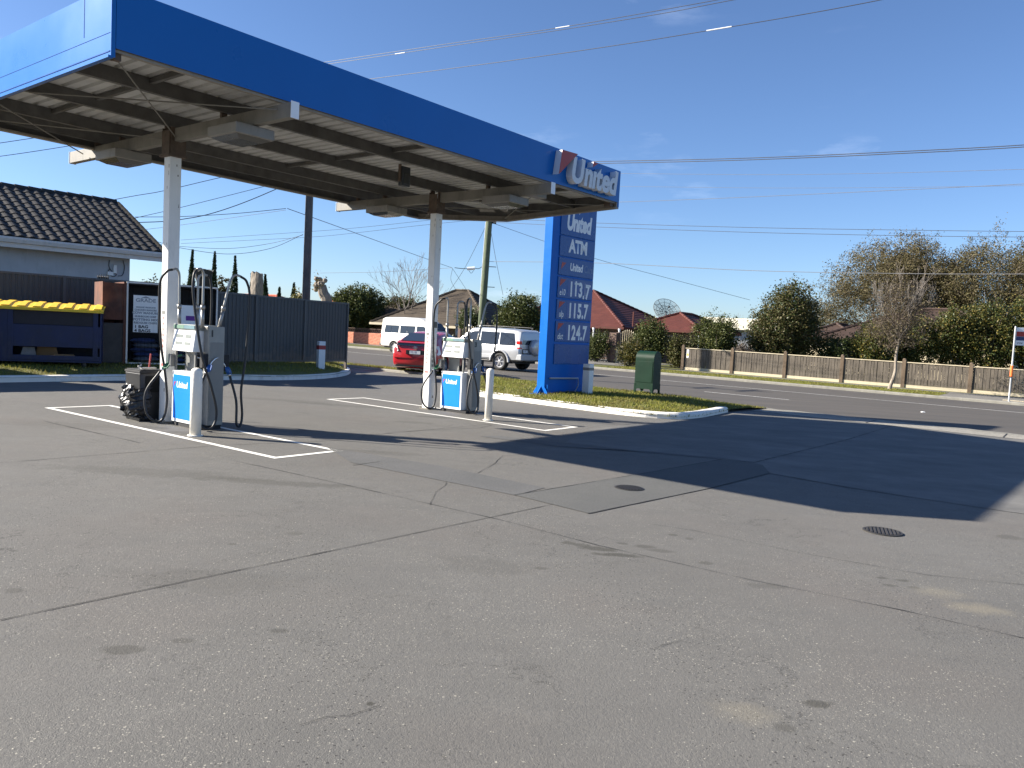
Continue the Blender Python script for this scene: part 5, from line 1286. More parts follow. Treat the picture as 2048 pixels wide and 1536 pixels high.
# ---- red hatchback leaving the forecourt, seen from behind
c0 = at(829, 745, 27.0); hdg = math.radians(90 - 10)
red = thing('car', 'red hatchback car driving away behind pump 3', 'car', (c0.x + math.cos(hdg) * 2.2, c0.y + math.sin(hdg) * 2.2, 0), hdg)
red.location.z = gz(red.location.x, red.location.y, .003)
st = [(-2.21, .72, .36, .78, .60, .99), (-2.16, .79, .29, .90, .63, 1.075), (-2.05, .83, .24, .94, .64, 1.13), (-1.7, .855, .19, .95, .62, 1.275), (-1.2, .862, .18, .95, .60, 1.405), (-.6, .862, .18, .94, .585, 1.475), (-.05, .862, .18, .93, .58, 1.49), (.45, .862, .18, .92, .57, 1.42), (.9, .862, .18, .91, .60, 1.22), (1.25, .855, .18, .90, .66, 1.03), (1.55, .84, .19, .86, .66, .92), (1.95, .78, .22, .74, .60, .79), (2.15, .66, .28, .60, .5, .64)]
me = loft_body(st, ((-1.32, .31, .36), (1.38, .31, .36))); smooth_by_angle(me); me.materials.clear(); me.materials.append(M_CARRED); bd_ = link('body', me, red)
hg = quad_part('rear_window', [(-2.07, .56, 1.150), (-2.07, -.56, 1.150), (-1.22, -.52, 1.418), (-1.22, .52, 1.418)], M_CARGLASS, red, .008)
quad_part('rear_lower_window', [(-2.222, .66, .985), (-2.222, -.66, .985), (-2.205, -.63, 1.075), (-2.205, .63, 1.075)][::1], M_CARGLASS, red, .012)
mb = MB(); mb.prism([(-2.25, 1.092), (-2.235, 1.07), (-2.0, 1.115), (-1.98, 1.158)], 'y', -.66, .66); part('spoiler', mb, M_CARRED, red, bev=.008)
for s in (1, -1):
    mb = MB(); mb.add([(-2.225, s * .60, .80), (-2.17, s * .80, .70), (-2.02, s * .862, .74), (-2.12, s * .80, 1.03), (-2.215, s * .66, 1.0), (-2.0, s * .70, .85)], [(0, 1, 3, 4), (1, 2, 3), (0, 5, 1), (1, 5, 2), (2, 5, 3), (3, 5, 4), (4, 5, 0)]); part('tail_lamp', mb, M_LENSCLEAR, red)
mb = MB(); mb.box(-2.243, -2.20, -.32, .32, .70, .84); part('plate_recess', mb, M_BLACK, red)
mb = MB(); mb.box(-2.252, -2.244, -.19, .19, .71, .82); pl = part('number_plate', mb, M_PLATE, red)
place_text('lettering', 'TO2 1SK', pm('plate_text', (.05, .05, .12), .5), pl, face_frame((-2.2535, .175, .735), (0, -1, 0)), size=.105, offset=.0015, xs=.62)
mb = MB(); mb.tube([(-2.232, 0.075 * math.cos(a), .915 + .048 * math.sin(a)) for a in np.linspace(0, 6.283, 17)], .008, 5); mb.tube([(-2.232, .045 * math.cos(a), .925 + .02 * math.sin(a)) for a in np.linspace(0, 6.283, 13)], .006, 5); mb.tube([(-2.232, .02 * math.cos(a), .912 + .044 * math.sin(a)) for a in np.linspace(0, 6.283, 13)], .006, 5); part('badge', mb, M_CHROME, red)
mb = MB(); mb.box(-2.215, -2.0, -.70, .70, .27, .335, top=(.0, .02)); part('bumper_skirt', mb, M_BLACK, red, bev=.01)
mb = MB(); mb.box(-2.226, -2.18, -.74, .74, .565, .572); part('bumper_seam', mb, M_BLACK, red)
for s in (1, -1):
    side_win(red, [(-.95, .985), (.12, .965), (.12, 1.375), (-.25, 1.41), (-.7, 1.375)], .95, 1.48, .825, .60, s)
    side_win(red, [(-1.62, 1.02), (-1.0, .985), (-.76, 1.365), (-1.15, 1.29)], .95, 1.45, .822, .615, s)
    side_win(red, [(.17, .965), (1.05, .985), (.45, 1.33), (.17, 1.37)], .95, 1.46, .825, .60, s)
    mb = MB(); mb.box(.72, .86, s * .87 if s > 0 else -.87 - .17, s * .87 + .17 if s > 0 else -.87, .96, 1.09); part('mirror', mb, M_CARRED, red, bev=.03)
    for x in (-1.32, 1.38): wheel(red, x, s * .76, .305, .19, M_RIM, 5, s)
mb = MB(); mb.box(-1.9, 1.9, -.7, .7, .20, .45); part('underbody', mb, M_BLACKMATT, red)

# ---- silver four-wheel drive on the road, heading left
q = on_ground(1001, 740); hd2 = math.atan2(-RD[1], -RD[0]) - .03
suv = thing('car', 'silver four wheel drive with a rear spare wheel on the road', 'car', (0, 0, 0), hd2)
st = [(-2.36, .84, .52, 1.02, .70, 1.62), (-2.32, .89, .46, 1.06, .74, 1.72), (-2.15, .915, .42, 1.07, .755, 1.79), (-1.2, .925, .40, 1.07, .755, 1.83), (-.2, .925, .40, 1.07, .745, 1.835), (.35, .925, .40, 1.06, .72, 1.79), (.75, .925, .40, 1.06, .72, 1.56), (1.15, .92, .40, 1.06, .74, 1.22), (1.3, .92, .42, 1.05, .78, 1.13), (1.9, .90, .46, 1.0, .78, 1.07), (2.3, .84, .50, .88, .72, .93)]
me = loft_body(st, ((-1.36, .38, .45), (1.42, .38, .45))); smooth_by_angle(me); me.materials.clear(); me.materials.append(M_CARSILVER); link('body', me, suv)
lw = Vector((math.cos(hd2) * -1.36 - math.sin(hd2) * .80, math.sin(hd2) * -1.36 + math.cos(hd2) * .80, 0)); suv.location = (q.x - lw.x, q.y - lw.y, 0); suv.location.z = gz(suv.location.x, suv.location.y, -.01)
for s in (1, -1):
    side_win(suv, [(-2.12, 1.12), (-1.28, 1.10), (-1.28, 1.64), (-1.98, 1.62)], 1.07, 1.79, .895, .765, s)
    side_win(suv, [(-1.20, 1.10), (-.22, 1.10), (-.22, 1.65), (-1.20, 1.64)], 1.07, 1.79, .895, .765, s)
    side_win(suv, [(-.14, 1.10), (.92, 1.10), (.46, 1.56), (.2, 1.64), (-.14, 1.65)], 1.07, 1.79, .895, .755, s)
    for z0, z1, m_, x1 in ((1.16, 1.30, M_LENSRED, -2.22), (1.03, 1.16, M_LENSCLEAR, -2.24), (.98, 1.03, M_LENSRED, -2.25)):
        mb = MB(); mb.box(-2.385, x1, s * .72 if s > 0 else -.905, .905 if s > 0 else -.72, z0, z1); part('tail_lamp', mb, m_, suv, bev=.012)
    mb = MB(); mb.tube(smooth_path([(-1.9, s * .66, 1.82), (-1.8, s * .66, 1.885), (.0, s * .66, 1.89), (.1, s * .66, 1.83)], 5), .02, 6); part('roof_rail', mb, M_BLACK, suv)
    for x, r in ((-1.36, .54), (1.42, .54)):
        mb = MB(); vs = []; pr = []
        for k in range(13):
            a = math.pi * k / 12; vs += [(x + math.cos(a) * .455, s * .935, .38 + math.sin(a) * .455), (x + math.cos(a) * .455, s * .975, .38 + math.sin(a) * .455), (x + math.cos(a) * r, s * .955, .38 + math.sin(a) * r), (x + math.cos(a) * r, s * .915, .38 + math.sin(a) * r)]
        fs = []
        for k in range(12):
            for j in range(4): fs.append((4 * k + j, 4 * k + (j + 1) % 4, 4 * k + 4 + (j + 1) % 4, 4 * k + 4 + j))
        mb.add(vs, fs); part('wheel_arch_flare', mb, M_CARSILVER, suv, smooth=True)
        wheel(suv, x, s * .81, .38, .26, M_RIM, 6, s)
    mb = MB(); mb.box(.66, .86, .94 if s > 0 else -1.16, 1.16 if s > 0 else -.94, 1.08, 1.25); part('mirror', mb, M_CARSILVER, suv, bev=.03)
    mb = MB(); mb.box(-.9, .95, .90 if s > 0 else -1.0, 1.0 if s > 0 else -.90, .36, .42); part('side_step', mb, M_BLACK, suv, bev=.01)
    mb = MB(); mb.box(-.92, .96, .922 if s > 0 else -.937, .937 if s > 0 else -.922, .52, .68); part('side_cladding', mb, M_CARGREY, suv, bev=.01)
mb = MB(); mb.box(-2.50, -2.2, -.90, .90, .48, .74); part('rear_bumper', mb, M_CARGREY, suv, bev=.04, seg=3)
mb = MB(); mb.box(-2.46, -2.3, -.5, .5, .43, .50); part('bumper_skirt', mb, M_BLACK, suv)
quad_part('rear_window', [(-2.362, .66, 1.15), (-2.362, -.66, 1.15), (-2.325, -.62, 1.66), (-2.325, .62, 1.66)], M_CARGLASS, suv, .012)
mb = MB(); mb.lathe([(.30, -.13), (.345, -.12), (.36, -.04), (.355, .06), (.33, .10), (.25, .125), (.001, .13)], 30); mb.xform(Matrix.Translation((-2.50, -.13, 1.03)) @ Matrix.Rotation(-math.pi / 2, 4, 'Y')); part('spare_wheel_cover', mb, M_CARSILVER, suv, smooth=True)
mb = MB(); mb.box(-2.385, -2.37, .28, .62, .80, .92); pl = part('number_plate', mb, M_PLATE, suv)
place_text('lettering', 'SXV 427', pm('plate_text2', (.05, .05, .12), .5), pl, face_frame((-2.3865, .61, .83), (0, -1, 0)), size=.09, offset=.001, xs=.6)
mb = MB(); mb.box(-2.378, -2.36, .26, .66, .76, .96); part('plate_recess', mb, M_BLACK, suv)
mb = MB(); mb.box(-2.1, 2.0, -.75, .75, .32, .60); part('underbody', mb, M_BLACKMATT, suv)

# ---- white high-roof van on the far side, heading right
q = on_ground(789, 703.5); hd3 = math.atan2(RD[1], RD[0]) + .0
van = thing('van', 'white high roof van by the orange brick wall across the road', 'van', (0, 0, 0), hd3)
st = [(-2.42, .78, .52, 1.12, .66, 2.0), (-2.38, .82, .36, 1.16, .69, 2.12), (-2.2, .84, .32, 1.18, .70, 2.20), (-1.0, .845, .32, 1.18, .70, 2.24), (.4, .845, .32, 1.18, .69, 2.23), (.95, .845, .32, 1.16, .68, 2.14), (1.3, .845, .32, 1.14, .68, 1.93), (1.75, .84, .34, 1.10, .68, 1.52), (2.05, .83, .36, 1.04, .68, 1.22), (2.3, .80, .40, .98, .66, 1.05), (2.4, .74, .46, .85, .6, .92)]
me = loft_body(st, ((-1.25, .33, .40), (1.55, .33, .40))); smooth_by_angle(me); me.materials.clear(); me.materials.append(M_CARWHITE); link('body', me, van)
lw = Vector((math.cos(hd3) * -1.25 + math.sin(hd3) * .72, math.sin(hd3) * -1.25 - math.cos(hd3) * .72, 0)); van.location = (q.x - lw.x, q.y - lw.y, 0); van.location.z = gz(van.location.x, van.location.y, -.01)
for s in (1, -1):
    for pts in ([(-2.12, 1.23), (-1.52, 1.23), (-1.52, 1.70), (-2.05, 1.70)], [(-1.49, 1.23), (-.92, 1.23), (-.92, 1.70), (-1.49, 1.70)], [(-.78, 1.22), (-.22, 1.22), (-.22, 1.70), (-.78, 1.70)], [(-.19, 1.22), (.42, 1.22), (.42, 1.70), (-.19, 1.70)], [(.58, 1.20), (1.62, 1.18), (1.30, 1.58), (1.12, 1.70), (.58, 1.70)]):
        side_win(van, pts, 1.18, 2.18, .81, .71, s)
    for x in (-1.25, 1.55): wheel(van, x, s * .73, .325, .19, M_RIMSTEEL, 8, s)
    mb = MB(); mb.box(1.55, 1.68, .86 if s > 0 else -1.06, 1.06 if s > 0 else -.86, 1.16, 1.4); part('mirror', mb, M_BLACK, van, bev=.03)
    mb = MB(); mb.box(-2.3, .5, .842 if s > 0 else -.852, .852 if s > 0 else -.842, .98, 1.0); part('side_moulding', mb, M_CARWHITE, van)
    mb = MB(); mb.box(-2.43, -2.36, .66 if s > 0 else -.82, .82 if s > 0 else -.66, .84, 1.12); part('tail_lamp', mb, M_LENSRED, van, bev=.01)
quad_part('windscreen', [(1.80, -.66, 1.50), (1.80, .66, 1.50), (1.34, .62, 1.93), (1.34, -.62, 1.93)][::1], M_CARGLASS, van, .03)
mb = MB(); mb.box(-2.52, -2.38, -.80, .80, .40, .56); part('rear_bumper', mb, M_STEELDARK, van, bev=.02)
mb = MB(); mb.box(-2.2, 2.0, -.7, .7, .26, .5); part('underbody', mb, M_BLACKMATT, van)
# ================================================================ FAR SIDE OF THE ROAD
FN = 45.2
def fz(s, n, dz=.085): p = rp(s, n); return gz(p.x, p.y, dz)
# ---- timber paling fence: posts, rails, palings one by one
s_posts = [sn(at_plane(px, 720, FN))[0] for px in (1366, 1463, 1563, 1683, 1805, 1944)]
step_s = (s_posts[-1] - s_posts[0]) / 5; s_posts = [s_posts[0] + k * step_s for k in range(9)]
f0 = rp(s_posts[0], FN); tf = thing('timber_fence', 'brown timber paling fence with cream capping across the road', 'fence', (f0.x, f0.y, gz(f0.x, f0.y, .085)), RRZ)
slope = (fz(s_posts[-1], FN) - fz(s_posts[0], FN)) / (s_posts[-1] - s_posts[0])
pm_ = MB(); pm_.box(-.085, .085, -.10, .07, -.1, 1.44); pm_.lathe([(.085, 1.44), (.08, 1.47), (.05, 1.495), (.01, 1.505)], 8); post_me = mesh_of(pm_, 'post', M_POSTTIMBER)
pal = [MB().box(-.069, .069, -.020, .0, .16, 1.27 + d) for d in (0, .006, -.006)]; pal_me = [mesh_of(p, 'paling', M_TIMBER) for p in pal]
cnt = 0
for k, s in enumerate(s_posts):
    x = s - s_posts[0]; link('post', post_me, tf, (x, 0, slope * x))
    if k == len(s_posts) - 1: break
    L = step_s; z0 = slope * x
    for nm, a, b, za, zb, m_ in (('capping', -.06, .05, 1.28, 1.325, M_CREAM), ('plinth_board', -.045, -.012, .0, .155, M_CREAM), ('rail', .012, .06, .35, .44, M_TIMBER), ('rail', .012, .06, 1.0, 1.09, M_TIMBER)):
        mb = MB(); vs = []
        for xx, zz in ((x + .086, z0), (x + L - .086, z0 + slope * L)): vs += [(xx, a, zz + za), (xx, b, zz + za), (xx, b, zz + zb), (xx, a, zz + zb)]
        mb.add(vs, [(0, 1, 2, 3), (7, 6, 5, 4), (0, 4, 5, 1), (1, 5, 6, 2), (2, 6, 7, 3), (3, 7, 4, 0)]); part(nm, mb, m_, tf)
    n = 19
    for j in range(n):
        xx = x + .16 + (L - .32) * j / (n - 1); rg = random.Random(cnt)
        o = link('paling', pal_me[cnt % 3], tf, (xx, -.006 + (.016 if j % 2 else 0) - .008 + rg.uniform(-.003, .003), slope * xx + rg.uniform(-.004, .004))); o.rotation_euler = (0, rg.uniform(-.006, .006), 0); cnt += 1
# warning marker on the end of the fence
mb = MB(); mb.box(.22, .36, -.034, -.024, .72, 1.22)
wm = part('warning_sign', mb, M_LETTERWHITE, tf, bev=.03)
mb = MB(); mb.box(.25, .33, -.040, -.0345, .84, .98); part('sign_print', mb, M_YELLOW, wm)
mb = MB(); mb.box(.27, .31, -.040, -.0345, .99, 1.16); mb.lathe([(.03, 0), (.03, .005)], 10, c=(.29, -.037, .78)); part('sign_print', mb, M_TEXT, wm)

# ---- bus stop pole
bp = on_ground(2017.5, 803, .1)
bs = thing('bus_stop', 'bus stop pole with a white red and navy flag sign', 'bus stop', (bp.x, bp.y, gz(bp.x, bp.y, .095)), RRZ + .5)
mb = MB(); mb.lathe([(.034, 0), (.034, 3.05), (.02, 3.07)], 14); mb.box(-.12, .12, -.08, .08, 0, .012); part('pole', mb, M_STEELGALV, bs, smooth=False)
mb = MB(); mb.box(.04, .62, -.012, .012, 2.30, 3.02); fl_ = part('flag', mb, M_LETTERWHITE, bs, bev=.004)
for z0, z1, m_ in ((2.66, 2.86, M_RED), (2.50, 2.655, pm('navy', (.02, .035, .12), .4))):
    mb = MB(); mb.box(.05, .615, -.0145, -.0125, z0, z1); part('flag_band', mb, m_, fl_)
place_text('lettering', 'BUS', M_TEXT, fl_, face_frame((.33, -.0145, 2.91), (1, 0, 0)), size=.10, offset=.001)
place_text('lettering', 'STOP', M_TEXT, fl_, face_frame((.10, -.0145, 2.36), (1, 0, 0)), size=.09, offset=.001)
mb = MB(); mb.lathe([(.055, 1.02), (.055, 1.45), (.04, 1.47)], 14); part('sleeve', mb, M_ORANGE, bs)
mb = MB(); mb.box(-.075, .03, -.05, .05, 1.0, 1.03); part('clamp', mb, M_BLACK, bs)

# ---- tiled roofs as lapped courses
def hip_roof(parent, x0, x1, y0, y1, z, pitch, mat, course=.34, cap=True, over=0.0, gable_x=False):
    # courses step like laid tiles; ridge along the longer side
    w = x1 - x0; d = y1 - y0; half = min(w, d) / 2; n = max(2, int(half / (course * math.cos(pitch)))); rise = half * math.tan(pitch); mb = MB()
    def ring(k): f = half * k / n; return (x0 + f, x1 - f, y0 + f, y1 - f, z + rise * k / n)
    for k in range(n):
        a = ring(k); b = ring(k + 1); lip = .035
        A = [(a[0], a[2], a[4] + lip), (a[1], a[2], a[4] + lip), (a[1], a[3], a[4] + lip), (a[0], a[3], a[4] + lip)]
        A0 = [(p[0], p[1], p[2] - lip - .01) for p in A]
        B = [(b[0], b[2], b[4] + .005), (b[1], b[2], b[4] + .005), (b[1], b[3], b[4] + .005), (b[0], b[3], b[4] + .005)]
        vs = A0 + A + B; fs = []
        for i in range(4):
            j = (i + 1) % 4; fs += [(i, j, 4 + j, 4 + i), (4 + i, 4 + j, 8 + j, 8 + i)]
        mb.add(vs, fs)
    rf = part('roof', mb, mat, parent)
    if cap:
        top = ring(n); R = []
        if w >= d: R = [((top[0], (y0 + y1) / 2, top[4]), (top[1], (y0 + y1) / 2, top[4]))]; e0, e1 = (top[0], (y0 + y1) / 2, top[4]), (top[1], (y0 + y1) / 2, top[4])
        else: R = [(((x0 + x1) / 2, top[2], top[4]), ((x0 + x1) / 2, top[3], top[4]))]; e0, e1 = ((x0 + x1) / 2, top[2], top[4]), ((x0 + x1) / 2, top[3], top[4])
        if w >= d: R += [((x0, y0, z), e0), ((x0, y1, z), e0), ((x1, y0, z), e1), ((x1, y1, z), e1)]
        else: R += [((x0, y0, z), e0), ((x1, y0, z), e0), ((x0, y1, z), e1), ((x1, y1, z), e1)]
        for p, q in R:
            p, q = Vector(p), Vector(q); L_ = (q - p).length; m_ = max(1, int(L_ / .42))
            for k in range(m_):
                a = p.lerp(q, k / m_) + Vector((0, 0, .06)); b = p.lerp(q, (k + 1.08) / m_) + Vector((0, 0, .045)); c = MB(); c.tube([a, b], [.12, .105], 6); part('ridge_cap', c, mat, rf)
    return rf
def simple_house(name, label, loc, rz, x0, x1, y0, y1, wall_h, wall_mat, roof_mat, pitch, eave=.55, gutter=None, parent=None):
    t = parent or thing(name, label, 'house', loc, rz)
    mb = MB(); mb.box(x0, x1, y0, y1, -.3, wall_h); w = part('wall', mb, wall_mat, t)
    hip_roof(t, x0 - eave, x1 + eave, y0 - eave, y1 + eave, wall_h + .1, pitch, roof_mat)
    e = eave
    for (a, b, c, d) in ((x0 - e - .06, x1 + e + .06, y0 - e - .08, y0 - e), (x0 - e - .06, x1 + e + .06, y1 + e, y1 + e + .08), (x0 - e - .08, x0 - e, y0 - e, y1 + e), (x1 + e, x1 + e + .08, y0 - e, y1 + e)):
        mb = MB(); mb.box(a, b, c, d, wall_h - .05, wall_h + .13); part('gutter', mb, gutter or roof_mat, t)
    mb = MB(); mb.box(x0 - e, x1 + e, y0 - e, y1 + e, wall_h - .02, wall_h + .02); part('soffit', mb, M_CREAM, t)
    return t
def window(t, x0, x1, z0, z1, y, face=-1):
    mb = MB(); mb.box(x0 - .05, x1 + .05, y - .03, y + .03, z0 - .05, z1 + .05); f = part('window', mb, M_CREAM, t)
    mb = MB(); mb.box(x0, x1, y - .034, y - .031, z0, z1); part('pane', mb, M_CARGLASS, f)
# red tiled brick house: its right front eave corner is seen at (1246,648)
rc = at(1247, 655, 60.0); zc_ = rc.z
rh = thing('house', 'brown brick house with a red tiled hip roof and two ridges', 'house', (rc.x, rc.y, 0), RRZ)
# local x along the road (right), y away; eave corner at origin -> main block to the left/back
E_ = .55; WH = zc_ - .1
simple_house('', '', None, 0, -11.5, -E_, E_, 11.5, WH, M_BRICKBROWN, M_TILERED, math.radians(27), E_, M_TILERED, rh)
# right wing set back with its own lower ridge
simple_house('', '', None, 0, -.5, 4.6, 3.2, 11.0, WH, M_BRICKBROWN, M_TILERED, math.radians(24), E_, M_TILERED, rh)
for x0, x1 in ((-9.8, -8.0), (-6.2, -4.4), (-3.2, -1.8)): window(rh, x0, x1, .9, WH - .45, E_)
window(rh, 1.2, 2.8, .9, WH - .4, 3.2)
for x in (-11.2, -8.2, -5.2, -2.4, -.2):                                      # verandah posts
    mb = MB(); mb.lathe([(.07, -.3), (.06, .9), (.055, WH - .25), (.10, WH - .1), (.10, WH)], 10, c=(x, -.25, 0)); part('verandah_post', mb, M_LETTERWHITE, rh)
mb = MB(); mb.lathe([(.055, -.3), (.055, WH)], 10, c=(4.9, 2.75, 0)); part('verandah_post', mb, M_LETTERWHITE, rh)
mb = MB(); mb.box(.6, .68, .2, .28, WH + .2, WH + 1.3); part('vent_pipe', mb, M_TILERED, rh)
# satellite dishes behind the red roof
def dish(px, py, Y, r, label, mesh, tilt):
    c = at(px, py, Y); t = thing('satellite_dish', label, 'satellite dish', (c.x, c.y, gz(c.x, c.y, 0)), 0)
    M = Matrix.Translation((0, 0, c.z - gz(c.x, c.y))) @ Matrix.Rotation(tilt[1], 4, 'Z') @ Matrix.Rotation(tilt[0], 4, 'X')
    def sag(q): return .22 * r * (q / r) ** 2
    mb = MB()
    if mesh:
        for q in (.25, .5, .75, 1.0): mb.tube([(q * r * math.cos(a), q * r * math.sin(a), sag(q * r)) for a in np.linspace(0, 6.2832, 33)], .022 if q == 1 else .013, 5)
        for k in range(12):
            a = 2 * math.pi * k / 12; mb.tube([(q * r * math.cos(a), q * r * math.sin(a), sag(q * r)) for q in (0, .33, .66, 1)], .020, 5)
        for k in range(120):
            a = 2 * math.pi * k / 120; mb.tube([(q * r * math.cos(a), q * r * math.sin(a), sag(q * r)) for q in (.25, .6, 1)], .0045, 3)
        for q in np.linspace(.1, .97, 26): mb.tube([(q * r * math.cos(a), q * r * math.sin(a), sag(q * r)) for a in np.linspace(0, 6.2832, 33)], .0045, 3)
    else:
        vs = []; n = 24
        for q in (0.02, .35, .7, 1.0):
            vs += [(q * r * math.cos(2 * math.pi * k / n), q * r * math.sin(2 * math.pi * k / n), sag(q * r)) for k in range(n)]
        mb.add(vs, [(i * n + k, i * n + (k + 1) % n, (i + 1) * n + (k + 1) % n, (i + 1) * n + k) for i in range(3) for k in range(n)])
    mb.xform(M); part('dish', mb, M_STEELDARK if mesh else pm('dish_dark', (.04, .045, .05), .6), t)
    mb = MB(); f = .55 * r
    for k in range(3 if mesh else 1):
        a = 2 * math.pi * k / 3 + .5; mb.tube([(r * .95 * math.cos(a), r * .95 * math.sin(a), sag(r)), (0, 0, f)], .014, 5)
    mb.lathe([(.06 * r / 1.2, f - .08), (.09 * r / 1.2, f + .02), (.05, f + .12)], 10); mb.xform(M); part('feed_arm', mb, M_BLACK, t)
    mb = MB(); mb.tube([(0, 0, 0), (0, 0, c.z - gz(c.x, c.y))], .06, 8); part('mast', mb, M_STEELGALV, t)
dish(1332, 624, 72, 1.30, 'large mesh satellite dish rising behind the red tiled roof', True, (math.radians(52), math.radians(14)))
dish(1388, 636, 74, .36, 'small dark satellite dish right of the red tiled roof', False, (math.radians(75), math.radians(20)))
# cream shed and far tree clump beyond
sd = at(1490, 655, 84); sh = thing('shed', 'long cream metal shed behind the round shrub', 'shed', (sd.x, sd.y, 0), RRZ + .35)
mb = MB(); mb.box(-8, 5, 0, 7, -.6, 3.0); part('wall', mb, M_RENDERWALL, sh)
mb = MB(); mb.prism([(-.4, 3.0), (7.4, 3.0), (3.5, 4.3)], 'x', -8.3, 5.3); part('roof', mb, pm('shed_cream', (.68, .63, .48), .5), sh)
for k in range(40): 
    mb = MB(); x = -8.2 + k * .34; mb.box(x, x + .03, -.42, -.40, 2.98, 3.03); part('rib', mb, M_CREAM, sh)
# brown roofed house behind the hedge
bc = at(1640, 672, 60); bh = thing('house', 'umber tiled house half hidden behind the street tree', 'house', (bc.x, bc.y, 0), RRZ - .1)
simple_house('', '', None, 0, .6, 12.5, .6, 9.6, bc.z - .1, M_CREAM, M_TILEDK2, math.radians(25), .6, M_TILEDK2, bh)
simple_house('', '', None, 0, -2.2, 1.2, 3.4, 9.0, bc.z - .1, M_CREAM, M_TILEDK2, math.radians(25), .6, M_TILEDK2, bh)
window(bh, 1.4, 2.6, bc.z - 1.6, bc.z - .5, .6)
# weathered brown tiled house in the middle distance
mc = at(915, 650, 66); mh = thing('house', 'house with a weathered brown tiled roof behind the white van', 'house', (mc.x, mc.y, 0), RRZ + .12)
MZ = mc.z - .25; mpitch = math.atan((at(915, 584, 66).z - MZ) / 4.9)
simple_house('', '', None, 0, -4.6, 5.2, -4.3, 4.3, MZ, M_BRICKBROWN, M_TILEBROWN, mpitch, .6, M_CREAM, mh)
simple_house('', '', None, 0, -10.5, -3.4, -2.6, 4.6, MZ, M_BRICKBROWN, M_TILEBROWN, mpitch * .8, .6, M_CREAM, mh)
window(mh, -3, -1.4, .8, 2.0, -4.3); window(mh, .2, 1.6, .8, 2.0, -4.3)
# orange roof bits seen over the slate fence
for (px, py, Y, w, lb) in ((470, 592, 92, 13, 'low orange tiled roof just above the fence behind the pump hoses'), (645, 600, 84, 9, 'orange tiled roof behind the lopped tree by the grey pole')):
    c = at(px, py, Y); t = thing('house', lb, 'house', (c.x, c.y, 0), RRZ + .1); simple_house('', '', None, 0, -w / 2, w / 2, 0, 7, c.z - 1.4, M_BRICKBROWN, pm('tile_orange%d' % px, (.42, .10, .05), .7), math.radians(22), .5, M_CREAM, t)

# ---- orange brick front wall with a pierced top
w0 = at_plane(640, 690, 44.6); w1 = at_plane(772, 690, 44.6); ws0, ws1 = sn(w0)[0], sn(w1)[0] + 3.5
bwz = gz(w0.x, w0.y, .085); bw = thing('brick_wall', 'low orange brick wall with a pierced screen on top beside the van', 'wall', (*rp(ws0, 44.6).xy, bwz), RRZ)
LW_ = ws1 - ws0
mb = MB(); mb.box(0, LW_, -.12, .0, -.1, .86); wl_ = part('wall_base', mb, M_BRICKORANGE, bw)
brk = mesh_of(MB().box(-.113, .113, -.135, .0, 0, .068), 'brick', pm('brick_orange_a', (.58, .22, .13), .85, var=.25, scale=8)); brk2 = mesh_of(MB().box(-.113, .113, -.135, .0, 0, .068), 'brick', pm('brick_orange_b', (.48, .17, .10), .85, var=.25, scale=8))
kk = 0
for r in range(10):
    for c in range(26):
        x = 2.0 + c * .236 + (.118 if r % 2 else 0)
        if x < LW_ - .12 and kk < 280: link('brick', brk if (r * 7 + c * 5) % 3 else brk2, wl_, (x, 0, .02 + r * .082)); kk += 1
mb = MB()
for k in range(int(LW_ / .2)):
    x = k * .2 + .1
    if x < 3.2 and x > 2.2: continue
    for sg in (1, -1): mb.tube([(x - .09 * sg, -.06, .87), (x + .09 * sg, -.06, 1.15)], .018, 4)
mb.box(0, LW_, -.09, -.03, 1.15, 1.18); part('pierced_screen', mb, M_BRICKBROWN, bw)
for x in (2.7, LW_ - .3):
    mb = MB(); mb.box(x - .2, x + .2, -.2, .16, -.1, 1.22); part('pier', mb, M_BRICKORANGE, bw)

# ---- white picket gates
def gate(px0, px1, n0, label, h=1.55, seed=0, solid=False):
    a = at_plane(px0, 700, n0); b = at_plane(px1, 700, n0); s0, s1 = sn(a)[0], sn(b)[0]; t = thing('gate', label, 'gate', (*rp(s0, n0).xy, fz(s0, n0)), RRZ)
    L = s1 - s0; n = max(6, int(L / .16))
    for z in (.25, 1.05): 
        mb = MB(); mb.box(0, L, -.02, .02, z, z + .06); part('rail', mb, M_CREAM, t)
    me_c = {}
    for k in range(n):
        u = (k + .5) / n * 2 - 1; hh = h - .32 * (u * u); x = L * (k + .5) / n
        mb = MB(); mb.tube([(x, 0, .1), (x, 0, hh)], .022, 5); mb.lathe([(.035, hh), (.04, hh + .05), (.004, hh + .14)], 6, c=(x, 0, 0)); part('picket', mb, M_CREAM, t)
    for x in (-.12, L + .12):
        mb = MB(); mb.box(x - .11, x + .11, -.11, .11, -.1, h - .1); part('gate_pier', mb, M_BRICKBROWN, t)
    return t
gate(921, 962, 45.0, 'pale arched picket gate just left of the green pole', 1.75)
gate(963, 1028, 45.0, 'pale arched picket gate behind the silver four wheel drive', 1.75)
gate(1040, 1092, 45.0, 'pale arched picket gate between the spare wheel and the price sign', 1.7)
g4 = gate(1238, 1271, 52.0, 'white iron picket gate beside the brick pier', 2.2)
pp = at_plane(1228, 690, 47.5); s_ = sn(pp)[0]; bpz = fz(s_, 47.5)
br = thing('brick_pier', 'brown brick pier with a cream side strip near the driveway', 'pier', (*rp(s_, 47.5).xy, bpz), RRZ)
mb = MB(); mb.box(-.26, .26, -.26, .26, -.1, 2.0); part('pier', mb, M_BRICKBROWN, br)
mb = MB(); mb.box(.27, .40, -.22, .1, -.1, 1.05); part('letterbox_post', mb, M_CREAM, br)
mb = MB(); mb.box(-.02, .18, -.275, -.262, 1.05, 1.13); part('letter_slot', mb, M_BLACK, br)
gate(1186, 1216, 50.5, 'low white picket fence beside the price sign', 1.15)

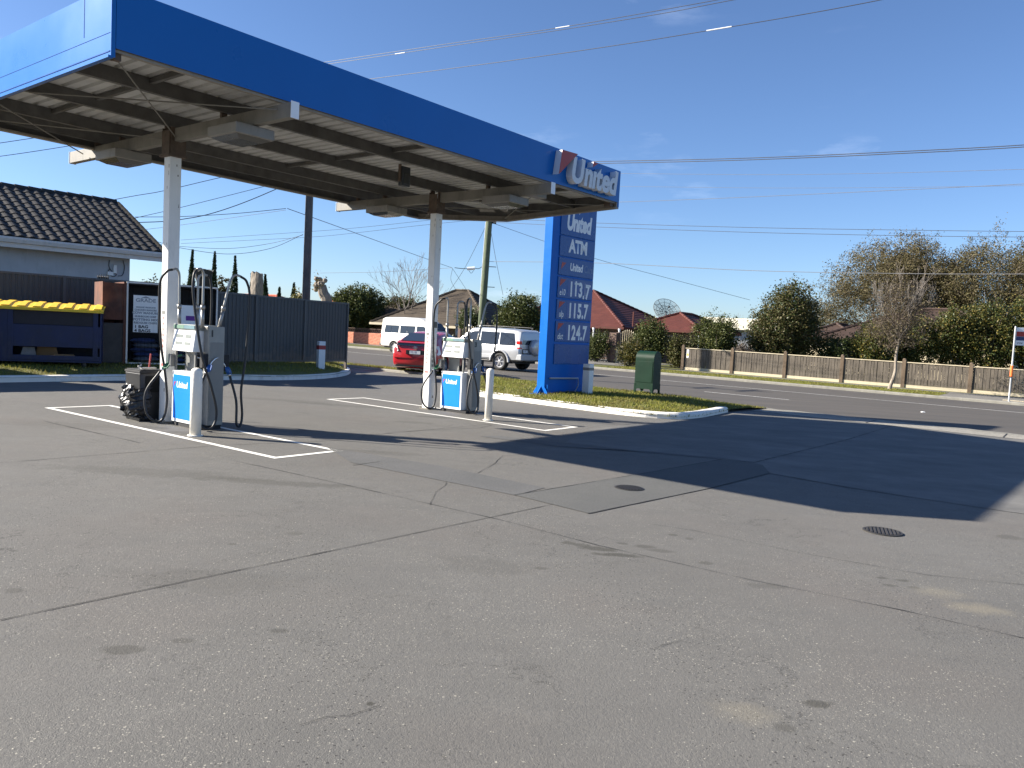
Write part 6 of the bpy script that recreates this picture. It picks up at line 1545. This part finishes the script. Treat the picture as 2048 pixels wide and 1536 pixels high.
# ================================================================ TREES AND SHRUBS
def base_at(px, Y): p = at(px, 660, Y); return Vector((p.x, p.y, gz(p.x, p.y, .08)))
def H_at(px, py, Y): p = at(px, py, Y); return p.z - gz(p.x, p.y, .08)
def lob(px0, px1, pyt, Y, depth=1.0):
    w = (at(px1, 660, Y) - at(px0, 660, Y)).length / 2; return w, H_at((px0 + px1) / 2, pyt, Y)
def round_bush(name, label, px0, px1, pyt, Y, n, size, mats, seed, low=.35, group=None, cat='bush', clump=.35, extra=(), droop=0., aspect=.55):
    n = int(n * 1.7); size = size * .72
    w, h = lob(px0, px1, pyt, Y); b = base_at((px0 + px1) / 2, Y); rg = np.random.default_rng(seed + 100); L = [(0, 0, h * .52, w * .84, w * .8, h * .46)]
    for k in range(6):
        a = rg.uniform(0, 6.28); L.append((math.cos(a) * w * .45, math.sin(a) * w * .4, h * rg.uniform(.3, .72), w * .5, w * .5, h * .28))
    for e in extra: L.append(e)
    return bush(name, label, b, L, n, size, mats, seed, cat, group, clump=clump, droop=droop, aspect=aspect)
# centre
round_bush('bush', 'broad dark green bush behind the end of the slate fence', 655, 770, 572, 67, 17000, .25, [M_LEAFDARK, M_LEAFMID], 31)
round_bush('bush', 'dull green bush behind the bare twiggy tree', 755, 850, 588, 70, 8000, .23, [M_LEAFOLIVE, M_LEAFDARK], 32)
round_bush('bush', 'rounded glossy green bush between the green pole and the price sign', 985, 1092, 583, 57.5, 16000, .19, [M_LEAFDARK, M_LEAFMID], 33)
round_bush('bush', 'small dark bush behind the hoses of pump 3', 912, 972, 612, 60, 6000, .17, [M_LEAFDARK], 34)
round_bush('shrub', 'low dark shrub under the red tiled verandah beside the sign', 1172, 1220, 664, 53, 4000, .15, [M_LEAFDARK, M_LEAFMID], 35)
round_bush('shrub', 'yellow green upright shrub beside the brick pier', 1234, 1292, 676, 47.2, 5000, .15, [M_LEAFGOLD, M_LEAFMID], 36, aspect=.3)
round_bush('tree', 'dark leafy tree behind the green postal box', 1268, 1340, 636, 51, 9000, .17, [M_LEAFDARK, M_LEAFMID], 37, cat='tree')
round_bush('bush', 'low olive bush left of the timber fence end', 1335, 1395, 672, 50, 5000, .16, [M_LEAFMID, M_LEAFOLIVE], 38)
round_bush('bush', 'pointed bright green bush behind the timber fence end', 1378, 1482, 626, 50.5, 12000, .17, [M_LEAFMID, M_LEAFDARK, M_LEAFMID], 39)
round_bush('tree', 'tiny distant tree on the skyline over the shed', 1452, 1492, 624, 95, 1500, .35, [M_LEAFDARK], 40, cat='tree')
round_bush('shrub', 'grey leaved shrub just over the timber fence', 1470, 1510, 686, 48, 1800, .13, [M_LEAFDRY], 41)
# dense rounded tree behind the fence, rooted lawnside
w, h = lob(1497, 1655, 567, 50.5)
bush('tree', 'dense rounded dark olive tree behind the timber fence', base_at(1572, 50.5), [(0, 0, h * .55, w * .78, w * .7, h * .40), (-.9, -.3, h * .42, w * .62, w * .6, h * .32), (1.0, .2, h * .42, w * .6, w * .6, h * .33), (.2, -.6, h * .74, w * .52, w * .5, h * .25), (-.5, .3, h * .25, w * .7, w * .6, h * .22)], 44000, .14, [M_LEAFOLIVE, M_LEAFOLIVE, M_LEAFDARK], 42, 'tree', clump=.42)
round_bush('bush', 'low dark bush between the dense tree and the umber roof', 1640, 1730, 670, 49.5, 5000, .17, [M_LEAFDARK], 43)
# hedge of golden green shrubs along the fence to the right
hedge_lbl = ['leftmost golden green hedge shrub under the street tree', 'tall hedge shrub right behind the street tree trunk', 'golden topped hedge shrub right of the street tree', 'broad dark hedge shrub near the bus stop', 'hedge shrub behind the bus stop pole']
for k, (a, b, t_, Y) in enumerate(((1700, 1800, 640, 48.6), (1780, 1880, 628, 48.8), (1862, 1960, 606, 48.4), (1930, 2035, 596, 48.0), (2010, 2130, 590, 47.6))):
    round_bush('hedge_shrub', hedge_lbl[k], a, b, t_, Y, 11000, .18, [M_LEAFGOLD, M_LEAFMID, M_LEAFDARK], 50 + k, cat='shrub', group='hedge shrubs behind the timber fence', clump=.32)

# ---- street tree with a pale crooked trunk and fine dry crown
sb = on_ground(1783, 779, .085); rg = np.random.default_rng(7)
stt = thing('street_tree', 'slim street tree with pale crooked trunk and fine grey brown crown', 'tree', (sb.x, sb.y, sb.z))
D = sb.y; zt_ = lambda py: (at(1783, py, D).z - sb.z)
xk = lambda px: (at(px, 700, D) - at(1783, 700, D)).x
trunk = [(xk(1779), 0, -.05), (xk(1780), 0, zt_(772)), (xk(1787), 0, zt_(745)), (xk(1787), .02, zt_(710)), (xk(1790), 0, zt_(680)), (xk(1789), 0, zt_(655))]
mb = MB(); mb.tube(smooth_path(trunk[:5], 6), [.10 - .0022 * i for i in range(25)], 10); part('trunk', mb, M_BARKPALE, stt, smooth=True)
mb = MB(); tips = []
for k in range(11):
    z0 = zt_(690) + (zt_(650) - zt_(690)) * (k / 10); a = k * 2.4; branch_tree(mb, rg, (xk(1789), 0, z0), (math.cos(a) * .8, math.sin(a) * .8, 1.15), .95, .042, 4, .42, .76, (2, 3), .13, .20, tips, .0045, 5)
part('limbs', mb, M_TWIG, stt)
tp = np.array([tuple(t) for t in tips]); cx = xk(1789); w_, h0, h1 = (xk(1862) - xk(1715)) / 2, zt_(705), zt_(535)
ell = lambda p: ((p[:, 0] - cx) / (w_ * 1.05)) ** 2 + (p[:, 1] / w_) ** 2 + ((p[:, 2] - (h0 + h1) / 2) / ((h1 - h0) * .52)) ** 2
lp = crown_points(rg, [(cx, 0, h0 + (h1 - h0) * .36, w_ * .92, w_ * .9, (h1 - h0) * .34), (cx, 0, h0 + (h1 - h0) * .6, w_ * .55, w_ * .55, (h1 - h0) * .34)], 12000, .30, shell=.15)
link('crown', leaf_mesh('crown', lp, .115, [M_LEAFDRY, M_LEAFDRY, M_LEAFBROWN], rg, .22, 0, 0), stt)

# ---- the two big half-bare trees beyond
def big_tree(label, px, Y, pyt, spread_px, seed, trunk_h, leaves, mats, lean=(0, 0), fill=1.0, dens=.3):
    b = base_at(px, Y); rg = np.random.default_rng(seed); t = thing('large_tree', label, 'tree', b, 0, 'large half bare trees beyond the hedge'); H_ = H_at(px, pyt, Y); mb = MB(); tips = []
    mb.tube([(0, 0, -.2), (lean[0] * .3, 0, trunk_h * .6), (lean[0], lean[1], trunk_h)], [.42, .34, .28], 9)
    W = (at(px + spread_px, 660, Y) - at(px, 660, Y)).length
    nl = 15
    for k in range(nl):
        a = k * 2.399; zf = (k + .5) / nl; el = math.asin(min(.97, .10 + .87 * zf)); c_ = math.cos(el)
        d = Vector((math.cos(a) * c_ * W, math.sin(a) * c_ * W * .8, math.sin(el) * (H_ - trunk_h))); branch_tree(mb, rg, (lean[0], lean[1], trunk_h * rg.uniform(.75, 1)), d, d.length * .36, .13, 5, .42, .70, (2, 3), .15, .04, tips, .011, 6)
    part('trunk', mb, M_BARK, t)
    tp = np.array([tuple(q) for q in tips]); tp = tp[rg.choice(len(tp), min(len(tp), 5200), replace=False)]
    k = rg.integers(0, len(tp), leaves); pts = tp[k] + rg.normal(size=(leaves, 3)) * .30 * fill
    ext = crown_points(rg, [(0, 0, H_ * .56, W * .95, W * .7, H_ * .40), (-W * .35, 0, H_ * .50, W * .62, W * .5, H_ * .30), (W * .35, 0, H_ * .52, W * .6, W * .5, H_ * .32), (0, 0, H_ * .74, W * .6, W * .5, H_ * .26)], int(leaves * dens), .5, 30, .35)
    link('crown', leaf_mesh('crown', np.concatenate([pts, ext]), .15, mats, rg, .5), t); return t
big_tree('large spreading half bare tree with brown leaves over the umber roof', 1790, 74, 462, 175, 61, 3.2, 80000, [M_LEAFBROWN, M_LEAFOLIVE, M_LEAFBROWN], fill=1.3, dens=.7)
big_tree('large dark limbed tree with sparse green leaves at the right edge', 1985, 70, 455, 150, 62, 3.4, 52000, [M_LEAFOLIVE, M_LEAFBROWN], fill=1.25, dens=.5)

# ---- bare winter tree behind the van
bb = base_at(812, 65); rg = np.random.default_rng(19); bt = thing('bare_tree', 'leafless grey twiggy tree behind the white van', 'tree', bb); mb = MB()
hb = H_at(812, 525, 65); mb.tube([(0, 0, -.2), (.05, 0, hb * .2), (0, 0, hb * .38)], [.15, .12, .10], 7)
for k in range(7):
    a = k * 2.4; branch_tree(mb, rg, (0, 0, hb * (.16 + .03 * k)), (math.cos(a) * .75, math.sin(a) * .75, 1.0), hb * .26, .055, 4, .45, .74, (2, 3), .12, .16, None, .008, 5)
branch_tree(mb, rg, (0, 0, hb * .36), (0.05, 0, 1), hb * .26, .08, 4, .4, .74, (2, 3), .1, .2, None, .008, 5)
part('branches', mb, M_TWIG, bt)

# ---- pencil cypresses over the slate fence
cy = [(381, 500, 80.0, 'tallest pencil cypress nearest the white column'), (425, 503, 80.5, 'pencil cypress behind the dark lopped stump'), (466, 512, 81.0, 'pencil cypress right of the dark stump'), (501, 546, 82.0, 'thin cypress hugging the left of the pale stump'), (528, 549, 83.0, 'short cypress on the right of the pale stump'), (557, 575, 85.0, 'smallest cypress tip over the fence'), (585, 566, 86.0, 'short broad cypress beside the grey pole')]
for k, (px, py, Y, lb) in enumerate(cy):
    b = base_at(px, Y); h = H_at(px, py, Y); rg = np.random.default_rng(70 + k); t = thing('cypress', lb, 'tree', b, 0, 'pencil cypresses beyond the fence'); n = 2600
    z = rg.uniform(.02, 1, n); rr = .50 * np.sin(np.pi * np.clip(z * .9 + .12, 0, 1)) ** .7 * (1.06 - z * .75) * np.sqrt(rg.uniform(.25, 1, n)) * 1.2; a = rg.uniform(0, 6.283, n) + 9 * z
    pts = np.stack([rr * np.cos(a) + .04 * np.sin(z * 7 + k), rr * np.sin(a), z * h], 1); m = leaf_mesh('crown', pts, .30, [M_LEAFCYP], rg, .4, -.9); link('crown', m, t)
    mb = MB(); mb.tube([(0, 0, 0), (0, 0, h * .9)], [.07, .02], 6); part('trunk', mb, M_BARK, t)
# ---- lopped trunks
def stump(label, px0, px1, pyt, Y, mat, seed, fork=False):
    b = base_at((px0 + px1) / 2, Y); w = (at(px1, 660, Y) - at(px0, 660, Y)).length / 2; h = H_at((px0 + px1) / 2, pyt, Y); t = thing('stump', label, 'tree stump', b); rg = np.random.default_rng(seed); mb = MB(); n = 16; lv = 14; vs = []
    for i in range(lv + 1):
        f = i / lv; base_r = w * (1.0 + .10 * math.sin(f * 5 + seed))
        if fork: base_r = w * (.72 if f < .72 else .72 + .5 * (f - .72) / .28)
        for j in range(n):
            a = 2 * math.pi * j / n; r = base_r * (1 + .12 * math.sin(3 * a + seed) + rg.normal() * .045); top = (f == 1) * rg.normal() * .10; vs.append((r * math.cos(a), r * math.sin(a) * .8, f * h + top))
    mb.add(vs, [(i * n + j, i * n + (j + 1) % n, (i + 1) * n + (j + 1) % n, (i + 1) * n + j) for i in range(lv) for j in range(n)] + [tuple(lv * n + j for j in range(n))]); part('trunk', mb, mat, t, smooth=False)
    if fork:
        mb = MB(); mb.tube([(-w * .5, 0, h * .8), (-w * 1.1, 0, h * .93), (-w * 1.15, 0, h * .99)], [w * .4, w * .35, w * .3], 9); part('limb_stub', mb, mat, t)
    return t
stump('dark charred stump between the first two cypresses', 391, 421, 540, 78, mat_bark('bark_char', (.02, .02, .02), (.05, .05, .048)), 3, True)
stump('tall pale lopped stump over the slate fence', 500, 523, 546, 76, M_BARKPALE, 5)
# pollarded crooked trunk beside the bush
b = base_at(650, 62); hz = lambda py: H_at(650, py, 62); xx_ = lambda px: (at(px, 640, 62) - at(650, 640, 62)).x
pol = thing('pollard_tree', 'crooked lopped trunk with a knobbly top by the dark bush', 'tree', b)
mb = MB(); mb.tube(smooth_path([(xx_(656), 0, 0), (xx_(652), 0, hz(605)), (xx_(645), 0, hz(588)), (xx_(640), 0, hz(572))], 5), [.46 - .006 * i for i in range(16)], 9); part('trunk', mb, M_BARKPALE, pol)
mb = MB(); rg = np.random.default_rng(4)
for k in range(16):
    c = Vector((xx_(634) + rg.normal() * .26, rg.normal() * .2, hz(568) + rg.normal() * .22)); mb.lathe([(.01, -.19), (.13, -.14), (.2, 0), (.15, .14), (.01, .19)], 7, c=c)
part('knuckle', mb, M_BARKPALE, pol)
rgs = np.random.default_rng(6); link('sprouts', leaf_mesh('sprouts', np.array([[xx_(634), 0, hz(568)]]) + rgs.normal(size=(140, 3)) * .34, .16, [M_LEAFGOLD], rgs), pol)
# low greenery peeping over the fence
for (a, b, t_, Y, n, m_, lb, sd_) in ((285, 325, 553, 86, 2500, [M_LEAFOLIVE, M_LEAFMID], 'shaggy palm like foliage beside the white column', 81), (425, 462, 550, 90, 2500, [M_LEAFOLIVE], 'round grey green tree behind the second cypress', 82), (355, 392, 560, 88, 2000, [M_LEAFDARK], 'dark bush low behind the white column', 83), (575, 612, 578, 72, 2600, [M_LEAFMID, M_LEAFGOLD], 'yellow green bush at the foot of the grey pole', 84)):
    round_bush('bush', lb, a, b, t_, Y, n, .36, m_, sd_)
# distant treeline that closes the view down to the horizon
for i, (px0, px1, pyt, Y) in enumerate(((-200, 180, 590, 150), (150, 420, 592, 160), (400, 700, 606, 170), (680, 1000, 618, 180), (980, 1300, 640, 190), (1280, 1560, 650, 190), (1540, 1850, 650, 180), (1830, 2300, 655, 170))):
    w, h = lob(px0, px1, pyt, Y); b = base_at((px0 + px1) / 2, Y); rg = np.random.default_rng(200 + i); L = []
    for k in range(12): u = (k + .5) / 12 * 2 - 1; L.append((u * w, rg.uniform(-3, 3), h * .45 * rg.uniform(.7, 1.1), w * .14, 3, h * .48 * rg.uniform(.75, 1.1)))
    pts = crown_points(rg, L, 2600, 1.2); pts = pts[pts[:, 2] > 0]; o = link('distant_trees', leaf_mesh('distant_trees', pts, 1.0, [M_LEAFDARK, M_LEAFOLIVE], rg), None, b); o['kind'] = 'stuff'; o['label'] = 'far line of suburban trees on the skyline, stretch %s' % ('far left', 'behind the grey house', 'behind the slate fence', 'behind the van', 'behind the red house', 'behind the shed', 'behind the umber roof', 'far right')[i]; o['category'] = 'trees'
# ================================================================ POLES AND WIRES
pg = at(967, 600, 47.5); pgz = gz(pg.x, pg.y, .08)
gpole = thing('power_pole', 'green treated timber power pole across the road', 'pole', (pg.x, pg.y, pgz)); H1 = 12.2
lean = (at(979, 440, 47.5) - at(964, 640, 47.5)); lz = lean.z; tiltx = lean.x / lz - .0
def poleP(z): return Vector((tiltx * (z - 4), 0, z))
mb = MB(); mb.tube([poleP(-.3), poleP(4), poleP(8), poleP(H1)], [.22, .205, .19, .17], 14); part('pole', mb, M_POLEGREEN, gpole, smooth=True)
ca, sa = RD[0], RD[1]
for z, L in ((11.5, 1.3), (9.1, 1.0)):
    mb = MB(); q = poleP(z); mb.tube([q + Vector((-RN[0] * L, -RN[1] * L, 0)), q + Vector((RN[0] * L, RN[1] * L, 0))], .055, 6); arm = part('crossarm', mb, M_POLEGREY, gpole)
    for k in (-.9, -.45, .45, .9):
        mb = MB(); c = q + Vector((RN[0] * L * k, RN[1] * L * k, .05)); mb.lathe([(.03, 0), (.05, .04), (.03, .08), (.045, .12), (.01, .16)], 8, c=c); part('insulator', mb, M_STEELDARK, arm)
mb = MB(); q = poleP(8.2); mb.box(q.x + .18, q.x + .42, -.14, .14, 7.95, 8.45); part('fuse_box', mb, M_BLACKMATT, gpole)
for z in (5.4, 4.2): 
    mb = MB(); q = poleP(z); mb.box(q.x - .02, q.x + .62, -.02, .02, z - .02, z + .02); part('bracket', mb, M_STEELDARK, gpole)
mb = MB(); q = poleP(6.2); mb.tube([poleP(3.0) + Vector((-.20, -.05, 0)), poleP(8.0) + Vector((-.19, -.05, 0))], .03, 6); part('riser', mb, M_STEELGALV, gpole)

pk = at(612, 600, 31.0); pkz = gz(pk.x, pk.y, .05); H2 = 9.6
kpole = thing('power_pole', 'weathered grey power pole rising behind the slate fence', 'pole', (pk.x, pk.y, pkz))
mb = MB(); mb.box(-.145, .145, -.12, .12, -.3, H2, top=(.03, .02)); part('pole', mb, M_POLEGREY, kpole, bev=.02)
for z, L in ((9.2, 1.1), (8.3, .9)):
    mb = MB(); mb.tube([(-RN[0] * L, -RN[1] * L, z), (RN[0] * L, RN[1] * L, z)], .06, 6); arm = part('crossarm', mb, M_POLEGREY, kpole)
    for k in (-.9, -.45, .45, .9):
        mb = MB(); mb.lathe([(.03, 0), (.05, .04), (.03, .08), (.045, .12), (.01, .16)], 8, c=(RN[0] * L * k, RN[1] * L * k, z + .05)); part('insulator', mb, M_STEELDARK, arm)
mb = MB(); mb.tube([(.1, 0, 6.55), (.42, .0, 6.5)], .025, 6); part('bracket', mb, M_STEELDARK, kpole)

def wire(label, pts, r=.012, mat=None, sag=None, markers=()):
    # pts: photo pixel and distance ahead for each point along the span
    P = [at(*p) for p in pts]
    if len(P) == 2 and sag:
        a, b = P; P = [a.lerp(b, k / 24) + Vector((0, 0, -4 * sag * (k / 24) * (1 - k / 24))) for k in range(25)]
    elif len(P) > 2: P = smooth_path(P, 10)
    mb = MB(); mb.tube(P, r, 5); o = part('overhead_wire', mb, mat or M_WIRE); tag(o, label, 'wire', 'overhead wires')
    for (px, py, Y, L) in markers:
        c = at(px, py, Y); i = min(range(len(P)), key=lambda k: (P[k] - c).length); d = (P[min(i + 1, len(P) - 1)] - P[max(i - 1, 0)]).normalized(); c = P[i] + (c - P[i]).dot(d) * d
        m2 = MB(); m2.tube([c - d * L / 2, c + d * L / 2], r * 1.9, 8); part('line_marker', m2, M_LETTERWHITE, o)
    return o
def near_Y(px):  # distance ahead of the near-side line, poles on n = 20.8
    l = (px - 1024) / FPX; return 20.8 / (RN[0] * l + RN[1])
def far_Y(px, n=38.5):
    l = (px - 1024) / FPX; return n / (RN[0] * l + RN[1])
def NW(*pp): return [(x, y, near_Y(x) + 4.5) for x, y in pp]
def FW(*pp): return [(x, y, far_Y(x)) for x, y in pp]
wire('upper strand of the twin wire crossing the top of the sky', NW((560, 138), (652, 124), (900, 87), (1120, 55), (1450, -3), (1800, -70)), .011, None, markers=[(1125, 56, near_Y(1125) + 4.5, .55)])
wire('lower strand of the twin wire crossing the top of the sky', NW((560, 142), (670, 126), (900, 92), (1120, 60), (1330, 26), (1450, 3), (1800, -62)), .011, None, markers=[(800, 106, near_Y(800) + 4.5, .5)])
wire('single wire below the twin wire across the top of the sky', NW((600, 176), (740, 158), (1000, 124), (1250, 88), (1435, 58), (1600, 30), (1760, 0), (2050, -60)), .012, None, markers=[(1438, 58, near_Y(1438) + 4.5, .8)])
for dy, lb in ((0, 'upper'), (4, 'lower')):
    wire(lb + ' line of the thick pair right of the canopy end', FW((990, 326 + dy), (1242, 322 + dy), (1500, 316 + dy * .9), (1800, 303 + dy), (2060, 289 + dy), (2400, 262 + dy)), .019)
wire('thin wire just under the thick pair', FW((990, 345), (1242, 347), (1600, 349), (2060, 338), (2400, 322)), .008, M_WIREPALE)
wire('thin level wire above the small cloud', FW((990, 372), (1242, 373), (1600, 376), (2060, 371), (2400, 360)), .007, M_WIREPALE)
wire('pale wire rising to the right from the canopy corner', FW((990, 410), (1242, 404), (1500, 394), (1800, 380), (2060, 367), (2400, 345)), .011, M_WIREPALE)
for dy, lb in ((0, 'upper'), (8, 'lower')):
    wire(lb + ' line of the pair crossing the big tree tops', FW((975, 436 + dy), (1195, 446 + dy * 1.0), (1500, 455 + dy * 1.2), (1800, 460 + dy * 1.4), (2060, 463 + dy * 1.4), (2400, 464 + dy * 1.5)), .011)
wire('white insulated wire sagging in front of the big trees', FW((968, 523), (1195, 526), (1500, 541), (1800, 547), (2060, 548), (2400, 546)), .013, M_WIREPALE)
wire('service wire falling from the green pole to the dense tree', [(985, 446, 47.5), (1090, 483, 49), (1200, 520, 50), (1350, 560, 51), (1500, 600, 51)], .012)
wire('service wire from the grey pole to the brown tiled house', [(575, 417, 31), (700, 462, 38), (840, 513, 48), (905, 536, 54)], .014)
wire('house drop wire falling left from the service joint', [(905, 537, 54), (902, 560, 57), (913, 582, 61)], .012)
wire('house drop wire falling right from the service joint', [(905, 537, 54), (920, 560, 57), (935, 583, 60)], .012)
wire('guy wire left of the green pole', [(973, 450, 47.5), (930, 535, 50), (896, 586, 53)], .012)
wire('guy wire right of the green pole', [(980, 452, 47.5), (992, 520, 49), (1006, 590, 51)], .012)
wire('faint communications wire crossing behind the right column', [(640, 546, 52), (760, 544, 50), (880, 537, 48.5), (905, 536, 48)], .010, M_WIREPALE)
jb = at(941, 537, 47.8); jt = thing('cable_joint', 'white cable joint box hung on the wire near the green pole', 'joint box', jb); mb = MB(); mb.tube([(-.2, 0, -.02), (.26, 0, .03)], .10, 10); part('housing', mb, M_LETTERWHITE, jt, smooth=False)
mb = MB(); mb.tube(smooth_path([(-.95, 0, 0), (-.5, 0, -.03), (-.2, 0, -.02)], 4), .02, 5); mb.tube(smooth_path([(.26, 0, .03), (.5, 0, .02), (.75, 0, .2)], 4), .02, 5); mb.tube(smooth_path([(-.1, 0, -.1), (.05, 0, -.28), (.2, 0, -.1)], 4), .012, 5); part('lead', mb, M_WIRE, jt)
# wires to the left, under the canopy
wire('upper wire over the grey house roof', [(-60, 455, 30), (240, 397, 30), (325, 382, 30), (450, 353, 30), (600, 322, 31)], .012)
wire('second wire over the grey house gable', [(266, 437, 30), (361, 415, 30), (500, 380, 30), (610, 352, 31)], .010)
wire('thick black wire curving up from the house gable to the pole', [(272, 445, 30), (325, 443, 30), (361, 439, 30), (415, 429, 30), (480, 408, 30.5), (548, 380, 31), (610, 352, 31)], .016)
wire('taut wire from the house gable to the grey pole joint', [(270, 434, 31), (362, 433, 31), (470, 427, 31), (572, 417, 31)], .012)
wire('faint wire below the taut wire left of the grey pole', [(290, 459, 40), (362, 450, 40), (572, 420, 38)], .009, M_WIREPALE)
wire('loose telephone wire sagging left of the grey pole', [(310, 482, 30), (362, 496, 30), (456, 508, 30.5), (540, 497, 31), (606, 469, 31)], .009)
wire('upper telephone wire sagging left of the grey pole', [(310, 488, 33), (362, 493, 33), (456, 497, 33), (540, 487, 33), (606, 470, 31)], .008)
wire('distant wire running right from the grey pole', [(362, 487, 60), (606, 475, 60), (700, 467, 60), (830, 452, 60), (975, 437, 60)], .012, M_WIREPALE)
wire('lower distant wire running right behind the columns', [(362, 480, 62), (606, 464, 62), (720, 455, 62), (860, 440, 62)], .012, M_WIREPALE)
wire('wire at the far left of the sky under the canopy', [(-40, 292, 24), (60, 277, 24), (150, 264, 24.5)], .010)
wire('lower wire at the far left of the sky under the canopy', [(-40, 318, 25), (60, 304, 25), (200, 282, 25.5)], .010)
